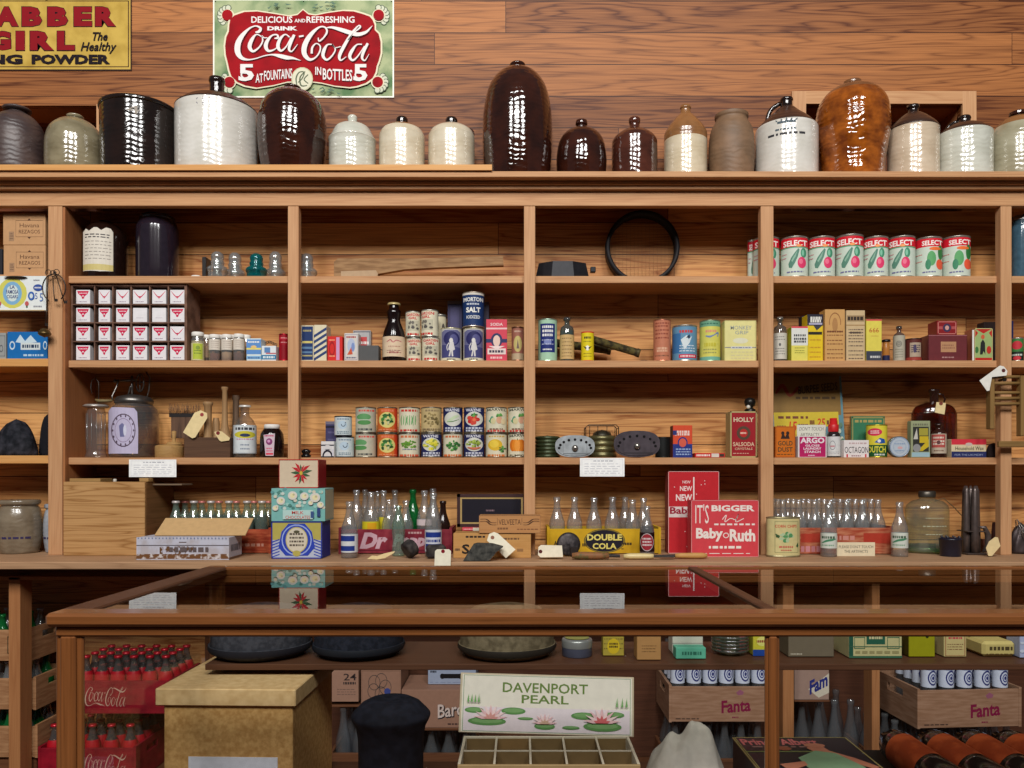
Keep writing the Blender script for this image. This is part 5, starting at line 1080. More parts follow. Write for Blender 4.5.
# ---------------------------------------------------------------- shelf row 3
# left bay: dark crumpled felt
rn = random.Random(11)
def lump(name, label, cat, x0, x1, pt, pb_y, zb, Y, m, seed, sy=.5, profile=None):
    """soft irregular heap whose skyline follows profile (fractions of its height)"""
    k = Y/F; W = (x1-x0)*k; H = PZ(pt, Y)-zb; n = 36; rings = 12; vs = []; fs = []; r_ = random.Random(seed)
    ph = [r_.uniform(0, 6) for _ in range(6)]
    for j in range(rings+1):
        t = j/rings
        for i in range(n):
            a = 2*PI*i/n; rr = math.sqrt(max(0, 1-t**2.6)); x = math.cos(a)*rr*W/2; y = math.sin(a)*rr*W/2*sy
            u = (x/W+.5)
            hh = H*(profile(u) if profile else 1)
            b = 1+.05*math.sin(3*a+ph[0]+4*t)+.04*math.sin(7*a+ph[1]-6*t)+.02*math.sin(13*a+ph[2])
            vs.append((x*b, y*b, hh*t))
    for j in range(rings):
        for i in range(n): i2 = (i+1) % n; fs.append((j*n+i, j*n+i2, (j+1)*n+i2, (j+1)*n+i))
    fs.append(list(range(n))[::-1]); fs.append([rings*n+i for i in range(n)])
    o = MB().add(vs, fs, m, True).build(name); o.location = (PX((x0+x1)/2, Y), Y, zb+.001); return tag(o, label, cat)
COAL = two((22, 24, 30), (54, 54, 62), .75, 40, .4, .7, bump=.8)
lump('felt_hat', 'crumpled black felt hat lying on the left edge shelf', 'hat', -4, 36, 419, 456, zl3, 3.12, COAL, 4, .62, lambda u: .72+.28*math.sin(min(1, max(0, u))*PI*.8+.1))
lump('felt_hat', 'black cloth bundle pressed against the left post behind the crumpled hat', 'cloth bundle', 40, 56, 414, 456, zl3, 3.17, M((24, 24, 30), .9, bump=.6), 9, .6)
# glass jar with flat lid, churn jar with crank
Y = 3.10; R = 9.3*Y/F; H = PZ(408, Y)-Z3; mb = MB()
mb.lathe([(.0001, .001), (R*1.02, .001), (R*1.12, .006), (R*.98, .016), (R*.94, .03), (R*.94, H*.9), (R*.8, H)], glass((244, 240, 234), (180, 172, 164), .05, .12), 28, caps=False)
for i in range(7): mb.tube([(R*.95*math.cos(PI+i*PI/6), R*.95*math.sin(PI+i*PI/6), .03), (R*.95*math.cos(PI+i*PI/6), R*.95*math.sin(PI+i*PI/6), H*.88)], .0012, CLEAR, 5)
o = mb.build('glass_jar'); o.location = (PX(96.2, Y), Y, Z3+.0006); tag(o, 'tall narrow ribbed glass jar with a flat pale metal lid, next to the side panel', 'jar')
mb = MB(); mb.lathe([(R*1.1, H), (R*1.28, H+.004), (R*1.3, H+.007), (R*1.1, H+.012), (.0001, H+.013)], M((190, 184, 178), .3, .6), 28); mb.build('lid', o)
k = Y/F; mb = MB(); mb.tube([((x-97)*k, .0, PZ(y, Y)-Z3) for x, y in ((99.5,404),(99.5,382),(96,378),(92.5,381),(91.5,388),(93,394))], .0018, M((90, 84, 80), .35, .8), 8); mb.build('wire_hook', o.children[0])
Y = 3.13; R = 23.2*Y/F; H = PZ(403, Y)-Z3
o = root('churn_jar', 'large glass churn jar with a metal lid, geared crank and oval paper label', 'butter churn', (PX(134, Y), Y, Z3+.0006))
BG = glass((246, 242, 234), (196, 184, 168), .05, .11)
mb = MB(); mb.lathe([(.0001, .001), (R*.94, .001), (R, .008), (R, H*.78), (R*.93, H*.88), (R*.72, H*.97), (R*.7, H)], BG, 40, caps=False); mb.build('glass_body', o)
mb = MB(); mb.lathe([(R*.955, .004), (R*.96, H*.58)], glass((226, 212, 190), (190, 170, 140), .1, .042), 32, caps=False); mb.build('stained_lower_wall', o)
mb = MB(); a = Art(mb, 2*R, H*.82, R=R+.0008, z0=H*.07); LBL = (188, 180, 206)
a.poly([(.02,.0),(.02,.93),(.08,1.0),(.5,.98),(.56,.9),(.58,.5),(.575,0)], LBL); a.ring(.30, .50, .23, .36, .07, (84, 66, 84)); a.ring(.30, .50, .16, .26, .05, (140, 120, 150)); a.poly([(.24,.36),(.22,.6),(.28,.66),(.33,.6),(.32,.36)], (110, 110, 150)); a.e(.33, .5, .03, .12, (206, 206, 224))
for i in range(14): t = i*2*PI/14; a.e(.30+.195*math.cos(t), .50+.31*math.sin(t), .014, .026, (84, 66, 84), 6)
mb.build('paper_label', o).rotation_euler = (0, 0, FACE(-1.49, 3.13))
ST = M((112, 108, 104), .35, .85, var=.15); mb = MB(); mb.lathe([(R*.74, H-.006), (R*.78, H), (R*.78, H+.010), (R*.70, H+.018), (R*.66, H+.022), (R*.3, H+.030), (.0001, H+.032)], ST, 40); mb.build('metal_lid', o)
kk = Y/F; q3 = lambda x, y, d=0: ((x-134)*kk, d, PZ(y, Y)-Z3)
mb = MB(); mb.tube([q3(132, 397), q3(132, 376)], .005, ST, 10); mb.tube([q3(114, 381), q3(136, 380)], .005, ST, 10); mb.tube([q3(120, 380, -.01), q3(119, 388, -.02), q3(116, 397, -.03), q3(117, 401, -.035)], .0032, ST, 8); mb.tube([q3(147, 398), q3(149, 390), q3(150, 378), q3(146, 372)], .003, ST, 8); mb.tube([q3(128, 396), q3(130, 388), q3(132, 384)], .0035, ST, 8); mb.lathe([(.006, -.004), (.009, 0), (.006, .004)], ST, 14, T=Matrix.Translation(q3(115, 381)) @ Matrix.Rotation(PI/2, 4, 'Y')); crank = mb.build('crank_frame', o)
mb = MB(); cx_, _, cz_ = q3(140, 383)
mb.tube([(cx_, .030*math.cos(t), cz_+.034*math.sin(t)) for t in [i*2*PI/24 for i in range(24)]], .003, ST, 8, closed=True, T=Matrix.Translation((cx_, 0, cz_)) @ Matrix.Rotation(.9, 4, 'Z') @ Matrix.Translation((-cx_, 0, -cz_)))
for t in (0, PI/2, PI, 1.5*PI): mb.tube([(cx_, 0, cz_), (cx_+.030*math.cos(t)*math.sin(-.9), .030*math.cos(t)*math.cos(.9), cz_+.034*math.sin(t))], .002, ST, 6)
mb.build('gear_wheel', crank)
mb = MB(); mb.tube([q3(101.5, 401, -.045), q3(105, 402, -.045), q3(112, 402, -.043), q3(117, 401.5, -.035)], [.004, .006, .0055, .004], M((120, 104, 70), .5), 12); mb.build('wooden_handle', crank)
# butter mould
BM = wood((150, 112, 66), (190, 152, 96), 'X', .6, contrast=.4)
Y = 3.033; R = 13.6*Y/F; Yc = Y+R; H = PZ(446, Yc)-Z3; o = root('butter_mould', 'round pale wooden butter mould with an upright plunger handle', 'butter mould', (PX(169.3, Yc), Yc, Z3+.0006))
mb = MB(); mb.lathe([(R*.98, 0), (R, .003), (R, H*.9), (R*.96, H), (R*.6, H+.004), (.0001, H+.004)], BM, 32); mb.build('cup', o)
MB().lathe([(R*.55, H+.004), (R*.5, H+.012), (R*.14, H+.016), (R*.14, H+.03), (R*.17, H+.055), (.0001, H+.058)], BM, 24, T=Matrix.Translation((R*.35, 0, 0))).build('plunger', o)
BOXW = wood((70, 48, 36), (112, 82, 60), 'X', .7, contrast=.5)
o = carton('dark_wood_box', 'low dark wooden tool box holding the spools and carders', 'wooden box', 184, 230, 437.5, Z3, 3.05, .12, (0, 0, 0), m=BOXW, rz=0)
o2 = MB().box(-.03, .03, 0, .05, 0, .05, wood((110, 78, 50), (140, 104, 70), 'X', .7)).build('wooden_block') ; o2.location = (PX(192, 3.044), 2.995+.0, Z3+.0006)
bpy.data.objects.remove(o2)
ztb = PZ(437.5, 3.05)+.001
# wool carder with wire teeth
Y = 3.12; k = Y/F; o = root('wool_carder', 'old wool carder bristling with wire teeth above the dark box', 'wool carder', (PX(184, Y), Y, ztb))
q4 = lambda x, y, d=0: ((x-184)*k, d, PZ(y, Y)-ztb)
MB().box(q4(169,0)[0], q4(199,0)[0], 0, .012, q4(0,417)[2], q4(0,413.5)[2], M((40, 36, 36), .6)).build('leather_strip', o)
mb = MB(); rn = random.Random(2); wm = M((96, 78, 70), .4, .6)
for i in range(95):
    x = rn.uniform(169, 200); mb.tube([q4(x, 414, rn.uniform(0, .012)), q4(x+rn.uniform(-2, 2), 403.5+rn.uniform(-1, 6), rn.uniform(-.01, .02))], .0005, wm, 3)
mb.build('wire_teeth', o); o.children[-1]['kind'] = 'stuff'
MB().box(q4(171,0)[0], q4(198,0)[0], .001, .010, 0, q4(0,417)[2], wood((74, 54, 44), (120, 90, 70), 'Z', .7)).build('back_board', o)
WD = wood((140, 106, 70), (186, 150, 108), 'Z', .55, contrast=.3); WDK = wood((84, 66, 52), (128, 104, 84), 'Z', .55, contrast=.3)
def spool(label, px, pt, Y, prof, m, name='wooden_bobbin', z=None):
    z = z or ztb; H = PZ(pt, Y)-z; k = Y/F; mb = MB(); mb.lathe([(max(r*k, .0001), t*H) for r, t in prof], m, 24); o = mb.build(name); o.location = (PX(px, Y), Y, z); return tag(o, label, 'bobbin')
spool('stout pale wooden spool with a flat top flange, behind the large tag', 208, 402, 3.09, [(4.5, 0), (4, .1), (3.6, .5), (3.7, .88), (4.8, .92), (4.9, .97), (4.6, 1)], WD)
spool('tallest slim pale wooden bobbin with a flared foot', 224.8, 387, 3.10, [(6.5, 0), (5, .08), (3.2, .25), (2.7, .5), (2.5, .93), (3.4, .96), (3.4, 1)], WD)
spool('slim grey-brown wooden bobbin right of the tallest one', 236, 395.5, 3.165, [(5.5, 0), (4, .15), (3.2, .5), (3.0, .88), (3.6, .92), (3.4, 1)], WDK)
spool('squat tan wooden spool beneath the two tall bobbins', 216, 418, 3.12, [(4.5, 0), (3.4, .1), (3.4, .8), (3.0, .9), (2.6, 1)], WD)
paper_tag('large cream tag leaning against the stout spool', [(183.5,432.5),(194,412.5),(200,410),(206.5,413),(207,418),(196,437.5),(193,438.5)], 3.046, TAGK, (150, 60, 60), (201.5, 414.5), tilt=-.12)
paper_tag('small cream tag lying on the front edge of the dark box', [(214,432),(218,430.8),(222,431.5),(230,438),(229,440.5),(221,441.5),(219,440)], 3.044, TAGK, (120, 40, 40), (218, 433))
# two round bottles
def worc(a): a.para(.1, .9, (.87,), .09, (60, 60, 66), 3); a.e(.5, .66, .44, .13, (200, 190, 60)); a.e(.5, .64, .22, .06, (50, 60, 90)); a.lines(.15, .85, .50, .04, (190, 130, 160), 3); a.para(.3, .7, (.3, .16), .04, (120, 130, 150), 3); a.fr(.02, .02, .98, .98, .01, .01, (170, 180, 190))
WB = [(0,0),(.0285,0),(.030,.003),(.030,.09),(.029,.105),(.022,.122),(.012,.134),(.0105,.15),(.0115,.156),(.0115,.168)]
bottle('sauce_bottle', 'clear sauce bottle with a white and yellow label and white cap', WB, glass((236, 230, 214), (180, 164, 140), .05, .12), 245, 406, Z3, 3.085, r=.042, lab=(.08, .62, (206, 212, 214), worc), cap=(214, 212, 206), liquid=((40, 30, 24), .14))
JB = [(0,0),(.92,0),(1,.03),(1,.55),(.94,.72),(.74,.84),(.62,.88),(.62,.90)]
o = bottle('round_bottle', 'squat round bottle of dark juice with a tapered pink and white label', [(a*.04, b*.12) for a, b in JB], DARKB, 272, 428, Z3, 3.09, r=.0445)
H = PZ(428, 3.09)-Z3
mb = MB(); mb.lathe([(.027, H*.96), (.029, H*.97), (.029, H*1.09), (.026, H*1.11), (.0001, H*1.11)], M((222, 218, 212), .5), 24); mb.build('white_cap', o)
mb = MB(); a = Art(mb, .089, H*.8, R=.0449, z0=H*.06); a.poly([(.24,.0),(.16,.86),(.62,.92),(.56,.0)], (206, 186, 196)); a.e(.39, .58, .13, .14, (130, 60, 110)); a.e(.37, .6, .06, .06, (206, 150, 190)); a.lines(.2, .56, .82, .05, (190, 60, 100), 3); a.para(.26, .52, (.3, .2), .05, (206, 90, 120), 3); a.r(.26, .04, .54, .12, (206, 70, 90)); mb.build('label', o)
# bay 2
o = MB().lathe([(.0001, 0), (.014, .001), (.016, .008), (.010, .014), (.013, .018), (.015, .026), (.008, .033), (.0001, .034)], M((20, 18, 20), .2), 20, sx=1.2).build('black_stopper'); o.location = (PX(306, 3.08), 3.08, Z3+.0006); tag(o, 'small black knob at the left end of the canned vegetable shelf', 'stopper')
carton('spice_tin', 'dark blue slim spice tin behind the black and white one', 'tin', 325.5, 337, 421.5, Z3, 3.135, .03, (62, 58, 96), lambda a: (a.r(0, .92, 1, 1, (110, 104, 120)), a.r(0, .82, 1, .88, (30, 28, 50)), a.para(.2, .8, (.7, .5, .4), .05, (96, 92, 130), 3)))
carton('spice_tin', 'white tin with a black arch print, left of the canned vegetables', 'tin', 321, 334, 441.5, Z3, 3.045, .04, (214, 212, 210), lambda a: (a.r(0, .72, 1, .8, (36, 34, 50)), a.e(.5, .42, .4, .36, (206, 204, 204)), a.ring(.5, .06, .4, .42, .3, (34, 32, 44), a0=0, a1=PI), a.r(0, 0, 1, .08, (30, 30, 40)), a.lines(.3, .7, .5, .05, (70, 70, 80), 3), a.r(.86, .1, .96, .5, (200, 200, 210))))
face = lambda a: (a.lines(.15, .85, .86, .06, (110, 130, 150), 3), a.e(.45, .55, .26, .22, (180, 200, 214)), a.ring(.5, .6, .13, .14, .25, (50, 60, 80), a0=PI, a1=2*PI), a.e(.62, .66, .03, .03, (40, 40, 60)), a.para(.15, .8, (.2, .12), .05, (120, 140, 150), 4), a.r(0, 0, 1, .03, (60, 60, 70)))
can('tin_can', 'pale grey-blue can, lower of the two stacked left of the vegetable cans', 'can', 336, 354.2, 436.5, Z3, 3.05, (196, 206, 208), face, metal=(40, 40, 46), group='pale faced cans', margin=.03)
can('tin_can', 'pale grey-blue can, upper of the two stacked left of the vegetable cans', 'can', 334.5, 352, 415.8, PZ(436.5, 3.05)+.001, 3.05, (196, 206, 208), face, metal=(40, 40, 46), group='pale faced cans', margin=.03)
NV = (28, 34, 84); CRM2 = (210, 204, 178)
def blob(a, cx, cy, rx, ry, cols, n, seed, s=.06):
    r_ = random.Random(seed)
    for i in range(n):
        t = r_.uniform(0, 2*PI); q_ = math.sqrt(r_.random()); a.e(cx+rx*q_*math.cos(t), cy+ry*q_*math.sin(t), s*r_.uniform(.6, 1.3), s*.75*r_.uniform(.6, 1.3), r_.choice(cols), 9)
GR = [(70, 130, 60), (100, 160, 80), (50, 100, 50)]
def v_cuc(sh): return lambda a: (a.t('SUNSHINE', .5, .88, .7, .09, (206, 80, 70)) if 0 else a.lines(.15, .9, .88, .08, (206, 90, 80), 3), a.e(.40-sh, .62, .34, .14, (96, 150, 96)), a.e(.42-sh, .40, .32, .1, (84, 140, 80)), a.r(.1-sh, .49, .74-sh, .52, (190, 200, 180)), a.lines(.12, .8, .12, .08, (70, 74, 74), 3))
def v_or(a): a.r(.84, 0, 1, 1, (196, 60, 30)); a.lines(.2, .8, .88, .09, (226, 120, 90), 3); a.e(.48, .5, .40, .32, (212, 200, 120)); blob(a, .48, .5, .28, .22, GR+[(40, 80, 40), (196, 190, 140)], 26, 5, .08); a.lines(.1, .9, .10, .06, (216, 130, 90), 3)
def v_bean(a): a.lines(.12, .88, .88, .09, (196, 60, 50), 4); [a.put(*ribbon([(.14+.09*i, .28+.03*(i % 2), .03), (.12+.09*i+.03*(i % 3), .5, .05), (.16+.09*i, .7-.03*(i % 2), .02)]), (110, 164, 104)) for i in range(8)]; a.lines(.08, .92, .08, .08, (196, 60, 50), 3)
def v_brown(a): a.lines(.2, .85, .88, .08, (140, 120, 90), 4); blob(a, .5, .52, .36, .26, [(150, 130, 84), (190, 170, 120), (110, 96, 60)], 34, 4, .06); a.para(.1, .9, (.14, .07), .05, (150, 130, 96), 3)
def v_wayne(fruit):
    def f(a): a.t('WAYNE', .46, .90, .74, .12, (216, 216, 224), .03); a.e(.5, .54, .43, .30, (206, 206, 196), 24); fruit(a); a.para(.12, .88, (.17, .07), .07, (196, 200, 214), 3)
    return f
f_corn = lambda a: (a.put(*ribbon([(.2,.44,.05),(.4,.52,.12),(.62,.62,.13),(.8,.66,.04)]), (190, 206, 170)), a.put(*ribbon([(.2,.42,.02),(.5,.44,.04),(.8,.52,.02)]), (96, 130, 84)))
f_straw = lambda a: (blob(a, .48, .52, .24, .14, [(190, 40, 40), (206, 70, 56)], 10, 3, .12), blob(a, .5, .7, .12, .04, GR, 8, 3, .06), a.e(.5, .5, .08, .07, (226, 110, 70)))
f_yel = lambda a: blob(a, .5, .54, .32, .2, [(206, 196, 50), (224, 214, 90), (150, 160, 60)], 26, 3, .08)
f_pea = lambda a: (blob(a, .5, .58, .32, .12, [(130, 150, 50), (160, 180, 80), (90, 110, 40)], 26, 3, .06), a.put(*ribbon([(.2,.42,.04),(.5,.36,.1),(.8,.42,.04)]), (196, 110, 80)))
f_oni = lambda a: (blob(a, .3, .52, .10, .1, [(90, 150, 120), (60, 130, 90)], 8, 3, .08), a.e(.36, .46, .12, .13, (206, 196, 150)), a.e(.64, .5, .14, .15, (210, 160, 130)), a.e(.82, .44, .11, .12, (214, 196, 156)), blob(a, .6, .7, .2, .05, GR, 8, 6, .05))
def v_marvel(a): a.t('MARVEL', .52, .90, .9, .10, (60, 60, 50), .02, arc=.02); f_oni(a); a.lines(.1, .9, .06, .08, (196, 70, 60), 3); a.lines(.2, .8, .14, .04, (120, 90, 70), 5)
def v_pea(a): a.lines(.1, .9, .88, .10, (206, 120, 80), 4); blob(a, .5, .55, .34, .14, [(90, 140, 50), (120, 160, 60)], 30, 8, .06); a.lines(.2, .8, .34, .03, (120, 140, 170), 3); a.lines(.08, .92, .07, .09, (200, 90, 60), 4)
def v_spin(a): a.lines(.12, .88, .88, .09, (196, 110, 70), 4); blob(a, .5, .48, .30, .2, GR, 34, 8, .07); a.lines(.08, .92, .07, .09, (206, 110, 60), 4)
def v_pear(a): a.lines(.15, .9, .89, .07, (196, 160, 90), 4); a.e(.45, .52, .34, .25, (216, 176, 50)); a.e(.4, .56, .22, .16, (228, 196, 70)); blob(a, .78, .34, .14, .1, GR, 10, 3, .06); a.lines(.1, .9, .07, .09, (206, 120, 60), 4)
def v_pump(a):
    a.t('MARVEL', .52, .90, .9, .10, (60, 60, 50), .02, arc=.02)
    for i, c in ((-2, (206, 110, 30)), (2, (206, 110, 30)), (-1, (222, 132, 40)), (1, (222, 132, 40)), (0, (230, 150, 60))): a.e(.45+i*.11, .50, .14, .26, c)
    a.put(*ribbon([(.46,.72,.05),(.45,.80,.03)]), (110, 110, 50)); blob(a, .85, .3, .1, .08, GR, 6, 3, .05); a.t('PUMPKIN', .5, .07, .8, .08, (70, 60, 40), .01)
CX = [(355.5,376.3),(377.3,397.6),(398.6,420),(421,441.8),(443,462.8),(463.7,484.5),(485.5,507),(507.8,529)]
U_ = [('green cucumber print on grey paper', (176, 176, 158), v_cuc(0)), ('orange label with green vegetables', (196, 100, 40), v_or), ('upright green beans on cream', CRM2, v_bean), ('brown dried bean print on tan', (190, 168, 120), v_brown), ('navy label with pale green corn in an oval', NV, v_wayne(f_corn)), ('navy label with strawberries in an oval', NV, v_wayne(f_straw)), ('cream label with onions and arched lettering', CRM2, v_marvel), ('cream onion label cut by the post', CRM2, v_marvel)]
L_ = [('green cucumber print turned to the left', (184, 180, 160), v_cuc(.2)), ('orange label with green vegetables', (200, 104, 44), v_or), ('green peas on cream', CRM2, v_pea), ('navy label with yellow beans in an oval', NV, v_wayne(f_yel)), ('green spinach leaves on cream', CRM2, v_spin), ('navy label with mixed peas in an oval', NV, v_wayne(f_pea)), ('big yellow fruit on cream', CRM2, v_pear), ('orange pumpkin cut by the post', CRM2, v_pump)]
zU = PZ(433.3, 3.05)+.001
for i, ((x0, x1), (d1, c1, f1), (d2, c2, f2)) in enumerate(zip(CX, L_, U_)):
    can('vegetable_can', 'lower row can, %s' % d1 if i != 1 else 'orange can with green vegetables, lower of the stacked two', 'can', x0, x1, 433.3, Z3, 3.05, c1, f1, group='stacked vegetable cans', metal=(130, 124, 110), margin=.025)
    can('vegetable_can', 'upper row can, %s' % d2 if i != 1 else 'orange can with green vegetables, upper of the stacked two', 'can', x0, x1, 407, zU, 3.05, c2, f2, group='stacked vegetable cans', metal=(130, 124, 110), margin=.025)
# bay 3: miners' lamps / oval burners
def ovalpts(w_, h_, n=28, p=2.6):
    return [(w_/2*math.copysign(abs(math.cos(t))**(2/p), math.cos(t)), h_/2*math.copysign(abs(math.sin(t))**(2/p), math.sin(t))) for t in [2*PI*i/n for i in range(n)]]
def burner(label, x0, x1, y0, y1, cface, Y=3.035, dx=0, body=(56, 66, 46), blen=.15):
    k = Y/F; W = (x1-x0)*k; H = (y1-y0)*k; o = root('canteen', label, 'canteen', (PX((x0+x1)/2, Y), Y, Z3+.0012))
    fm = two(cface, tuple(int(c*.8) for c in cface), .4, 30, .4, .7, metal=.3)
    pts = [(x, z+H/2) for x, z in ovalpts(W, H)]; mb = MB(); mb.prism(pts, -.012, 0, fm)
    ins = [(x*.9, z*.88+H/2) for x, z in ovalpts(W, H)]; mb.prism(ins, -.0145, -.012, fm); mb.build('oval_face', o)
    mb = MB(); bk = M((14, 12, 14), .8)
    for i in range(9):
        t = PI*(.0+i/8); x = W*.40*math.cos(t); z = H*.5+H*.30*math.sin(t)-H*.08*(abs(math.cos(t))**3)
        mb.prism([(x+.0052*math.cos(q), z+.0052*math.sin(q)) for q in [j*2*PI/10 for j in range(10)]], -.0150, -.0144, bk)
    mb.build('vent_holes', o)
    mb = MB(); mb.lathe([(.012, 0), (.011, .008), (.006, .012), (.0001, .013)], M((150, 146, 140), .3, .8), 18, T=Matrix.Translation((0, -.0145, H*.42)) @ Matrix.Rotation(PI/2, 4, 'X')); mb.build('knob', o)
    mb = MB(); mb.box(-W*.3, W*.34, -.0148, -.0143, H*.14, H*.18, M(tuple(int(c*.6) for c in cface), .6)); mb.fr = None
    for xx in (-W*.3, W*.3): mb.box(xx-.0008, xx+.0008, -.0148, -.0143, H*.2, H*.66, M(tuple(int(c*.7) for c in cface), .6))
    mb.build('embossing', o)
    mb = MB(); bmm = M(body, .35, .5, var=.2); nr = 9
    for i in range(nr+1):
        yy = .002+i*blen/nr; s0 = .92 if i % 2 else .84
        pp = [(x*s0, z*s0+H/2) for x, z in ovalpts(W, H)]
        if i: mb.add([(x, y_prev, z) for x, z in prev]+[(x, yy, z) for x, z in pp], [(j, (j+1) % 28, (j+1) % 28+28, j+28) for j in range(28)], bmm, False)
        prev = pp; y_prev = yy
    mb.add([(x, y_prev, z) for x, z in prev], [list(range(28))], bmm); mb.build('ribbed_body', o); return o
burner('silver oval-faced tin with a ring of holes, overlapping the shelf card', 555, 594.5, 436.5, 458.5, (176, 182, 186), blen=.04)
burner('dark grey oval-faced tin with a ring of holes, right of the silver one', 613.5, 659.5, 431.5, 458, (84, 76, 82), blen=.04)
def coil(name, label, cat, px, hw, pt, Y, m, n=7, z=None):
    R = hw*Y/F; H = PZ(pt, Y)-Z3; mb = MB(); pr = [(.0001, 0)]
    for i in range(n): z0 = H*i/n; z1 = H*(i+1)/n; pr += [(R*.9, z0+.0005), (R, z0+(z1-z0)*.25), (R, z0+(z1-z0)*.75), (R*.9, z1-.0005)]
    pr += [(R*.3, H), (.0001, H+.004)]; mb.lathe(pr, m, 32); o = mb.build(name); o.location = (PX(px, Y), Y, Z3+.0006); return tag(o, label, cat)
coil('ribbed_tin', 'dark green ribbed tin behind the silver oval face, by the middle post', 'tin', 547.5, 12.5, 436.5, 3.155, M((62, 72, 46), .4, .4, var=.2), 6)
o = coil('lantern', 'brass-green lantern with ribbed sides and a wire guard, between the oval tins', 'lantern', 602, 14.5, 436, 3.16, M((104, 98, 64), .35, .6, var=.2), 4)
H = PZ(436, 3.16)-Z3; k = 3.16/F; mb = MB(); wm = M((74, 58, 44), .4, .7)
for yy in (-.035, .035): mb.tube([((x-601)*k, yy, H+(436-y)*k) for x, y in ((584,440),(584,428),(587,425.5),(614,425.5),(616.5,428),(616.5,440))], .002, wm, 6)
for xx in (588, 596, 605, 613): mb.tube([((xx-601)*k, -.035, H+(436-427)*k), ((xx-601)*k, -.03, H-.004)], .0016, wm, 6)
for xx in (584, 616.5): mb.tube([((xx-601)*k, -.035, H+.028), ((xx-601)*k, .035, H+.028)], .0016, wm, 6)
mb.build('wire_guard', o)
mb = MB(); mb.lathe([(.038, H), (.034, H+.012), (.018, H+.02), (.0001, H+.024)], M((60, 56, 44), .4, .6), 24); mb.build('burner_cap', o)
can('dark_tin', 'black round tin behind the right end of the dark oval face', 'tin', 655, 672, 437, Z3, 3.12, (24, 26, 26), None, metal=(36, 40, 38), squash=.8)
notice('white printed card on the shelf edge below the silver oval tin', 580, 624.5, 458, 476.5, 3.012, 3)
carton('food_carton', 'orange and blue carton with a round emblem, right of the oval tins', 'box', 673, 692.3, 425.5, Z3, 3.045, .06, (206, 74, 44), lambda a: (a.r(0, 0, 1, .42, (36, 52, 124)), a.para(.1, .9, (.80, .72), .07, (230, 200, 190), 3), a.r(.0, .70, .2, .84, (44, 50, 110)), a.e(.5, .46, .22, .15, (206, 90, 70)), a.ring(.5, .46, .26, .18, .25, (44, 50, 120)), a.para(.15, .9, (.26, .18, .1), .04, (150, 170, 206), 3)), side=(96, 50, 44))
carton('flat_carton', 'flat red and white packet lying beside the orange and blue carton', 'packet', 695, 725, 453.2, Z3, 3.05, .05, (196, 40, 40), lambda a: (a.lines(.05, .5, .5, .4, (226, 220, 214), 3), a.r(.55, .1, .8, .9, (206, 200, 190)), a.r(.82, .2, .97, .8, (60, 50, 44))))
def holly(a): a.r(.05, .03, .95, .97, (150, 30, 38)); a.fr(.0, .0, 1, 1, .045, .025, (176, 160, 110)); a.t('HOLLY', .5, .82, .76, .10, (206, 190, 160), .03); a.e(.5, .53, .26, .15, (84, 64, 50)); a.e(.5, .53, .15, .09, (176, 40, 36)); a.lines(.38, .62, .53, .04, (226, 190, 170), 3); a.t('SALSODA', .5, .29, .8, .09, (212, 180, 150), .02); a.t('CRYSTALS', .5, .19, .66, .05, (212, 180, 150), .01); a.lines(.1, .7, .09, .02, (200, 150, 130), 3)
carton('washing_soda_box', 'red carton with a gold frame, round wreath and pale lettering', 'box', 730.3, 757, 411.5, Z3, 3.045, .07, (176, 158, 108), holly)
o = MB().lathe([(.02, 0), (.021, .01), (.012, .014), (.011, .02), (.019, .024), (.022, .04), (.016, .052), (.0001, .056)], M((40, 38, 36), .35, .6), 20).build('small_lamp_burner'); o.location = (PX(750, 3.09), 3.09, PZ(411.5, 3.045)+.001); tag(o, 'small dark metal lamp burner standing on the red framed carton', 'lamp burner')
mb = MB(); mb.lathe([(.0001, -.008), (.006, -.005), (.008, 0), (.006, .005), (.0001, .008)], M((206, 200, 190), .4), 14, T=Matrix.Translation((-.012, -.02, .018))); mb.build('porcelain_button', o)
# bay 4
def seeds(a):
    a.r(0, 0, 1, 1, (90, 130, 140)); a.r(0, .52, .97, 1, (130, 100, 50)); a.r(.4, .8, .97, .97, (120, 96, 54)); a.poly([(.02,.55),(.93,.56),(.93,.40),(.60,.36),(.30,.24),(.02,.12)], (196, 172, 50))
    a.t('BURPEE SEEDS', .66, .85, .56, .10, (50, 38, 26), .02, rot=.1); a.t('The', .2, .8, .26, .16, (110, 40, 26), .02, shear=.3) if 0 else a.put(*ribbon([(.06,.78,.02),(.16,.88,.05),(.26,.76,.04),(.38,.86,.03)]), (130, 50, 30)); a.lines(.34, .9, .73, .03, (80, 60, 36), 3)
    a.lines(.08, .5, .49, .03, (110, 60, 40), 3, 1); a.t('15', .28, .38, .12, .12, (190, 56, 30), .02, shear=.2); a.t('25', .68, .43, .12, .10, (190, 56, 30), .02, shear=.2); a.lines(.06, .20, .36, .06, (110, 60, 40), 5); a.lines(.36, .5, .38, .06, (110, 60, 40), 5); a.lines(.52, .60, .43, .05, (110, 60, 40), 5); a.lines(.76, .92, .43, .05, (110, 60, 40), 5)
    r_ = random.Random(4)
    for i in range(46): x = r_.uniform(.03, .96); a.e(x, r_.uniform(.04, .12+.26*x), .022, .03, r_.choice(((160, 170, 160), (190, 120, 100), (110, 150, 160), (200, 200, 170))), 7)
    for i in range(12): a.e(r_.uniform(.85, .965), r_.uniform(.04, .45), .025, .03, r_.choice(((150, 160, 120), (180, 190, 170), (90, 120, 100))), 7)
Ys_ = 3.155; W = (846-774.5)*Ys_/F; H = (PZ(376, Ys_)-Z3)*1.02; mb = MB(); mb.box(-W/2, W/2, 0, .003, 0, H, M((110, 96, 66), .7)); seeds(Art(mb, W, H))
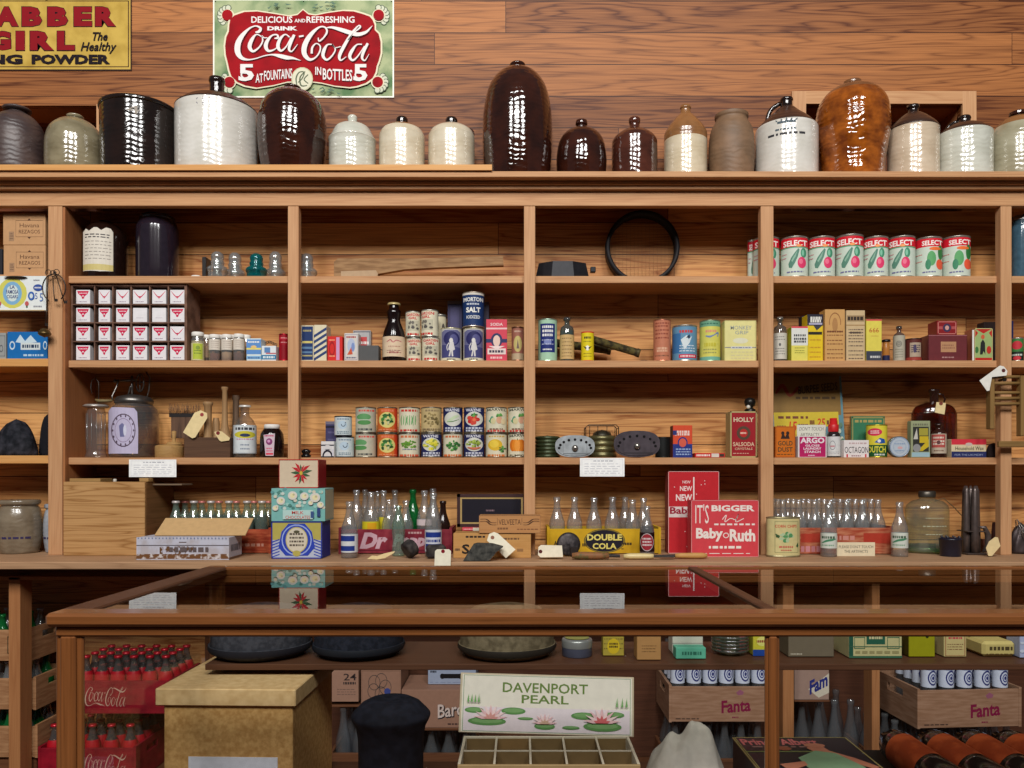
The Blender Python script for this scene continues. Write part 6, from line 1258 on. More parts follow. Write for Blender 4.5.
o = mb.build('seed_poster'); o.location = (PX(810, Ys_), Ys_, Z3+.002); o.rotation_euler = (math.radians(-8), 0, 0); tag(o, 'faded seed advertising card in brown, yellow and blue leaning at the back', 'poster')
def golddust(a): a.r(.06, .04, .94, .96, (196, 104, 26)); a.e(.38, .78, .08, .06, (50, 34, 30)); a.e(.62, .78, .08, .06, (50, 34, 30)); a.poly([(.28,.60),(.34,.74),(.44,.74),(.5,.66),(.56,.74),(.66,.74),(.72,.60)], (50, 34, 30)); a.t('GOLD', .5, .46, .72, .15, (84, 66, 40), .02); a.t('DUST', .5, .26, .72, .15, (84, 66, 40), .02); a.lines(.1, .9, .1, .03, (110, 70, 30), 3)
carton('washing_powder_box', 'orange carton with two dark figures and brown lettering', 'box', 775, 795.5, 426.5, Z3, 3.05, .05, (176, 90, 26), golddust)
carton('notice_card', "white handwritten card sticking up behind the pink starch box", 'card', 797, 826, 425, Z3, 3.105, .003, (206, 204, 190), lambda a: (a.t("DON'T TOUCH", .5, .88, .84, .11, (90, 84, 80), -.004, shear=.2), a.t('ARTIFACTS', .44, .70, .66, .11, (90, 84, 80), -.004, shear=.2)))
carton('starch_box', 'pink and white laundry starch carton', 'box', 798, 826.8, 436.3, Z3, 3.045, .05, (214, 206, 206), lambda a: (a.r(.05, .03, .96, .97, (176, 30, 92)), a.t('ARGO', .5, .80, .84, .27, (226, 214, 218), .04), a.t('GLOSS', .5, .56, .5, .10, (226, 214, 218), .03), a.t('LAUNDRY', .5, .42, .62, .11, (226, 214, 218), .03), a.t('STARCH', .5, .27, .56, .11, (226, 214, 218), .03), a.lines(.35, .6, .1, .05, (220, 180, 200), 3)))
bottle('sauce_bottle', 'small dark bottle with a red cap and white label, by the pink starch box', [(0,0),(.9,0),(1,.03),(1,.62),(.9,.70),(.62,.74),(.60,.76)] and [(0,0),(.0245,0),(.026,.003),(.026,.076),(.022,.086),(.017,.09),(.017,.094)], M((40, 34, 34), .15), 833.3, 431, Z3, 3.08, r=.0255, lab=(.06, .78, (206, 206, 204), lambda a: (a.ring(.45, .55, .2, .24, .14, (120, 120, 130)), a.lines(.3, .6, .5, .08, (190, 100, 110), 3), a.para(.2, .9, (.2, .12), .03, (160, 160, 166), 3))))
o = MB().lathe([(.0185, 0), (.0195, .003), (.0195, .024), (.018, .028), (.014, .029), (.013, .052), (.0001, .052)], M((196, 30, 34), .4), 24).build('red_cap', o if 0 else bpy.data.objects['sauce_bottle.001']); o.location = (0, 0, PZ(431, 3.08)-Z3-.004)
carton('green_book', 'green clothbound book standing behind the soap boxes', 'book', 851.5, 885, 416.3, Z3, 3.16, .02, (56, 116, 84), lambda a: (a.fr(.02, .02, .98, .98, .03, .03, (150, 140, 84)), a.lines(.1, .9, .88, .06, (170, 150, 90), 3)), side=(170, 140, 90))
carton('soap_box', 'low white carton with bold black lettering and small red figures', 'box', 843.9, 869, 440.3, Z3, 3.045, .04, (220, 212, 210), lambda a: (a.t('OCTAGON', .5, .44, .94, .36, (34, 32, 34), .0), a.lines(.2, .9, .82, .08, (190, 160, 160), 3), a.r(.10, .02, .16, .2, (196, 40, 60)), a.r(.84, .02, .9, .2, (196, 40, 60)), a.lines(.3, .7, .1, .06, (150, 110, 120), 3)))
def dutch(a): a.r(0, 0, 1, 1, (216, 200, 60)); a.r(0, 0, 1, .38, (30, 84, 44)); a.e(.42, .78, .34, .12, (206, 50, 80)); a.para(.22, .62, (.81, .75), .04, (230, 190, 190), 3); a.poly([(.4,.46),(.66,.60),(.86,.56),(.9,.44),(.7,.42)], (36, 84, 160)); a.e(.62, .50, .08, .05, (220, 220, 226)); a.t('DUTCH', .52, .24, .80, .20, (214, 206, 70), .03); a.lines(.4, .9, .08, .05, (206, 210, 200), 3)
can('cleanser_can', 'round yellow cleanser can with a red oval and blue figure', 'can', 866.5, 886.6, 424.5, Z3, 3.055, (216, 200, 60), dutch, metal=(196, 180, 60), margin=.015)
# round tin on edge
Y = 3.05; R = 10.7*Y/F; mb = MB(); mb.lathe([(R*.96, -.0), (R, .003), (R, .022), (R*.96, .025), (R*.96, .0)], M((140, 150, 156), .3, .7), 36, T=Matrix.Translation((0, .025, R)) @ Matrix.Rotation(PI/2, 4, 'X'), caps=True)
a = Art(mb, 2*R, 2*R, y=-.0005); a.e(.5, .5, .46, .46, (176, 186, 196), 32); a.ring(.5, .5, .44, .44, .06, (120, 140, 170), 32); a.ring(.5, .5, .3, .3, .04, (130, 150, 180), 28); a.lines(.26, .74, .64, .05, (130, 150, 180), 3); a.e(.52, .46, .12, .06, (206, 160, 160)); a.lines(.3, .72, .32, .05, (130, 150, 180), 5)
o = mb.build('round_tin'); o.location = (PX(899.6, Y), Y, Z3+.0008); tag(o, 'flat round pale blue tin standing on its edge', 'tin')
carton('picture_tin', 'square-shouldered tin with a black and yellow print beside the round tin', 'tin', 911, 930.3, 421, Z3, 3.045, .03, (150, 156, 120), lambda a: (a.r(.1, .16, .92, .84, (50, 50, 46)), a.poly([(.34,.18),(.92,.50),(.92,.30),(.6,.18)], (196, 170, 40)), a.r(.42, .6, .88, .8, (160, 150, 60)), a.e(.3, .26, .2, .11, (140, 140, 140)), a.r(.44, .40, .9, .58, (196, 170, 40)), a.poly([(.12,.5),(.3,.8),(.36,.5)], (190, 186, 176)), a.r(.04, .02, .96, .14, (150, 180, 190)), a.lines(.1, .9, .9, .05, (110, 110, 90), 3)), rough=.35)
o, R, H = bigjar('large amber glass jug with a small finger loop, a pale tag tied to it', 934, 22, 402, Z3, 3.145, glass((178, 100, 56), (100, 44, 22), .04, .08, (.2, .08, .04), .05), [(.94,0),(1,.04),(1,.72),(.96,.82),(.8,.92),(.4,.98),(.2,1)]); o.scale = (1, .62, 1)
mb = MB(); mb.lathe([(R*.2, H), (R*.19, H+.035), (R*.24, H+.038), (R*.24, H+.048), (R*.15, H+.05), (.0001, H+.046)], M((46, 24, 18), .12), 20); mb.tube([(R*.18, 0, H+.03), (R*.42, 0, H+.028), (R*.5, 0, H+.01), (R*.42, 0, H-.01)], .0035, M((46, 24, 18), .12), 8); mb.build('neck', o)
paper_tag('small tan tag hanging at the neck of the amber jug', [(936.5,402),(946,403),(944.5,414.5),(934.8,412.5)], 3.05, TAGK, (120, 60, 50), (941, 403.5))
bottle('medicine_bottle', 'small black-capped bottle with a red and cream label before the amber jug', MED, M((50, 26, 20), .15), 938.7, 424, Z3, 3.058, r=.0265, lab=(.12, .70, (186, 170, 150), lambda a: (a.r(.06, .3, .9, .96, (176, 80, 74)), a.para(.15, .85, (.8, .62, .48), .09, (216, 200, 184), 3), a.lines(.2, .8, .14, .06, (120, 90, 70), 3), a.e(.5, .56, .12, .1, (96, 60, 60)))), cap=(30, 28, 30))
carton('wax_box', 'low carton in red, cream and navy bands of household wax', 'box', 951.5, 986.3, 439.3, Z3, 3.045, .035, (212, 196, 160), lambda a: (a.r(0, .7, 1, 1, (206, 52, 66)), a.r(0, 0, 1, .33, (40, 46, 92)), a.t('Household Wax', .52, .50, .82, .20, (50, 56, 40), .01), a.e(.5, .72, .10, .09, (200, 180, 170)), a.t('FOR THE LAUNDRY', .5, .15, .82, .1, (150, 160, 190), 0)))
lump('dark_rag', 'dark cloth scrap right of the banded wax carton', 'rag', 986, 1001, 443, 457, Z3, 3.10, M((40, 30, 30), .9, bump=.5), 21, .6)
# wooden rack on the right post
RKM = wood((116, 86, 46), (164, 130, 80), 'X', .6, contrast=.3); RKV = wood((116, 86, 46), (164, 130, 80), 'Z', .6, contrast=.3)
Y = 2.955; k = Y/F; o = root('wooden_reel', 'wooden slatted rack with round rungs hanging on the right post', 'rack', (PX(1009, Y), Y, PZ(400, Y)))
q5 = lambda x, y: ((x-1009)*k, -(y-400)*k)
for xa in (990.5, 1021):
    x0, z1 = q5(xa, 375.5); x1, z0 = q5(xa+4.5, 429 if xa < 1000 else 436); MB().box(x0, x1, 0, .03, z0, z1, RKV, ch=.002).build('side_rail', o)
for yy in (376.5, 383, 392.5, 398, 403.5): x0, z = q5(994.5, yy); x1, _ = q5(1021.5, yy); MB().tube([(x0, .012, z), (x1, .012, z)], .0062, RKM, 10).build('rung', o)
MB().box(*[q5(1000, 0)[0], q5(1030, 0)[0]], .005, .02, q5(0, 447)[1], q5(0, 441)[1], RKM, ch=.002).build('bottom_bar', o)
MB().lathe([(.004, 0), (.004, .03), (.008, .032), (.008, .036)], IRN, 10, T=Matrix.Translation((-.01, .045, q5(0, 379)[1])) @ Matrix.Rotation(PI/2, 4, 'X')).build('peg', o)
paper_tag('white tag hanging at the top of the slatted rack', [(979.5,380.5),(1000,365.5),(1004,366.5),(1007.5,371),(1006.5,375.5),(992,377),(989.5,390.5),(987,391)], 2.945, M((226, 222, 212), .8), (90, 40, 40), (1003.5, 370.5))

# ---------------------------------------------------------------- counter ledge
def Yb(py): return (ZC-Z4)*F/(py-VY)         # depth of a point of the ledge seen at that height
def bluetext(a, R, H): a.para(.0, .6, (.42, .30), .055, (40, 36, 70), 4)
o = jug('grey-brown stoneware crock with faint blue lettering on the counter, left edge', 19.5, 20.5, 100, [(.80,0),(.86,.03),(1,.3),(1,.62),(.9,.82),(.8,.885),(.84,.90),(.92,.93),(.92,.98),(.86,1)], glaze((112, 98, 80), (138, 124, 104), .25), name='stoneware_crock', cat='crock', Y=3.09, mark=None)
o.location.z = Z4+.001
def fixjug(o, pt, cx, hw, prof, m, Y):
    for c in list(o.children): bpy.data.objects.remove(c)
    R = hw*Y/F; H = PZ(pt, Y)-Z4; P = [(max(r*R, .0001), min(max(z, 0), 1)*H) for r, z in catmull(prof, 4)]
    mb = MB(); mb.lathe([(.0001, .0005)]+P+[(P[-1][0]*.8, H-.004), (P[-1][0]*.78, H*.4), (.0001, H*.38)], m, 44, caps=False)
    a = Art(mb, 2*R, H, R=R+.0002); a.lines(.05, .62, .42, .035, (56, 48, 84), 4); a.lines(.02, .74, .30, .04, (56, 48, 84), 6); mb.build('body', o).rotation_euler = (0, 0, 0 if o.rotation_euler.z else FACE(o.location.x, o.location.y))
cp = [(.80,0),(.86,.03),(1,.3),(1,.62),(.9,.82),(.8,.885),(.84,.90),(.92,.93),(.92,.98),(.86,1)]
fixjug(o, 500, 19.5, 20.5, cp, glaze((112, 98, 80), (138, 124, 104), .25), 3.09)
o = root('stoneware_crock', 'pale blue-grey crock half hidden behind the left post on the counter', 'crock', (PX(57.5, 3.12), 3.12, Z4+.001)); fixjug(o, 504, 57.5, 12.5, cp, glaze((150, 156, 166), (170, 176, 184), .2), 3.12)
# old wooden crate
OAK = wood((150, 106, 60), (200, 156, 104), 'X', .6, contrast=1.5, sc_=1.3)
Yc = Yb(556); o = root('wooden_box', 'large plain wooden box with strong grain, at the left of the counter', 'wooden box', (PX(104, Yc), Yc, Z4+.0008)); W = (144.5-63)*Yc/F; H = PZ(482, Yc)-Z4; dd = .25
MB().box(-W/2, W/2, 0, .012, 0, H, OAK, ch=.0015).build('front_board', o)
for s_ in (-1, 1): MB().box(s_*W/2-(.012 if s_ > 0 else 0), s_*W/2+(.012 if s_ < 0 else 0), .012, dd, 0, H, wood((116, 80, 46), (160, 116, 74), 'Y', .6, contrast=.8), ch=.001).build('side_board', o)
MB().box(-W/2+.012, W/2-.012, dd-.012, dd, 0, H, OAK).build('back_board', o); MB().box(-W/2+.012, W/2-.012, .012, dd-.012, 0, .01, OAK).build('bottom_board', o)
MB().box(-W/2+.006, -W/2+.12, .03, .12, H, H+.012, BM, ch=.001).build('lid_batten', o); MB().box(W/2-.03, W/2+.004, .02, .06, H, H+.014, BM, ch=.001).build('lid_batten', o)
mb = MB(); mb.lathe([(.005, 0), (.007, .004), (.006, .012), (.0001, .013)], M((200, 190, 176), .3), 12, T=Matrix.Translation((.015, .05, H-.002))); mb.build('latch', o)
MB().box(W/2+.001, W/2+.11, .06, .16, H-.014, H-.008, M((120, 100, 80), .8), ch=.001).build('leather_flap', o)
notice('white printed card on the shelf edge above the plain wooden box', 129, 176.3, 459.5, 477, 3.012, 6)
# cola bottles with caps and their crate behind
RC = two((150, 56, 36), (184, 92, 60), .7, 18, .4, .62, stretch=(1, 6, 6))
crate('bottle_crate', 'worn red crate of capped cola bottles behind the white rusty box', 160, 271, 529.5, Z4, 3.055, .16, RC, lambda a: a.lines(.7, .98, .35, .12, (206, 150, 130), 3))
xs_ = [176,185,194,202,211,219,229,236.5,247,254,262,268.5]
cols_ = [(200, 190, 186), (190, 180, 176), (196, 120, 110)]
first = None
for i, x in enumerate(xs_):
    Yq = 3.095 if i % 2 == 0 else 3.155
    if i < 2: 
        b = bottle('cola_bottle', 'x', COKE, CLEARG, x, 501.5, Z4+.008, Yq, r=.026, liquid=((24, 12, 10), .72), cap=cols_[2 if i == 1 else 0]); pr = [b] if i == 0 else pr+[b]
        b['label'] = 'capped cola bottle, %s from the left in the crate behind the white box' % ords[i]; b['group'] = 'capped cola bottles on the counter'
    else: dup(pr[i % 2], (PX(x, Yq), Yq, Z4+.0086), label='capped cola bottle, %s from the left in the crate behind the white box' % ords[i])
# white rusty box with kraft lid
def rust(a):
    a.r(0, 0, 1, 1, two((190, 190, 204), (176, 170, 176), .6, 20)); BR = (108, 76, 52); r_ = random.Random(6)
    a.r(0, .04, 1, .26, two((196, 190, 190), (110, 74, 46), .8, 60, .38, .5)); a.r(.25, .26, .62, .6, two((190, 190, 204), (100, 70, 46), .8, 70, .45, .55)); a.r(0, .62, 1, .66, (90, 84, 90)); a.r(.46, .76, .54, .80, (90, 70, 60))
    for i in range(26): a.e(.02+i*.038, .96, .008, .04, (120, 130, 160), 6)
    a.lines(.36, .78, .46, .2, (96, 84, 84), 5); a.t('EZ', .62, .5, .12, .2, (80, 74, 80)) if 0 else None
o = carton('rusty_tin_box', 'white paint-chipped metal box with rust spots and a raised brown lid', 'tin box', 136.5, 229, 537.5, Z4, Yb(560), .13, (190, 188, 200), rust, sideart=lambda a: (a.lines(.15, .85, .5, .3, (90, 90, 100), 3), a.r(0, 0, 1, .1, (120, 90, 70))))
Yr = Yb(560); Wb = (229-136.5)*Yr/F; Hb = PZ(537.5, Yr)-Z4; KF = M((196, 160, 112), .8)
mb = MB(); mb.box(-Wb/2+.004, Wb/2+.004, 0, .105, 0, .004, KF, T=Matrix.Translation((.035, .055, Hb+.001)) @ Matrix.Rotation(math.radians(32), 4, 'X'), ch=.0005); mb.build('raised_lid', o)
lump('stone_lump', 'small grey stone tucked behind the left end of the white rusty box', 'stone', 155, 172, 527, 552, Z4, 3.0, two((120, 104, 90), (150, 136, 124), .9, 30, bump=.6), 31, .6) if 0 else None
# three stacked candy boxes
def blue_tin(a):
    B = (44, 66, 170); GO = (176, 164, 84); a.r(0, 0, 1, 1, (176, 182, 200)); a.r(0, .5, 1, 1, GO); 
    for i in range(6): a.poly([(0, .05+i*.08), (.16, .13+i*.08), (.16, .10+i*.08), (0, .02+i*.08)], B); a.poly([(1, .05+i*.08), (.84, .13+i*.08), (.84, .10+i*.08), (1, .02+i*.08)], B)
    a.poly([(.14,.3),(.2,.72),(.34,.94),(.66,.94),(.80,.72),(.86,.3),(.72,.08),(.28,.08)], B, (.5, .5)); a.ring(.5, .5, .30, .42, .08, (150, 166, 216)); a.e(.5, .5, .21, .34, (206, 196, 176)); a.ring(.5, .5, .22, .355, .07, GO); a.t('SPIRE', .5, .54, .3, .1, (70, 64, 60)) if 0 else a.para(.36, .64, (.66, .56, .46, .36), .05, (90, 80, 70), 3); a.e(.5, .72, .06, .04, (84, 80, 60)); a.e(.5, .14, .08, .08, GO); a.fr(0, 0, 1, 1, .02, .03, (36, 54, 150))
def floral(a):
    a.r(0, 0, 1, 1, (120, 176, 170)); r_ = random.Random(8)
    for i in range(44): a.e(r_.random()*.96+.02, .38+r_.random()*.6, .035, .05, r_.choice(((150, 196, 186), (96, 150, 150), (196, 206, 196), (80, 130, 120), (206, 200, 180))), 8)
    for (x, y, s_) in ((.18,.62,.10),(.40,.78,.11),(.62,.76,.10),(.82,.72,.12),(.92,.5,.08),(.08,.4,.07),(.74,.56,.06)): a.e(x, y, s_*.8, s_*1.2, (212, 206, 196)); a.e(x, y, s_*.45, s_*.7, (226, 216, 170)); a.e(x+.02, y+.03, s_*.2, s_*.3, (190, 180, 140))
    a.r(.22, .06, .78, .34, (176, 206, 200)); a.t('MILK', .5, .26, .22, .1, (196, 60, 50), .01); a.t('CHOCOLATES', .5, .12, .46, .1, (196, 60, 50), .01); a.r(.86, .14, .92, .4, (50, 70, 120)); a.r(.74, .1, .80, .3, (60, 84, 130))
def poins(a):
    a.r(0, 0, 1, 1, (206, 186, 160)); cx_, cy_ = .56, .52; r_ = random.Random(2)
    for i in range(13):
        t = i*2*PI/13+.2; L = r_.uniform(.2, .30); a.poly([(cx_, cy_), (cx_+.5*L*math.cos(t-.22), cy_+.75*L*math.sin(t-.22)*1.3), (cx_+L*math.cos(t), cy_+1.5*L*math.sin(t)), (cx_+.5*L*math.cos(t+.22), cy_+.75*L*math.sin(t+.22)*1.3)], (184, 36, 44) if i % 3 else (60, 90, 60))
    a.e(cx_, cy_, .04, .07, (200, 170, 60)); a.fr(0, 0, 1, 1, .015, .03, (176, 40, 40))
Yq = 2.866
o = carton('candy_tin', 'blue and gold tin with an oval cream panel, bottom of the candy stack', 'tin', 271.5, 322, 521.5, Z4, Yq, .125, (44, 62, 150), blue_tin)
z1_ = PZ(521.5, Yq)+.001
carton('candy_box', 'turquoise flowered chocolate box, middle of the candy stack', 'box', 271.5, 325, 488.5, z1_, Yq-.004, .132, (150, 190, 184), floral, sideart=lambda a: a.r(.05, .05, .95, .95, (196, 190, 160)))
z2_ = PZ(488.5, Yq-.004)+.001
carton('candy_box', 'cream box with red poinsettia flowers, top of the candy stack', 'box', 279, 318.5, 459.5, z2_, Yq+.01, .115, (160, 36, 40), poins, side=(150, 30, 36))
# Dr soda crate and loose bottles
MAR = two((120, 34, 50), (146, 56, 66), .6, 24, .4, .65)
def drp(a):
    c = (196, 160, 170); a.t('Dr', .30, .54, .26, .66, c, .055, shear=.3); a.t('Pepper', .70, .48, .46, .66, c, .055, shear=.3); a.r(.06, .12, .94, .16, (96, 24, 40)); a.lines(.62, .75, .86, .08, (190, 150, 150), 3)
crate('soda_crate', 'maroon wooden soda crate with white slanting letters', 338.5, 452, 529.5, Z4, Yb(554), .184, MAR, drp)
Yt = 3.12
yl = lambda a: a.fr(.0, .0, 1, 1, .02, .06, (170, 150, 30))
PBL = (34, 54, 130)
def bl(label, px, pt, Y, prof=LONG, m=CLEAR, r=.031, **k): return bottle('soda_bottle', label, prof, m, px, pt, Z4+k.pop('up', .008), Y, r=r, **k)
bl('clear bottle at the back left of the maroon crate', 356.5, 490, 3.135, r=.029)
bl('clear bottle second from the left at the back of the maroon crate', 365, 489.5, 3.183, r=.024)
bl('clear bottle with a wide yellow label in the maroon crate', 371, 492, 3.084, SODA, r=.033, lab=(.28, .50, (206, 190, 40), lambda a: a.r(.3, .1, .8, .9, (216, 160, 30))))
bl('slim clear bottle just right of the wide yellow label', 377.5, 491, 3.183, r=.022)
bl('clear bottle with a narrow yellow label, fourth in the maroon crate', 382.5, 490.5, 3.125, r=.030, lab=(.3, .52, (206, 190, 40), None)) if 0 else bl('clear bottle with a half-seen yellow label near the crate middle', 383.5, 490.5, 3.135, r=.027, lab=(.3, .55, (206, 190, 40), None))
bl('short clear bottle behind the greenish hobble-waisted one', 389, 499.5, 3.08, SODA, r=.027)
bl('tall clear bottle standing behind the short one in the crate middle', 395, 490, 3.180, r=.027)
bl('clear bottle between the greenish bottle and the dark green one', 406, 500.5, 3.10, SODA, r=.028)
bl('dark green glass bottle in the maroon crate', 413, 489.5, 3.162, LONG, GREENG, r=.030)
bl('clear bottle with a white neck band right of the dark green one', 424.5, 490.5, 3.10, r=.029, lab=(.42, .52, (214, 196, 196), None))
bl('tall clear bottle at the right of the maroon crate, behind the blue label', 433, 488.5, 3.172, r=.029)
bl('short dark brown glass bottle at the right end of the maroon crate', 443, 501, 3.10, SODA, M((36, 20, 16), .1), r=.028)
bl('clear bottle at the back right corner of the maroon crate', 448.5, 488.5, 3.175, r=.027) if 0 else None
def bluelab(a): a.r(.05, .1, .95, .9, PBL); a.r(.0, .36, 1, .66, (206, 206, 214)); a.t('soda', .5, .5, .6, .24, (190, 190, 200)) if 0 else a.lines(.1, .9, .5, .12, PBL, 3); a.fr(0, 0, 1, 1, .03, .06, (206, 206, 210))
bl('clear bottle with a small blue and white label standing left of the maroon crate', 349.5, 501.5, 2.90, SODA, CLEAR, r=.0295, up=.0006, lab=(.10, .42, (206, 208, 210), lambda a: (a.r(.0, .62, .8, .92, PBL), a.r(.0, .08, .8, .36, PBL), a.r(.8, 0, 1, 1, (206, 208, 212)))))
bl('greenish hobble-waisted bottle standing before the maroon crate', 398.5, 505.5, 2.965, COKE, CLEARG, r=.0245, up=.0006)
bl('clear bottle with a bold blue and white label standing before the maroon crate', 433.3, 493, 2.945, LONG, CLEAR, r=.0300, up=.0006, lab=(.08, .42, (206, 208, 214), bluelab))
# loose things at the ledge front
DK = two((44, 40, 40), (74, 68, 64), .7, 30, .4, .6, bump=.5)
paper_tag('cream tag lying on the counter before the maroon crate', [(367,559),(372,555.5),(377,556),(384,553.5),(395,551),(394,553),(385,558),(377,559.5)], 2.835, TAGK)
o = MB().lathe([(.020, -.019), (.031, -.016), (.032, .012), (.026, .019), (.018, .02), (.016, .01), (.0001, .01)], DK, 28, T=Matrix.Rotation(math.radians(62), 4, 'Y') @ Matrix.Rotation(.0, 4, 'X')).build('iron_bushing'); o.location = (PX(410, 2.87), 2.87, Z4+.0355); o.rotation_euler = (0, 0, math.radians(40)); tag(o, 'short round dark iron bushing lying on its side on the counter', 'bushing')
o = MB().box(-.034, .034, 0, .044, 0, .048, DK, ch=.008).build('iron_block'); o.location = (PX(437, 2.87), 2.855, Z4+.0008); o.rotation_euler = (0, 0, .2); tag(o, 'dark square iron block behind the hanging white tag', 'iron block')
paper_tag('white tag hanging over the counter edge below the iron block', [(435,551),(437,549.3),(449,549.3),(451,551),(450.5,567.5),(434.3,567.3)], 2.752, TAGP, (130, 20, 30), (443, 551.3))
# black framed board, cartons
Yq = 3.12; o = root('framed_slate', 'black slate in a dark frame with a cream inner line, leaning at the back', 'slate', (PX(491.5, Yq), Yq, PZ(527, Yq))); W = (526.5-457.5)*Yq/F; H = (527-494)*Yq/F
FRM = M((60, 34, 34), .4)
mb = MB(); mb.box(-W/2, W/2, 0, .012, 0, .012, FRM); mb.box(-W/2, W/2, 0, .012, H-.012, H, FRM); mb.box(-W/2, -W/2+.012, 0, .012, 0, H, FRM); mb.box(W/2-.012, W/2, 0, .012, 0, H, FRM); mb.build('frame', o)
mb = MB(); mb.box(-W/2+.01, W/2-.01, .002, .011, .01, H-.01, M((178, 150, 96), .5)); mb.build('cream_liner', o)
mb = MB(); mb.box(-W/2+.019, W/2-.019, .0008, .003, .019, H-.019, M((24, 22, 34), .35)); a = Art(mb, W, H, y=.0006); a.lines(.42, .56, .5, .05, (130, 104, 110), 3); mb.build('slate_panel', o)
CW = wood((180, 130, 72), (214, 166, 104), 'X', .6, contrast=.3)
Yw = Yb(558.2); 
def codb(a): a.t('Codfish', .28, .86, .30, .12, (40, 34, 30), .03) if 0 else a.lines(.16, .42, .86, .08, (50, 40, 34), 3); a.t('S', .16, .36, .10, .4, (40, 34, 30), .03); a.lines(.02, .1, .34, .1, (90, 70, 50), 3); a.lines(.6, .85, .78, .07, (110, 80, 56), 3); a.r(.82, .26, .9, .38, (150, 110, 70))
o = carton('wooden_box', 'pale wooden food box with dark lettering, below the small narrow box', 'wooden box', 453.3, 531, 533.5, Z4, Yw, .11, (0, 0, 0), codb, m=CW)
zt3 = PZ(533.5, Yw)+.0012
def velv(a): a.t('VELVEETA', .50, .62, .36, .30, (70, 46, 34), .0); a.r(.295, .44, .30, .86, (70, 46, 34)); a.r(.695, .44, .70, .86, (70, 46, 34)); [a.put(*ribbon([(x0, .78-d, .03), (x0+.1, .78-d, .03), (x0+.17, .60-d, .03), (x0+.26, .58-d, .03)]), (84, 56, 40)) for x0 in (.02,) for d in (0, .12)]; [a.put(*ribbon([(.72, .58-d, .03), (.80, .60-d, .03), (.88, .78-d, .03), (.98, .78-d, .03)]), (84, 56, 40)) for d in (0, .12)]; a.lines(.3, .5, .26, .1, (130, 90, 60), 3); a.lines(.62, .96, .22, .05, (130, 84, 56), 3); a.fr(0, 0, 1, 1, .004, .02, (150, 110, 76))
carton('cheese_box', 'narrow wooden cheese box lying on top of the pale wooden box', 'wooden box', 479, 540.5, 515.5, zt3, Yw-.005, .08, (0, 0, 0), velv, m=wood((176, 122, 74), (206, 154, 102), 'X', .6, contrast=.3))
carton('red_packet', 'small red and white packet on the left end of the pale wooden box', 'packet', 462, 479.5, 527.8, zt3, 3.0, .04, (206, 70, 84), lambda a: (a.r(.62, 0, 1, 1, (214, 210, 190)), a.lines(.1, .6, .5, .3, (226, 180, 180), 3)))
STN = two((48, 48, 46), (88, 86, 80), .85, 55, .35, .65, bump=.8)
Yq = Yb(561.5); k = Yq/F; mb = MB(); mb.prism([((x-483)*k, PZ(y, Yq)-Z4) for x, y in ((463,561),(473,545),(477,544),(492,544.5),(503,547.5),(497,552),(491,559),(489,561))], 0, .05, STN); o = mb.build('flat_stone'); o.location = (PX(483, Yq), Yq, Z4+.001); tag(o, 'dark grey wedge-shaped flat iron stone on the counter', 'stone')
paper_tag('cream tag leaning diagonally against the pale wooden box', [(487,540.5),(489,534),(494,532),(498,533.5),(515.5,549.5),(506,558)], Yb(559)-.012, TAGP, (150, 100, 80), (492.5, 537.5), tilt=-.1)
paper_tag('cream tag standing at the left end of the yellow crate', [(538.5,547),(541,545),(562,545.5),(563,557),(540.5,557.3),(538,555)], Yb(559.5), TAGP, (90, 40, 40), (540.5, 551.5))
lump('iron_scrap', 'small dark iron scrap beside the tag left of the yellow crate', 'scrap', 532, 541, 552, 558, Z4, Yb(557.5), M((50, 44, 42), .7), 17, .7) if 0 else None
# yellow double crate
YEL = two((206, 164, 34), (186, 144, 30), .6, 20, .4, .7)
def dbl(a):
    a.e(.505, .52, .19, .48, (30, 28, 40), 30); a.ring(.505, .52, .185, .46, .05, (150, 130, 50), 30); a.t('DOUBLE', .505, .66, .32, .26, (222, 206, 110), .04); a.t('COLA', .505, .31, .22, .24, (222, 206, 110), .03)
    a.t('A', .055, .42, .035, .2, (50, 40, 30)); a.lines(.66, .76, .40, .1, (70, 56, 30), 3); a.lines(.91, .97, .36, .12, (70, 56, 30), 3); a.lines(.66, .7, .2, .04, (70, 56, 30), 3); a.lines(.30, .36, .36, .12, (70, 56, 30), 3)
crate('soda_crate', 'yellow wooden soda crate with a black oval and yellow lettering', 547, 661, 529, Z4, Yb(554), .175, YEL, dbl)
for i, (x, t_, Yq, rr) in enumerate(((557,497,3.10,.030),(574.5,497,3.10,.030),(594,497.5,3.10,.030),(612.5,497,3.10,.030),(632.5,499.5,3.095,.030),(643.5,498,3.155,.029))):
    bl('clear bottle in the yellow crate, %s from the left' % ords[i], x, t_, Yq, SODA, r=rr, group='bottles in the yellow crate')
bl('clear bottle set back between the fourth and fifth in the yellow crate', 625, 497, 3.17, SODA, r=.029, group='bottles in the yellow crate')
bottle('soda_bottle', 'full dark cola bottle with a red round label standing before the yellow crate', SODA, CLEAR, 647, 506, Z4, 2.945, r=.0265, liquid=((26, 12, 12), .60), lab=(.10, .48, (34, 14, 16), lambda a: (a.e(.5, .5, .42, .42, (150, 40, 50)), a.ring(.5, .5, .44, .46, .07, (206, 190, 190)), a.para(.2, .8, (.68, .52, .36), .09, (214, 196, 196), 3))))
Yq = 2.955; mb = MB(); R = 11.8*Yq/F; mb.lathe([(R, 0), (R, .008), (R*.8, .012), (R*.3, .012), (.0001, .014)], two((44, 40, 42), (84, 78, 78), .5, 60, .4, .7, metal=.5), 32, T=Matrix.Translation((0, 0, R)) @ Matrix.Rotation(math.radians(82), 4, 'X')); o = mb.build('iron_disc'); o.location = (PX(568.5, Yq), Yq, Z4+.001); tag(o, 'round dark iron disc leaning against the yellow crate', 'iron disc')
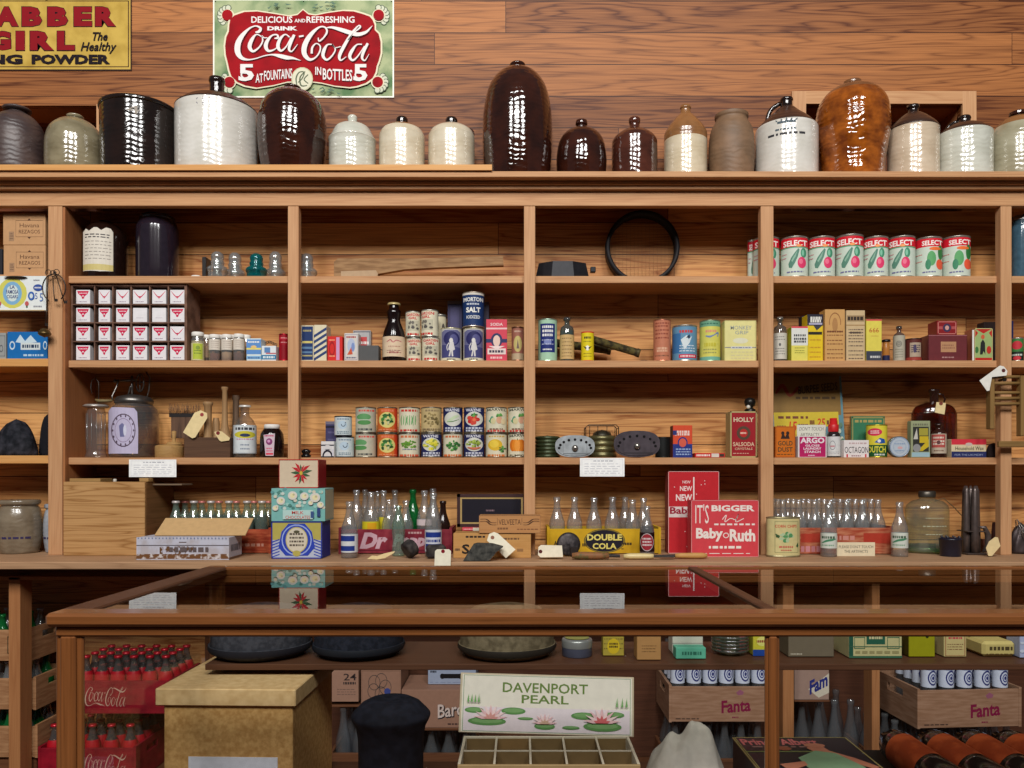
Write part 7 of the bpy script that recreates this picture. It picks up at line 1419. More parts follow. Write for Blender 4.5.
MB().box(.004, .034, -.03, .001, .002, .034, M((40, 32, 30), .6), ch=.003).build('iron_lug', o)
def knife(label, pts, r, m, Y, blade=None, col=None):
    k = Y/F; x0, y0 = pts[0]; o = root('old_knife', label, 'knife', (PX(x0, Y), Y, Z4+.0015)); q6 = lambda x, y: ((x-x0)*k, 0, (558-y)*k*0+r*1.0)
    n = len(pts); rs = [r*f for f in ([.7, 1, 1.0, .9, .75][:n] if n <= 5 else [1]*n)]
    mb = MB(); mb.tube([((x-x0)*k, (y0-y)*.004, r) for x, y in pts], rs, m, 12); mb.build('handle', o)
    if blade:
        (bx0, bx1) = blade; mb = MB(); mb.prism([((bx0-x0)*k, r*.6), ((bx1-x0)*k, r*.5), ((bx1-x0)*k, r*1.3), ((bx0-x0)*k, r*1.5)], -.0008, .0008, M((120, 116, 116), .3, .9)); mb.box((bx0-x0)*k, (bx1-x0)*k, -.008, .010, r*.9, r*.9+.0015, M((130, 126, 126), .3, .9)); mb.build('blade', o)
knife('knife with a mottled brown handle, leftmost of the three on the counter', [(572,557),(580,557),(590,557),(600,557),(609,557)], .0135, two((140, 96, 64), (100, 90, 56), .5, 60), 2.825, (609, 620))
knife('knife with a cream handle, middle of the three on the counter', [(623.5,557),(630,557),(640,557),(650,557),(653.5,557)], .0105, M((216, 196, 140), .4), 2.835, (653, 674))
knife('tool with a turned tan handle, rightmost of the three on the counter', [(707,555),(702,555),(692,555),(682,555),(675,555)], .0105, M((190, 144, 84), .45), 2.855, (675, 660))
# two red candy cartons
PK = (206, 50, 56)
def newb(a):
    a.t('NEW', .36, .87, .16, .035, (232, 214, 210), .01); a.t('NEW', .35, .79, .24, .06, (232, 214, 210), .02); a.t('NEW', .31, .68, .32, .08, (232, 214, 210), .03); a.r(.49, .64, .515, .93, (232, 220, 214)); a.r(.0, .44, .55, .57, (214, 200, 196)); a.t('Baby', .26, .51, .46, .11, (150, 30, 50), .03)
    r_ = random.Random(3); a.hold = True
    for i in range(16): a.r(*(lambda x, y: (x, y, x+.02, y+.01))(r_.uniform(.1, .95), r_.uniform(.05, .95)), (232, 200, 196))
    a.hold = False; a.k += 1; a.fr(0, 0, 1, 1, .01, .006, (222, 170, 166))
def babyr(a):
    w_ = (234, 222, 214); a.t("IT'S", .16, .76, .20, .34, w_, .0); a.t('BIGGER', .62, .86, .64, .11, w_, .04); a.put(*ribbon([(.46,.66,.012),(.52,.74,.012),(.5,.62,.012),(.58,.68,.012),(.66,.66,.012),(.7,.76,.012),(.66,.62,.012),(.78,.68,.012)]), w_); a.lines(.34, .95, .575, .03, w_, 4); a.t('Baby', .27, .39, .40, .24, w_, .04); a.t('Ruth', .76, .38, .38, .22, w_, .04); a.ring(.515, .38, .045, .05, .3, w_, 12); a.lines(.26, .76, .17, .045, w_, 6); a.lines(.1, .9, .06, .012, w_, 8); a.fr(0, 0, 1, 1, .008, .008, (226, 150, 150))
carton('candy_carton', 'tall red carton with three stacked white words, behind the wider red one', 'box', 668.3, 719, 471.5, Z4, Yb(553.5), .07, (186, 36, 44), newb, side=(150, 70, 60))
carton('candy_carton', 'wide coral red candy carton with large white lettering', 'box', 691.3, 758.6, 500.5, Z4, Yb(557), .07, (206, 66, 74), babyr)
# right bay
def corn(a): a.t('CORN', .33, .80, .30, .08, (190, 50, 40), .02); a.t('CHIPS', .68, .80, .30, .08, (190, 50, 40), .02); a.fr(.18, .08, .88, .93, .01, .008, (84, 96, 60)); blob(a, .5, .5, .2, .1, [(120, 160, 110), (80, 140, 90), (170, 190, 150)], 16, 3, .06); a.poly([(.2,.60),(.32,.54),(.30,.48),(.22,.50)], (50, 84, 50)); a.poly([(.8,.26),(.86,.36),(.88,.26),(.84,.22)], (50, 84, 50)); a.lines(.3, .7, .24, .05, (196, 110, 90), 3); a.lines(.35, .65, .15, .03, (196, 110, 90), 5)
can('chip_can', 'large cream oval can with red lettering and green leaves', 'can', 766, 800, 517.5, Z4, Yb(557.5), (200, 188, 134), corn, metal=(186, 176, 136), squash=.62, margin=.04)
GCR = two((160, 70, 48), (190, 120, 88), .7, 18, .4, .62, stretch=(1, 6, 6))
crate('soda_crate', 'worn orange-red soda crate packed with clear empty bottles', 776, 893, 528, Z4, 3.02, .20, GCR, lambda a: (a.lines(.40, .68, .62, .16, (200, 136, 124), 3), a.lines(.2, .45, .2, .22, (196, 130, 136), 5), a.r(.2, .45, .42, .78, (172, 60, 44)), a.r(.76, .42, 1, .8, (172, 58, 42))))
bb = bl('x', 800.5, 499, 3.09, SODA, r=.0272, up=.0085, group='empty bottles in the orange-red crate')
fillcrate((776, 893, 3.02, .20), Z4+.0085, 7, 3, bb, .0275, lambda i, j: 'clear empty bottle in the orange-red crate, %s rank, %s from left' % (('front', 'middle', 'back')[j], ords[i]), 'empty bottles in the orange-red crate')
gl_ = lambda a: (a.t('', .5, .5, .1, .1, (0, 0, 0)) if 0 else None, a.lines(.1, .9, .72, .16, (70, 90, 70), 3), a.t('UP', .5, .5, .5, .3, (50, 100, 70), .02) if 0 else a.put(*ribbon([(.1,.34,.05),(.4,.50,.14),(.7,.56,.14),(.92,.62,.05)]), (70, 130, 96)), a.lines(.1, .8, .2, .08, (110, 150, 120), 4))
for x, t_, nm in ((828.7, 503, 'left'), (899.6, 502, 'right')):
    bottle('soda_bottle', 'clear bottle with a white and green label, %s of the hand-lettered card' % ('just left' if nm == 'left' else 'well right'), SODA, CLEAR, x, t_, Z4, Yb(557)+.02, r=.0285, lab=(.16, .44, (200, 206, 196), gl_))
carton('notice_card', 'cream card reading please do not touch, standing before the orange-red crate', 'card', 837, 875, 542.5, Z4, Yb(556.3), .0015, (222, 208, 176), lambda a: (a.t("PLEASE DON'T TOUCH", .5, .68, .90, .21, (60, 56, 54), .0, rot=.0), a.t('THE ARTIFACTS', .5, .34, .62, .21, (60, 56, 54), .0)))
# green glass jug
Yq = 3.10; k = Yq/F; R = 21*k; H = PZ(499, Yq)-Z4; mb = MB(); GJ = glass((240, 246, 224), (196, 210, 170), .05, .12)
pts = [(.0001, .001), (R*.97, .001), (R, .01), (R, H*.78), (R*.94, H*.88), (R*.74, H*.95), (R*.42, H*.99), (R*.36, H), (R*.36, H+.014)]
mb.lathe(pts, GJ, 36, sy=.75, caps=False); mb.lathe([(.0001, .004), (R*.96, .004), (R*.97, .03), (R*.9, .012), (.0001, .010)], glass((170, 220, 170), (130, 190, 130), .1, .06), 36, sy=.75, caps=False)
o = mb.build('glass_jug'); o.location = (PX(927, Yq), Yq, Z4+.001); tag(o, 'large square-shouldered pale green glass jug with a metal screw cap', 'jug')
mb = MB(); mb.lathe([(R*.38, H+.006), (R*.39, H+.010), (R*.39, H+.026), (R*.34, H+.03), (.0001, H+.03)], M((84, 78, 70), .4, .7), 24, sy=.9); mb.build('screw_cap', o)
mb = MB(); mb.tube([(R*.36, 0, H-.01), (R*.8, 0, H+.002), (R*1.25, 0, H-.03), (R*1.9, 0, H-.085)], .0016, M((96, 84, 60), .5), 6); mb.build('wire_bail', o.children[0])
a_ = MB(); a = Art(a_, 2*R, H*.5, R=R+.0004, z0=H*.2, T=Matrix.Diagonal((1, .75, 1, 1))); a.lines(.3, .75, .9, .03, (170, 170, 140), 3); a.lines(.25, .8, .6, .04, (176, 176, 146), 5); a.lines(.3, .7, .3, .03, (176, 176, 146), 7); a_.build('embossed_lettering', o)
# ink pot, candle mould, tag, stick
Yq = Yb(557)+.03; R = 10.5*Yq/F; H = PZ(537.5, Yq)-Z4; NVB = M((24, 24, 40), .3, var=.2)
mb = MB(); mb.lathe([(R*.9, 0), (R*.92, .003), (R, H*.86), (R*1.05, H*.88), (R*1.05, H*.93), (R*.8, H), (R*.3, H*1.02), (.0001, H*1.02)], NVB, 28); o = mb.build('glass_inkwell'); o.location = (PX(950.5, Yq), Yq, Z4+.001); tag(o, 'small round blue-black pot right of the green glass jug', 'pot')
mb = MB()
for i in range(8): mb.lathe([(.004, -.004), (.005, 0), (.003, .004)], NVB, 8, T=Matrix.Translation((R*.8*math.cos(i*PI/4), R*.8*math.sin(i*PI/4), H*1.01)))
mb.build('knobbed_rim', o)
TN = M((92, 80, 76), .32, .5, var=.25); Yq = 3.03; k = Yq/F; H = PZ(486, Yq)-Z4; o = root('candle_mould', 'dark tin candle mould of upright tapered tubes with a strap handle', 'candle mould', (PX(972, Yq), Yq, Z4+.001))
for i, (dx, dy) in enumerate(((-5.5, 0), (-.5, -6), (4.5, 0), (-3, 7), (3, 8))):
    MB().lathe([(.0001, .004), (.0145, .004), (.0135, H*.3), (.0095, H*.93), (.003, H), (.0001, H)], TN, 16, T=Matrix.Translation((dx*k, dy*k, 0))).build('tube', o)
MB().box(-.036, .036, -.038, .044, 0, .006, TN, ch=.002).build('base_plate', o); MB().box(-.034, .034, -.032, .044, H*.33, H*.345, TN).build('top_plate', o)
MB().tube([(.018, -.01, H*.40), (.040, -.012, H*.39), (.052, -.014, H*.28), (.050, -.014, H*.12), (.034, -.012, H*.03)], [.004, .008, .011, .010, .005], TN, 12).build('strap_handle', o)
paper_tag('tan tag tied by string, leaning right of the candle mould', [(986,548),(989,541.5),(995,537),(998,537.5),(1000.5,546),(992,556),(988.5,556)], Yb(557), TAGK)
o = MB().tube([(0, 0, 0), (.002, 0, .06), (.001, 0, .115)], [.013, .012, .007], M((70, 36, 30), .6), 10).build('wooden_peg'); o.location = (PX(994, 3.1), 3.1, Z4+.001); tag(o, 'short dark brown wooden peg standing behind the tan tag', 'peg')
o = MB().box(-.012, .012, 0, .03, 0, .05, M((80, 44, 34), .6), ch=.002).build('wooden_block'); o.location = (PX(986.5, 3.1), 3.1, Z4+.001); tag(o, 'small reddish wooden block between the candle mould and the right post', 'block')
lump('metal_scoop', 'dark metal scoop and wire tangle right of the last post, cut by the edge', 'scoop', 1010, 1034, 524, 552, Z4, 3.06, M((70, 60, 60), .4, .6, var=.3), 41, .7)
mb = MB(); rn = random.Random(12)
for i in range(10): mb.tube([(rn.uniform(-.03, .03), rn.uniform(-.04, .0), rn.uniform(.05, .13)) for _ in range(4)], .0012, M((150, 146, 140), .3, .8), 5)
mb.build('wire_tangle', bpy.data.objects['metal_scoop'])
# ---------------------------------------------------------------- crates on the low shelves
ZB = .1306
RED2 = two((150, 22, 40), (116, 14, 30), .6, 20, .4, .7); TCR = two((150, 106, 72), (176, 132, 94), .65, 14, .4, .65, stretch=(1, 1, 8))
def coke(a, u0, u1, v0, v1, c=(200, 160, 140), th=.55):
    sts = script_strokes(); X0, X1, Y0, Y1 = 235, 373, 27, 63
    for st in sts:
        v, f = ribbon([(x, y, w_*th) for x, y, w_ in st], 1.0)
        a.put([(u0+(x-X0)/(X1-X0)*(u1-u0), v1-(y-Y0)/(Y1-Y0)*(v1-v0)) for x, y in v], f, c)
def stack_crates(name, label, x0, x1, levels, Y, d, m, art, group=None):
    out = []
    for i, (z, h) in enumerate(levels):
        H = h; o = crate(name, label[i], x0[i], x1[i], 0, z, Y+.004*(i % 2), d, m, art, h=h); out.append(o)
    return out
# red cola crates seen through the case
c1 = crate('bottle_crate', 'red cola crate with script lettering, upper one behind the glass at left', 70, 172, 0, .384, 2.93, .26, RED2, lambda a: coke(a, .12, .56, .22, .82), h=.12)
c2 = crate('bottle_crate', 'red cola crate with script lettering, lower one behind the glass at left', 38, 136, 0, ZB+.002, 2.93, .26, RED2, lambda a: coke(a, .46, .93, .18, .84), h=.128)
CB_ = glass((170, 120, 110), (80, 40, 36), .05, .09)
cprof = COKE
pc = None
RCAP = (178, 26, 40)
def cola(): 
    o = bottle('cola_bottle', 'x', COKE, glass((150, 130, 110), (80, 60, 50), .05, .10), 100, 651, ZB, 2.97, r=.0256, liquid=((60, 14, 12), .80), cap=RCAP)
    mb = MB(); mb.lathe([(.0262*1.02, .115), (.0262, .155), (.019, .172)], M((170, 20, 34), .35), 16, caps=False); mb.build('red_label', o); return o
def carrier(label, x0, x1, z, Y, h=.075):
    W = (x1-x0)*Y/F; mb = MB(); mb.box(-W/2, W/2, 0, .06, 0, h, M((190, 16, 34), .45), ch=.002); a = Art(mb, W, h); a.r(.0, .72, 1, .80, (226, 200, 200)); a.lines(.1, .9, .4, .2, (232, 210, 210), 3)
    o = mb.build('bottle_carrier'); o.location = (PX((x0+x1)/2, Y), Y, z); return tag(o, label, 'carton')
rowsn = ['front rank', 'second rank', 'third rank', 'back rank']
H_ = .235
def mkcola(H):
    o = bottle('cola_bottle', 'x', COKE, glass((190, 170, 150), (110, 84, 70), .05, .10), 100, 700, PZ(700, 2.97)-H, 2.97, r=.0256, liquid=((60, 14, 12), .80), cap=RCAP)
    mb = MB(); mb.lathe([(.0262, H*.30), (.0268, H*.50), (.0262, H*.64), (.021, H*.73)], M((176, 18, 34), .35), 16, caps=False); mb.build('red_label', o); return o
p = mkcola(.196)
fillcrate((70, 172, 2.93, .26), .3915, 7, 4, p, .0272, lambda i, j: 'red-capped cola bottle, %s, %s from left in the upper red crate' % (rowsn[j], ords[i]), 'red-capped bottles in the upper red crate')
p = dup(p, (0, 0, 0))
fillcrate((38, 136, 2.93, .26), ZB+.0095, 7, 4, p, .0272, lambda i, j: 'red-capped cola bottle, %s, %s from left in the lower red crate' % (rowsn[j], ords[i]), 'red-capped bottles in the lower red crate')
# tan crates of green bottles at the far left
def gtext(a): a.fr(.80, .25, .93, .8, .008, .03, (70, 60, 40)); a.t('G', .865, .52, .07, .3, (60, 66, 40), .02)
zc_ = [(.243-.108, .108), (.243+.062, .108), (.243+.062+.170, .108)]
ys_ = ['lowest', 'middle', 'topmost']
zz_l = [PZ(759.5, 2.92), PZ(711.6, 2.92), PZ(663, 2.92)]
for i, zc in enumerate(zz_l):
    h = 31.5*2.92/F
    crate('bottle_crate', 'tan wooden bottle crate, %s of the stack at the far left' % ys_[i], -75, (37.5, 36, 30)[i], 0, zc, 2.945-.012*(1-i*.3)+.002, .24, TCR, gtext, h=h)
    if i == 0:
        gb = bottle('soda_bottle', 'x', SODA, GREENG, 20, 700, PZ(700, 2.98)-.235, 2.98, r=.027); cl = bottle('soda_bottle', 'x', SODA, CLEAR, 20, 700, PZ(700, 2.98)-.235, 2.98, r=.026, cap=(190, 196, 206))
        gb.scale = cl.scale = (1, 1, .675); gfirst = True
    gs = 0
    for j, Yq in enumerate((2.985, 3.05, 3.115)):
        for m_, x in enumerate([(37.5, 36, 30)[i]-10.5-17*q for q in (2, 1, 0)]):
            src = gb if (m_+j+i) % 2 else cl; loc = (PX(x, 2.985), Yq, zc+.0075)
            nm = 'green glass' if src is gb else 'clear silver-capped'; lb = '%s bottle, %s, %s column of the %s tan crate' % (nm, ('front rank', 'second rank', 'third rank')[j], ('first', 'second', 'third')[m_], ys_[i])
            dup(src, loc, label=lb, group='bottles in the tan crates')
zsup = None
for o in (gb, cl):
    for c in list(o.children): bpy.data.objects.remove(c)
    bpy.data.objects.remove(o)
MB().box(XL, PX(40, 2.92), 2.96, YW-.002, .0, .0, LOWW) if 0 else None
# shelf cleats that carry the tan crates
zlow = zz_l[0]
slab('crate_platform', XL, PX(33, 2.93), 2.95, YW-.002, ZB, zlow-.001, LOWW, parent=unit)
# middle: cartons behind the case
def spool_art(a): a.fr(.02, .03, .98, .97, .006, .01, (110, 80, 60)); [a.ring(.45+.16*math.cos(t), .5+.20*math.sin(t), .15, .22, .08, (60, 54, 54), 18) for t in (0, 1.2, 2.4, 3.7, 5)]; a.e(.66, .38, .08, .1, (60, 70, 130))
zq1 = PZ(712, 2.93)
ZM = PZ(728, 2.93)
MK = (150, 112, 92)
def crates24(a): a.t('24', .72, .80, .42, .22, (50, 40, 40), .01); a.lines(.5, .95, .60, .08, (60, 48, 46), 3); a.para(.3, .9, (.4, .32, .24), .02, (110, 84, 76), 3)
carton('packing_carton', 'brown carton printed 24 behind the case, left of the flower carton', 'box', 328, 358.5, 671, PZ(702, 2.95), 2.95, .2, (158, 120, 100), crates24)
carton('packing_carton', 'brown carton with an outlined flower drawing behind the black hat', 'box', 361, 401, 670, PZ(705, 2.95), 2.95, .2, (150, 112, 92), spool_art)
carton('packing_carton', 'wide brown carton with white-edged script lettering behind the case', 'box', 401.5, 476, 690, PZ(728, 2.93), 2.93, .22, MK, lambda a: (a.t("Barq's", .72, .42, .46, .50, (40, 34, 36), .05, rot=.25), a.t("Barq's", .712, .44, .45, .48, (206, 186, 176), .015, rot=.25), a.lines(.62, .85, .1, .04, (70, 50, 46), 3)))
carton('pale_crate', 'pale blue slatted crate with a black handhold, above the script carton', 'crate', 428, 476, 667.5, PZ(690, 2.93)+.0015, 3.0, .16, (150, 160, 180), lambda a: (a.r(.30, .35, .68, .62, (24, 22, 24)), a.e(.30, .48, .05, .16, (24, 22, 24)), a.e(.68, .48, .05, .16, (24, 22, 24)), a.para(.05, .95, (.9, .12), .02, (110, 120, 150), 3), a.lines(.05, .2, .75, .12, (50, 50, 60), 3)))
# supports for them: bottle crates underneath
LB = glass((226, 232, 240), (120, 126, 140), .05, .12)
sb = bottle('soda_bottle', 'x', SODA, LB, 350, 700, PZ(700, 2.98)-.235, 2.98, r=.028)
zunder = PZ(728, 2.93)-.2355-.0005
c3 = crate('bottle_crate', 'dark wooden bottle crate below the brown cartons behind the case', 330, 476, 0, ZB+.002, 2.93, .26, LOWW, None, h=.11)
k_ = 0
first = sb
first.scale = (1, 1, (PZ(705, 2.95)-.009-ZB-.0105)/.2355)
fillcrate((330, 403, 2.93, .26), ZB+.0095, 4, 3, first, .0285, lambda i, j: 'clear bottle below the brown cartons, %s, %s from left' % (rowsn[j], ords[i]), 'clear bottles below the brown cartons')
first = dup(sb, (0, 0, 0)); first.scale = (1, 1, (PZ(728, 2.93)-.011-ZB-.0105)/.2355)
fillcrate((401.5, 476, 2.93, .26), ZB+.0095, 4, 3, first, .0285, lambda i, j: 'clear bottle below the wide script carton, %s, %s from left' % (rowsn[j], ords[i]), 'clear bottles below the wide script carton')
for nm, x0, x1, za, zb2 in (('plank', 326, 402, ZB+.0095+.2355, PZ(705, 2.95)-.001),): slab('packing_board', PX(x0, 2.95), PX(x1, 2.95), 2.95, 3.15, PZ(705, 2.95)-.008, PZ(705, 2.95)-.001, LOWW, parent=unit)
slab('packing_board', PX(402.5, 2.93), PX(478, 2.93), 2.931, 3.15, PZ(728, 2.93)-.010, PZ(728, 2.93)-.001, LOWW, parent=unit)
# orange-soda crates
FC = two((146, 108, 82), (166, 128, 102), .6, 14, .4, .65, stretch=(1, 1, 8))
def fan(a):
    c = (126, 24, 62); a.t('Fanta', .66, .46, .30, .36, c, .03, rot=.22); a.poly([(.66,.84),(.70,.92),(.74,.86),(.73,.78),(.68,.76)], (150, 90, 110)); a.lines(.62, .7, .14, .04, c, 3); a.lines(.04, .3, .10, .03, (70, 50, 44), 3)
FL_ = (.52, .80, (206, 212, 226), lambda a: (a.ring(.5, .5, .34, .40, .22, (44, 50, 110), 16), a.ring(.5, .5, .2, .22, .3, (60, 66, 130), 12), a.e(.5, .5, .09, .1, (44, 50, 110), 10), a.r(.04, .9, .96, 1, (120, 130, 170))))
fp = bottle('soda_bottle', 'x', [(0,0),(.028,0),(.0295,.004),(.0295,.18),(.024,.20),(.015,.225),(.0125,.236),(.0125,.245)], LB, 350, 700, PZ(700, 2.98)-.245, 2.98, r=.0252, lab=FL_)
crate('soda_crate', 'tan orange-soda crate with purple-red lettering, left of the case middle post', 669, 772, 0, PZ(722.5, 2.90), 2.90, .27, FC, fan, h=35.5*2.90/F)
fillcrate((669, 772, 2.90, .27), PZ(722.5, 2.90)+.0085, 6, 4, fp, .026, lambda i, j: 'blue-labelled bottle in the crate left of the case middle post, %s, %s from left' % (rowsn[j], ords[i]), 'blue-labelled bottles, left crate')
Ybf = 2.87; o = crate('soda_crate', 'tan orange-soda crate turned to show its long side, at the right behind the case', 915.5, 1024, 0, PZ(728, Ybf), Ybf, .30, FC, fan, h=38*Ybf/F)
o.rotation_euler = (0, 0, .07)
fp2 = dup(fp, (0, 0, 0))
fillcrate((923, 1016.5, Ybf+.012, .27), PZ(728, Ybf)+.0085, 6, 4, fp2, .026, lambda i, j: 'blue-labelled bottle in the turned crate at right, %s, %s from left' % (rowsn[j], ords[i]), 'blue-labelled bottles, right crate')
# bottle ranks that carry them
for nm, x0, x1, n_, Y0, lab in (('left', 666, 772, 6, 2.90, 'clear bottle under the left orange-soda crate'), ('right', 870, 1024, 8, 2.94, 'clear bottle under the right orange-soda crate')):
    crate('bottle_crate', 'dark wooden crate of clear bottles under the %s orange-soda crate' % nm, x0, x1, 0, ZB+.002, Y0, .245, LOWW, None, h=.10)
    f2 = dup(sb, (0, 0, 0)); ZT = PZ(722.5, 2.90) if nm == 'left' else PZ(728, Ybf)
    f2.scale = (1, 1, (ZT-ZB-.012)/.2355)
    fillcrate((x0, x1, Y0, .245), ZB+.0095, n_, 3, f2, .0285, lambda i, j: '%s, %s, %s from left' % (lab, rowsn[j], ords[i]), 'clear bottles under the %s orange-soda crate' % nm)
carton('packing_carton', 'pale carton with slanting blue lettering, right of the case middle post', 'box', 794.5, 829, 664.5, PZ(700, 2.95), 2.95, .2, (158, 130, 116), lambda a: (a.poly([(.4,.3),(1,.75),(1,.2),(.7,.06)], (206, 196, 176)), a.t('Fam', .70, .46, .52, .4, (44, 50, 120), .04, rot=.5)))
crate('bottle_crate', 'dark crate of clear bottles under the pale lettered carton', 794.5, 866, 0, ZB+.002, 2.96, .22, LOWW, None, h=.10)
f3 = dup(sb, (0, 0, 0)); f3.scale = (1, 1, (PZ(700, 2.95)-ZB-.02)/.2355)
fillcrate((794.5, 866, 2.96, .22), ZB+.0095, 4, 2, f3, .0285, lambda i, j: 'clear bottle under the pale lettered carton, %s, %s from left' % (rowsn[j], ords[i]), 'clear bottles under the pale lettered carton')
slab('packing_board', PX(794.5, 2.95), PX(830, 2.95), 2.951, 3.15, PZ(700, 2.95)-.008, PZ(700, 2.95)-.001, LOWW, parent=unit)
# back panel of the lower unit in dark wood
slab('lower_back_panel', PX(206, YW), XR, YW-.012, YW-.002, ZB, Z4-.03, wood((66, 38, 26), (104, 64, 44), 'X', .6, contrast=.4), parent=unit)

# ---------------------------------------------------------------- things on the inner shelf of the case
ZI_ = ZI+.0008
FELT = two((50, 50, 56), (66, 66, 72), .95, 90, .4, .6, bump=.3); FELTB = two((26, 28, 36), (38, 40, 50), .95, 90, .4, .6, bump=.2); STRW = two((92, 80, 60), (120, 106, 82), .8, 60, .4, .6, bump=.3)
def hat(label, px, hw, Y, m, band, crown=.105):
    R = hw*Y/F; o = root('felt_hat', label, 'hat', (PX(px, Y), Y, ZI_)); mb = MB(); sy = .112/R if R > .112 else 1
    mb.lathe([(R*.72, 0.0), (R*.86, .003), (R*.97, .012), (R, .022), (R*.985, .027), (R*.955, .024)], m, 44, sy=sy, caps=False); mb.build('brim', o)
    mb = MB(); mb.lathe([(R*.955, .024), (R*.95, .05), (R*.88, .085), (R*.7, crown-.004), (R*.3, crown+.004), (.0001, crown-.004)], m, 44, sy=sy, caps=False); mb.build('crown', o)
    mb = MB(); mb.lathe([(R*.98, .012), (R*1.012, .019), (R*.995, .026)], band, 44, sy=sy, caps=False); mb.build('edge_binding', o); return o
hat('dark grey felt hat on the inner shelf, leftmost of the three', 261, 50, 1.80, FELT, M((30, 28, 34), .8))
hat('black felt hat on the inner shelf, middle of the three', 359, 45.5, 1.80, FELTB, M((30, 32, 38), .6))
hat('olive-tan hat with a cord at its brim, right of the three on the inner shelf', 507, 49, 1.80, STRW, M((44, 38, 32), .5))
Yt = 1.76
def itin(name, label, cat, px, hw, pt, Y, m, lidm, prof=None):
    R = hw*Y/F; H = PZ(pt, Y)-ZI_; mb = MB(); mb.lathe([(R*.97, 0), (R, .002), (R, H*.55)], m, 32, caps=False); o = mb.build(name); o.location = (PX(px, Y), Y, ZI_); tag(o, label, cat)
    mb = MB(); mb.lathe([(R*1.02, H*.5), (R*1.03, H*.85), (R*.98, H*.95), (R*.5, H), (.0001, H)], lidm, 32); mb.build('lid', o); return o
o = itin('polish_tin', 'round grey-blue shoe polish tin on the inner shelf', 'tin', 577, 15, 637.5, Yt+.02, M((96, 100, 120), .35, .5), M((150, 150, 146), .35, .5))
mb = MB(); R = 15*1.78/F; mb.lathe([(R*.8, .0+PZ(637.5, 1.78)-ZI_+.0006), (.0001, PZ(637.5, 1.78)-ZI_+.001)], M((150, 146, 80), .5), 28); mb.build('lid_print', o.children[0])
def ibox(name, label, x0, x1, pt, c, art=None, Y=Yt, d=.05, cat='box', **k): return carton(name, label, cat, x0, x1, pt, ZI_, Y, d, c, art, **k)
ibox('tea_box', 'small yellow box with dark stripes on the inner shelf', 603, 624, 632, (170, 150, 60), lambda a: (a.para(.05, .95, (.9, .7, .5, .3), .03, (80, 64, 40), 3), a.e(.5, .4, .3, .32, (206, 176, 40)), a.para(.3, .7, (.5, .38), .08, (70, 54, 30), 3)), Y=1.77, d=.035)
ibox('match_box', 'open tan carton with white contents on the inner shelf', 637, 661, 632, (176, 130, 80), lambda a: (a.r(.08, .86, .92, 1, (212, 206, 204)), a.para(.2, .8, (.5, .4, .3), .03, (120, 86, 50), 3)), Y=1.73, d=.05)
ibox('soap_bar', 'wrapped white soap bars stacked behind the mint green box', 672.5, 703, 633, (206, 202, 186), lambda a: (a.r(0, .48, 1, .52, (150, 150, 140)), a.lines(.2, .9, .3, .06, (120, 150, 130), 3)), Y=1.79, d=.05)
ibox('soap_box', 'mint green soap box at the shelf edge', 676, 706, 648, (96, 176, 146), lambda a: a.lines(.2, .85, .5, .3, (50, 110, 90), 3), Y=1.74, d=.035)
GD = glass((206, 226, 200), (140, 170, 140), .05, .12)
mb = MB(); R = 18.5*1.8/F
for i in range(5): z = .004+i*.0075; mb.lathe([(R*.5, z), (R*.94, z+.002), (R, z+.008), (R*.97, z+.008), (R*.9, z+.004), (R*.5, z+.0025)], GD, 36, caps=False)
mb.lathe([(R*.5, 0), (R*.5, .004)], GD, 30); o = mb.build('glass_dishes'); o.name = 'glass_dish'; o.location = (PX(730, 1.80), 1.80, ZI_); tag(o, 'stacked rim of pale green glass dish on the inner shelf', 'dish')
ibox('tin_box', 'yellow tin with a blue base, partly behind the case middle post', 753, 771, 632, (206, 196, 60), lambda a: (a.r(0, 0, 1, .26, (36, 70, 150)), a.e(.5, .6, .3, .2, (224, 216, 120)), a.lines(.2, .8, .6, .1, (150, 60, 50), 3)), Y=1.77)
ibox('grey_carton', 'plain grey-tan carton just right of the case middle post', 788.5, 834, 633, (110, 98, 80), lambda a: a.lines(.05, .3, .12, .05, (190, 180, 160), 3), Y=1.76, d=.09)
ibox('biscuit_tin', 'green and cream patterned tin on the inner shelf', 849, 902, 632, (190, 180, 130), lambda a: (a.r(0, .85, 1, 1, (40, 84, 66)), a.r(.0, .0, .08, 1, (40, 84, 66)), a.r(.33, .52, .68, .95, (40, 90, 70)), a.t('TEA', .5, .72, .24, .2, (200, 190, 150), .01) if 0 else a.lines(.38, .63, .78, .12, (206, 196, 150), 3), a.fr(.1, .35, .3, .8, .01, .03, (70, 110, 80)), a.fr(.72, .35, .95, .8, .01, .03, (70, 110, 80)), a.lines(.12, .95, .22, .1, (150, 140, 96), 3), a.r(0, 0, 1, .08, (60, 100, 76)), a.r(0, .42, 1, .45, (60, 100, 76))), Y=1.75, d=.10)
ibox('yellow_tin', 'plain yellow-green tin with a small dark mark', 909, 935, 632, (150, 146, 20), lambda a: a.e(.7, .8, .06, .06, (40, 44, 20)), Y=1.76, d=.08, side=(84, 70, 20))
ibox('remedy_box', 'small cream box with pink lettering on the inner shelf', 944, 966.5, 632, (196, 176, 120), lambda a: (a.fr(.06, .04, .94, .96, .03, .02, (150, 90, 60)), a.lines(.2, .8, .75, .08, (190, 70, 80), 3), a.para(.15, .85, (.5, .4, .3), .03, (130, 90, 60), 3)), Y=1.76, d=.07)
o = ibox('soap_carton', 'flat pale yellow carton with rounded corners at the right of the inner shelf', 983, 1016, 642, (196, 176, 110), lambda a: (a.lines(.2, .9, .55, .25, (80, 66, 40), 3), a.lines(.1, .9, .2, .05, (120, 100, 60), 3)), Y=1.76, d=.12, ch=.006)
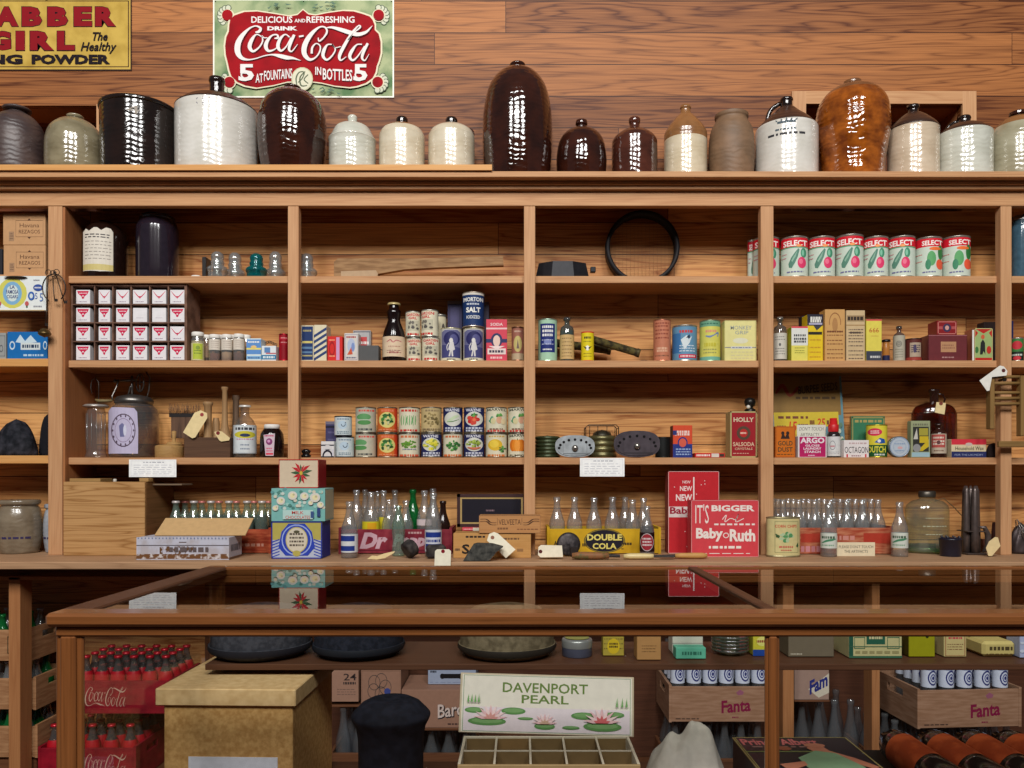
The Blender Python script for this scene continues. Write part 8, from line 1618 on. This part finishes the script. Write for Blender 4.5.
ibox('picture_box', 'added box whose blue-white blobs stand in for reflections, far right of the inner shelf', 1020, 1050, 636, (170, 176, 206), lambda a: blob(a, .4, .5, .4, .4, [(60, 70, 140), (200, 204, 220)], 16, 3, .08), Y=1.75)  # bluish reflections painted onto an added box
# ---------------------------------------------------------------- things on the case floor
ZD = DECK+.0008
KB = two((184, 136, 78), (212, 166, 104), .75, 110, .35, .65)
Yk1 = 1.60; KX0, KX1 = -.715, -.445; o = root('kraft_box', 'large tan cardboard box with an overhanging lid, at the left inside the case', 'box', ((KX0+KX1)/2, Yk1, ZD), -.03); W = KX1-KX0; zl_ = .828-ZD
MB().box(-W/2+.006, W/2-.006, .004, .30, 0, zl_-.02, KB, ch=.002).build('box_body', o)
mb = MB(); mb.box(-W/2-.008, W/2+.002, -.004, .306, zl_-.034, zl_, two((202, 164, 112), (220, 184, 132), .75, 60, .35, .65), ch=.002); mb.build('lid', o)
mb = MB(); a = Art(mb, W*.66, .03, z0=.05); mb.box(-W*.33+.01, W*.33+.01, .0025, .004, .018, .131, M((226, 226, 232), .7)); mb.build('paper_slip', o)
# black silk-like hat
Yh_ = 1.66; BH = two((20, 22, 30), (30, 32, 42), .75, 60, .4, .6); o = root('black_hat', 'tall black hat with a flared crown standing inside the case', 'hat', (PX(391, Yh_), Yh_, ZD)); k = Yh_/F; Hh = PZ(697, Yh_)-ZD
zq = lambda y: PZ(y, Yh_)-ZD
mb = MB(); mb.lathe([(.066, .012), (.066, zq(752)), (.067, zq(736)), (.071, zq(725)), (.0785, zq(718)), (.0805, zq(715)), (.0800, zq(713.5)), (.076, zq(711)), (.060, zq(703)), (.044, zq(699)), (.040, zq(698.5)), (.0001, zq(700))], BH, 44, caps=False); mb.build('crown', o)
mb = MB(); mb.lathe([(.064, .012), (.090, .006), (.108, .012), (.112, .02), (.106, .015), (.066, .02)], BH, 44, caps=False); mb.build('brim', o)
# button box
Yd = 1.475; k = Yd/F; o = root('button_box', 'pale compartment box with a raised lid painted with pink water lilies', 'display box', (PX(549, Yd), Yd, ZD)); CRD = (206, 192, 166); W = 183*k
zt_ = .722-ZD; dep = .165; mw = M(CRD, .7); mi = M((96, 76, 46), .8); mdv_shaded = M((128, 102, 64), .8); y0 = 0  # compartment shadow is put into the darker floor and divider colours
MB().box(-W/2, W/2, y0-.001, y0+.005, 0, zt_, M((170, 140, 96), .7), ch=.001).build('front_wall', o); MB().box(-W/2, W/2, y0+dep-.005, y0+dep, 0, zt_, mw, ch=.001).box(-W/2+.006, W/2-.006, y0+dep-.0056, y0+dep-.005, zt_-.07, zt_-.004, mdv_shaded).build('back_wall', o)
for s_ in (-1, 1): MB().box(min(s_*W/2, s_*(W/2-.005)), max(s_*W/2, s_*(W/2-.005)), y0+.005, y0+dep-.005, 0, zt_, mw).build('side_wall', o)
MB().box(-W/2+.005, W/2-.005, y0+.005, y0+dep-.005, zt_-.075, zt_-.07, mi).build('tray_floor', o)
for i in range(1, 5): x = -W/2+W*i/5; MB().box(x-.0015, x+.0015, y0+.005, y0+dep-.005, zt_-.07, zt_-.0035, mdv_shaded).box(x-.002, x+.002, y0+.005, y0+dep-.005, zt_-.0035, zt_-.001, mw).build('divider', o)
MB().box(-W/2+.005, W/2-.005, y0+dep*.50, y0+dep*.50+.003, zt_-.07, zt_-.004, mdv_shaded).box(-W/2+.005, W/2-.005, y0+dep*.50, y0+dep*.50+.0035, zt_-.004, zt_-.002, mw).build('divider', o)
mb = MB(); mb.box(-W/2+W/5+.004, -W/2+2*W/5-.004, y0+dep*.54, y0+dep-.008, zt_-.03, zt_-.026, M((206, 164, 110), .7)); mb.build('button_card', o)
WL = .356; HL = .118; mb = MB(); mb.box(-WL/2, WL/2, .0, .008, 0, HL, M((196, 178, 150), .6), ch=.001); a = Art(mb, WL, HL)
a.r(.012, .02, .988, .98, (226, 216, 200)); a.fr(.02, .03, .98, .97, .003, .008, (110, 140, 100)); a.r(.024, .04, .976, .44, (222, 206, 208))
GN = (104, 126, 62); a.t('DAVENPORT', .49, .775, .49, .17, GN, .015); a.t('PEARL', .49, .585, .27, .14, GN, .015)
def lily(cx, cy, s_, core=(206, 130, 120)):
    for i in range(9): t = PI*(i+.5)/9; a.poly([(cx, cy), (cx+s_*.5*math.cos(t-.2), cy+s_*1.2*math.sin(t-.2)), (cx+s_*math.cos(t), cy+s_*2.4*math.sin(t)), (cx+s_*.5*math.cos(t+.2), cy+s_*1.2*math.sin(t+.2))], (236, 204, 200) if i % 2 else (226, 180, 180))
    for i in range(5): t = PI*(i+.5)/5; a.poly([(cx, cy), (cx+s_*.3*math.cos(t-.3), cy+s_*.7*math.sin(t-.3)), (cx+s_*.45*math.cos(t), cy+s_*1.2*math.sin(t)), (cx+s_*.3*math.cos(t+.3), cy+s_*.7*math.sin(t+.3))], core)
GP = (92, 136, 76)
for (x, y, rx, ry) in ((.085,.38,.055,.05),(.31,.38,.07,.06),(.16,.20,.11,.07),(.38,.26,.045,.025),(.49,.14,.06,.055),(.71,.33,.07,.06),(.89,.36,.055,.05),(.82,.16,.11,.08),(.64,.13,.05,.03)): a.e(x, y, rx, ry, GP); a.e(x, y+.01, rx*.8, ry*.6, (118, 156, 98))
lily(.18, .24, .10, (214, 150, 140)); lily(.49, .18, .075, (206, 166, 140)); lily(.815, .22, .11, (206, 100, 100))
for x in (.05, .07, .09, .11, .90, .93, .955): a.poly([(x-.006, .52 if x < .5 else .5), (x+.006, .52 if x < .5 else .5), (x+.002, .66)], (110, 160, 90))
l = mb.build('printed_lid', o); l.location = (0, y0+dep+.003, zt_+.001); l.rotation_euler = (math.radians(-10), math.radians(1.6), 0)
# white cloth
rn = random.Random(14); Yc_ = 1.62; k = Yc_/F; n = 44; m_ = 22; vs = []; fs = []
W = .20; D = .17; PR = [(0, 0), (.04, .40), (.14, .66), (.27, .84), (.40, .93), (.50, .98), (.62, 1), (.70, .93), (.80, .66), (.92, .34), (1, 0)]
def prf(u):
    for (a, b), (c, d) in zip(PR, PR[1:]):
        if u <= c: return b+(d-b)*(u-a)/(c-a)
    return 0
for j in range(m_+1):
    for i in range(n+1):
        u = i/n; v = j/m_; x = (u-.5)*W; y = (v-.5)*D
        prof = prf(u); pv = math.sin(PI*v)**.45 if 0 < v < 1 else 0; hp = .186*prof*pv
        fold = .006*math.sin(16*u+7*v+2*math.sin(5*v))+.005*math.sin(27*u-12*v)+.004*math.sin(9*u+19*v)+.0025*math.sin(44*u+10*v)
        vs.append((x, y, max(0, hp+fold*prof*pv)))
fs = [(j*(n+1)+i, j*(n+1)+i+1, (j+1)*(n+1)+i+1, (j+1)*(n+1)+i) for j in range(m_) for i in range(n)]
o = MB().add(vs, fs, M((206, 196, 180), .9, bump=.3), True).build('cotton_cloth'); o.location = (PX(690, Yc_), Yc_, ZD+.003); o.scale = (1, 1, 1.0); tag(o, 'crumpled white cotton cloth heaped inside the case', 'cloth'); sol = o.modifiers.new('thickness', 'SOLIDIFY'); sol.thickness = .002
# dark picture tin lying tilted
Yp_ = 1.50; o = root('picture_box', 'black gold-edged flat box with a figure print and pink lettering, inside the case', 'box', (PX(823, Yp_), Yp_+.0, ZD)); k = Yp_/F
W = .235; D = .26; mb = MB(); T = Matrix.Translation((0, -.085, 0))
hb_ = .700-ZD
mb.box(-W/2, W/2, -.06, .19, 0, hb_, M((24, 22, 30), .4), ch=.002); mb.build('box_body', o)
mb = MB(); mb.box(-W/2-.001, W/2+.001, -.061, .191, hb_, hb_+.002, M((150, 130, 80), .4)); mb.box(-W/2+.002, W/2-.002, -.058, .188, hb_+.002, hb_+.0026, M((22, 22, 32), .35))
T = Matrix.Translation((0, -.06, hb_+.0026)) @ Matrix.Rotation(-PI/2, 4, 'X'); a = Art(mb, W, .25, T=Matrix.Translation((0, -.06, hb_+.0026)) @ Matrix.Rotation(-PI/2, 4, 'X'), step=.0002)
a.t('Prince Albert', .37, .88, .66, .15, (206, 110, 106), .03); a.r(.02, .64, .75, .66, (120, 130, 70)); a.lines(.1, .7, .76, .03, (150, 110, 100), 3); a.e(.36, .72, .06, .05, (150, 84, 60)); a.fr(.01, .01, .99, .99, .006, .006, (176, 160, 90))
SK = (190, 120, 92); GNc = (130, 160, 120)
a.poly([(.55,.72),(.62,.80),(.70,.78),(.72,.66),(.86,.5),(.98,.3),(.92,.26),(.78,.42),(.7,.5),(.6,.6)], SK); a.poly([(.40,.5),(.6,.66),(.75,.6),(.86,.3),(.8,.05),(.45,.05),(.4,.3)], GNc); a.poly([(.2,.36),(.42,.42),(.42,.34),(.3,.26),(.22,.28)], SK); a.e(.64, .78, .09, .05, SK)
mb.build('printed_lid', o)
# flip the print so that it faces up
# dark bottles with orange labels lying down
DB = M((22, 18, 16), .18, coat=.4); OR = two((150, 60, 28), (176, 78, 38), .55, 30)
zb2 = .640
def lying(i, x, label):
    Yq = 1.60; R = .036; o = root('oil_bottle', label, 'bottle', (PX(x, Yq), Yq, .6415+R*1.05), group=None)
    L_ = .26; T = Matrix.Rotation(math.radians(72), 4, 'X') if 0 else Matrix.Rotation(-PI/2, 4, 'X') @ Matrix.Rotation(0, 4, 'X')
    # axis runs from the viewer (base) to the back (cap)
    mb = MB(); mb.lathe([(.0001, -.12), (R*.92, -.12), (R, -.115), (R, .09), (R*.9, .115), (R*.45, .135), (R*.4, .155), (.0001, .156)], DB, 32, T=T, caps=False); mb.build('glass_body', o)
    mb = MB(); mb.lathe([(R*1.012, -.045), (R*1.012, .075)], OR, 36, T=T, caps=False); mb.build('orange_label', o)
    mb = MB(); mb.lathe([(R*1.02, -.125), (R*1.05, -.120), (R*1.05, -.062), (R*1.01, -.056)], DB, 32, T=T, caps=False); mb.build('base_sleeve', o)
    return o
for i, (x, nm) in enumerate(((921, 'first from the left'), (963, 'second from the left'), (1003, 'third from the left'), (1043, 'cut by the right edge'))): lying(i, x, 'dark bottle with an orange label lying in the case, %s' % nm)
MB().box(PX(885, 1.6), PX(1075, 1.6), 1.46, 1.80, DECK+.0005, .640, M((30, 26, 24), .7), ch=.003).build('display_riser', case)
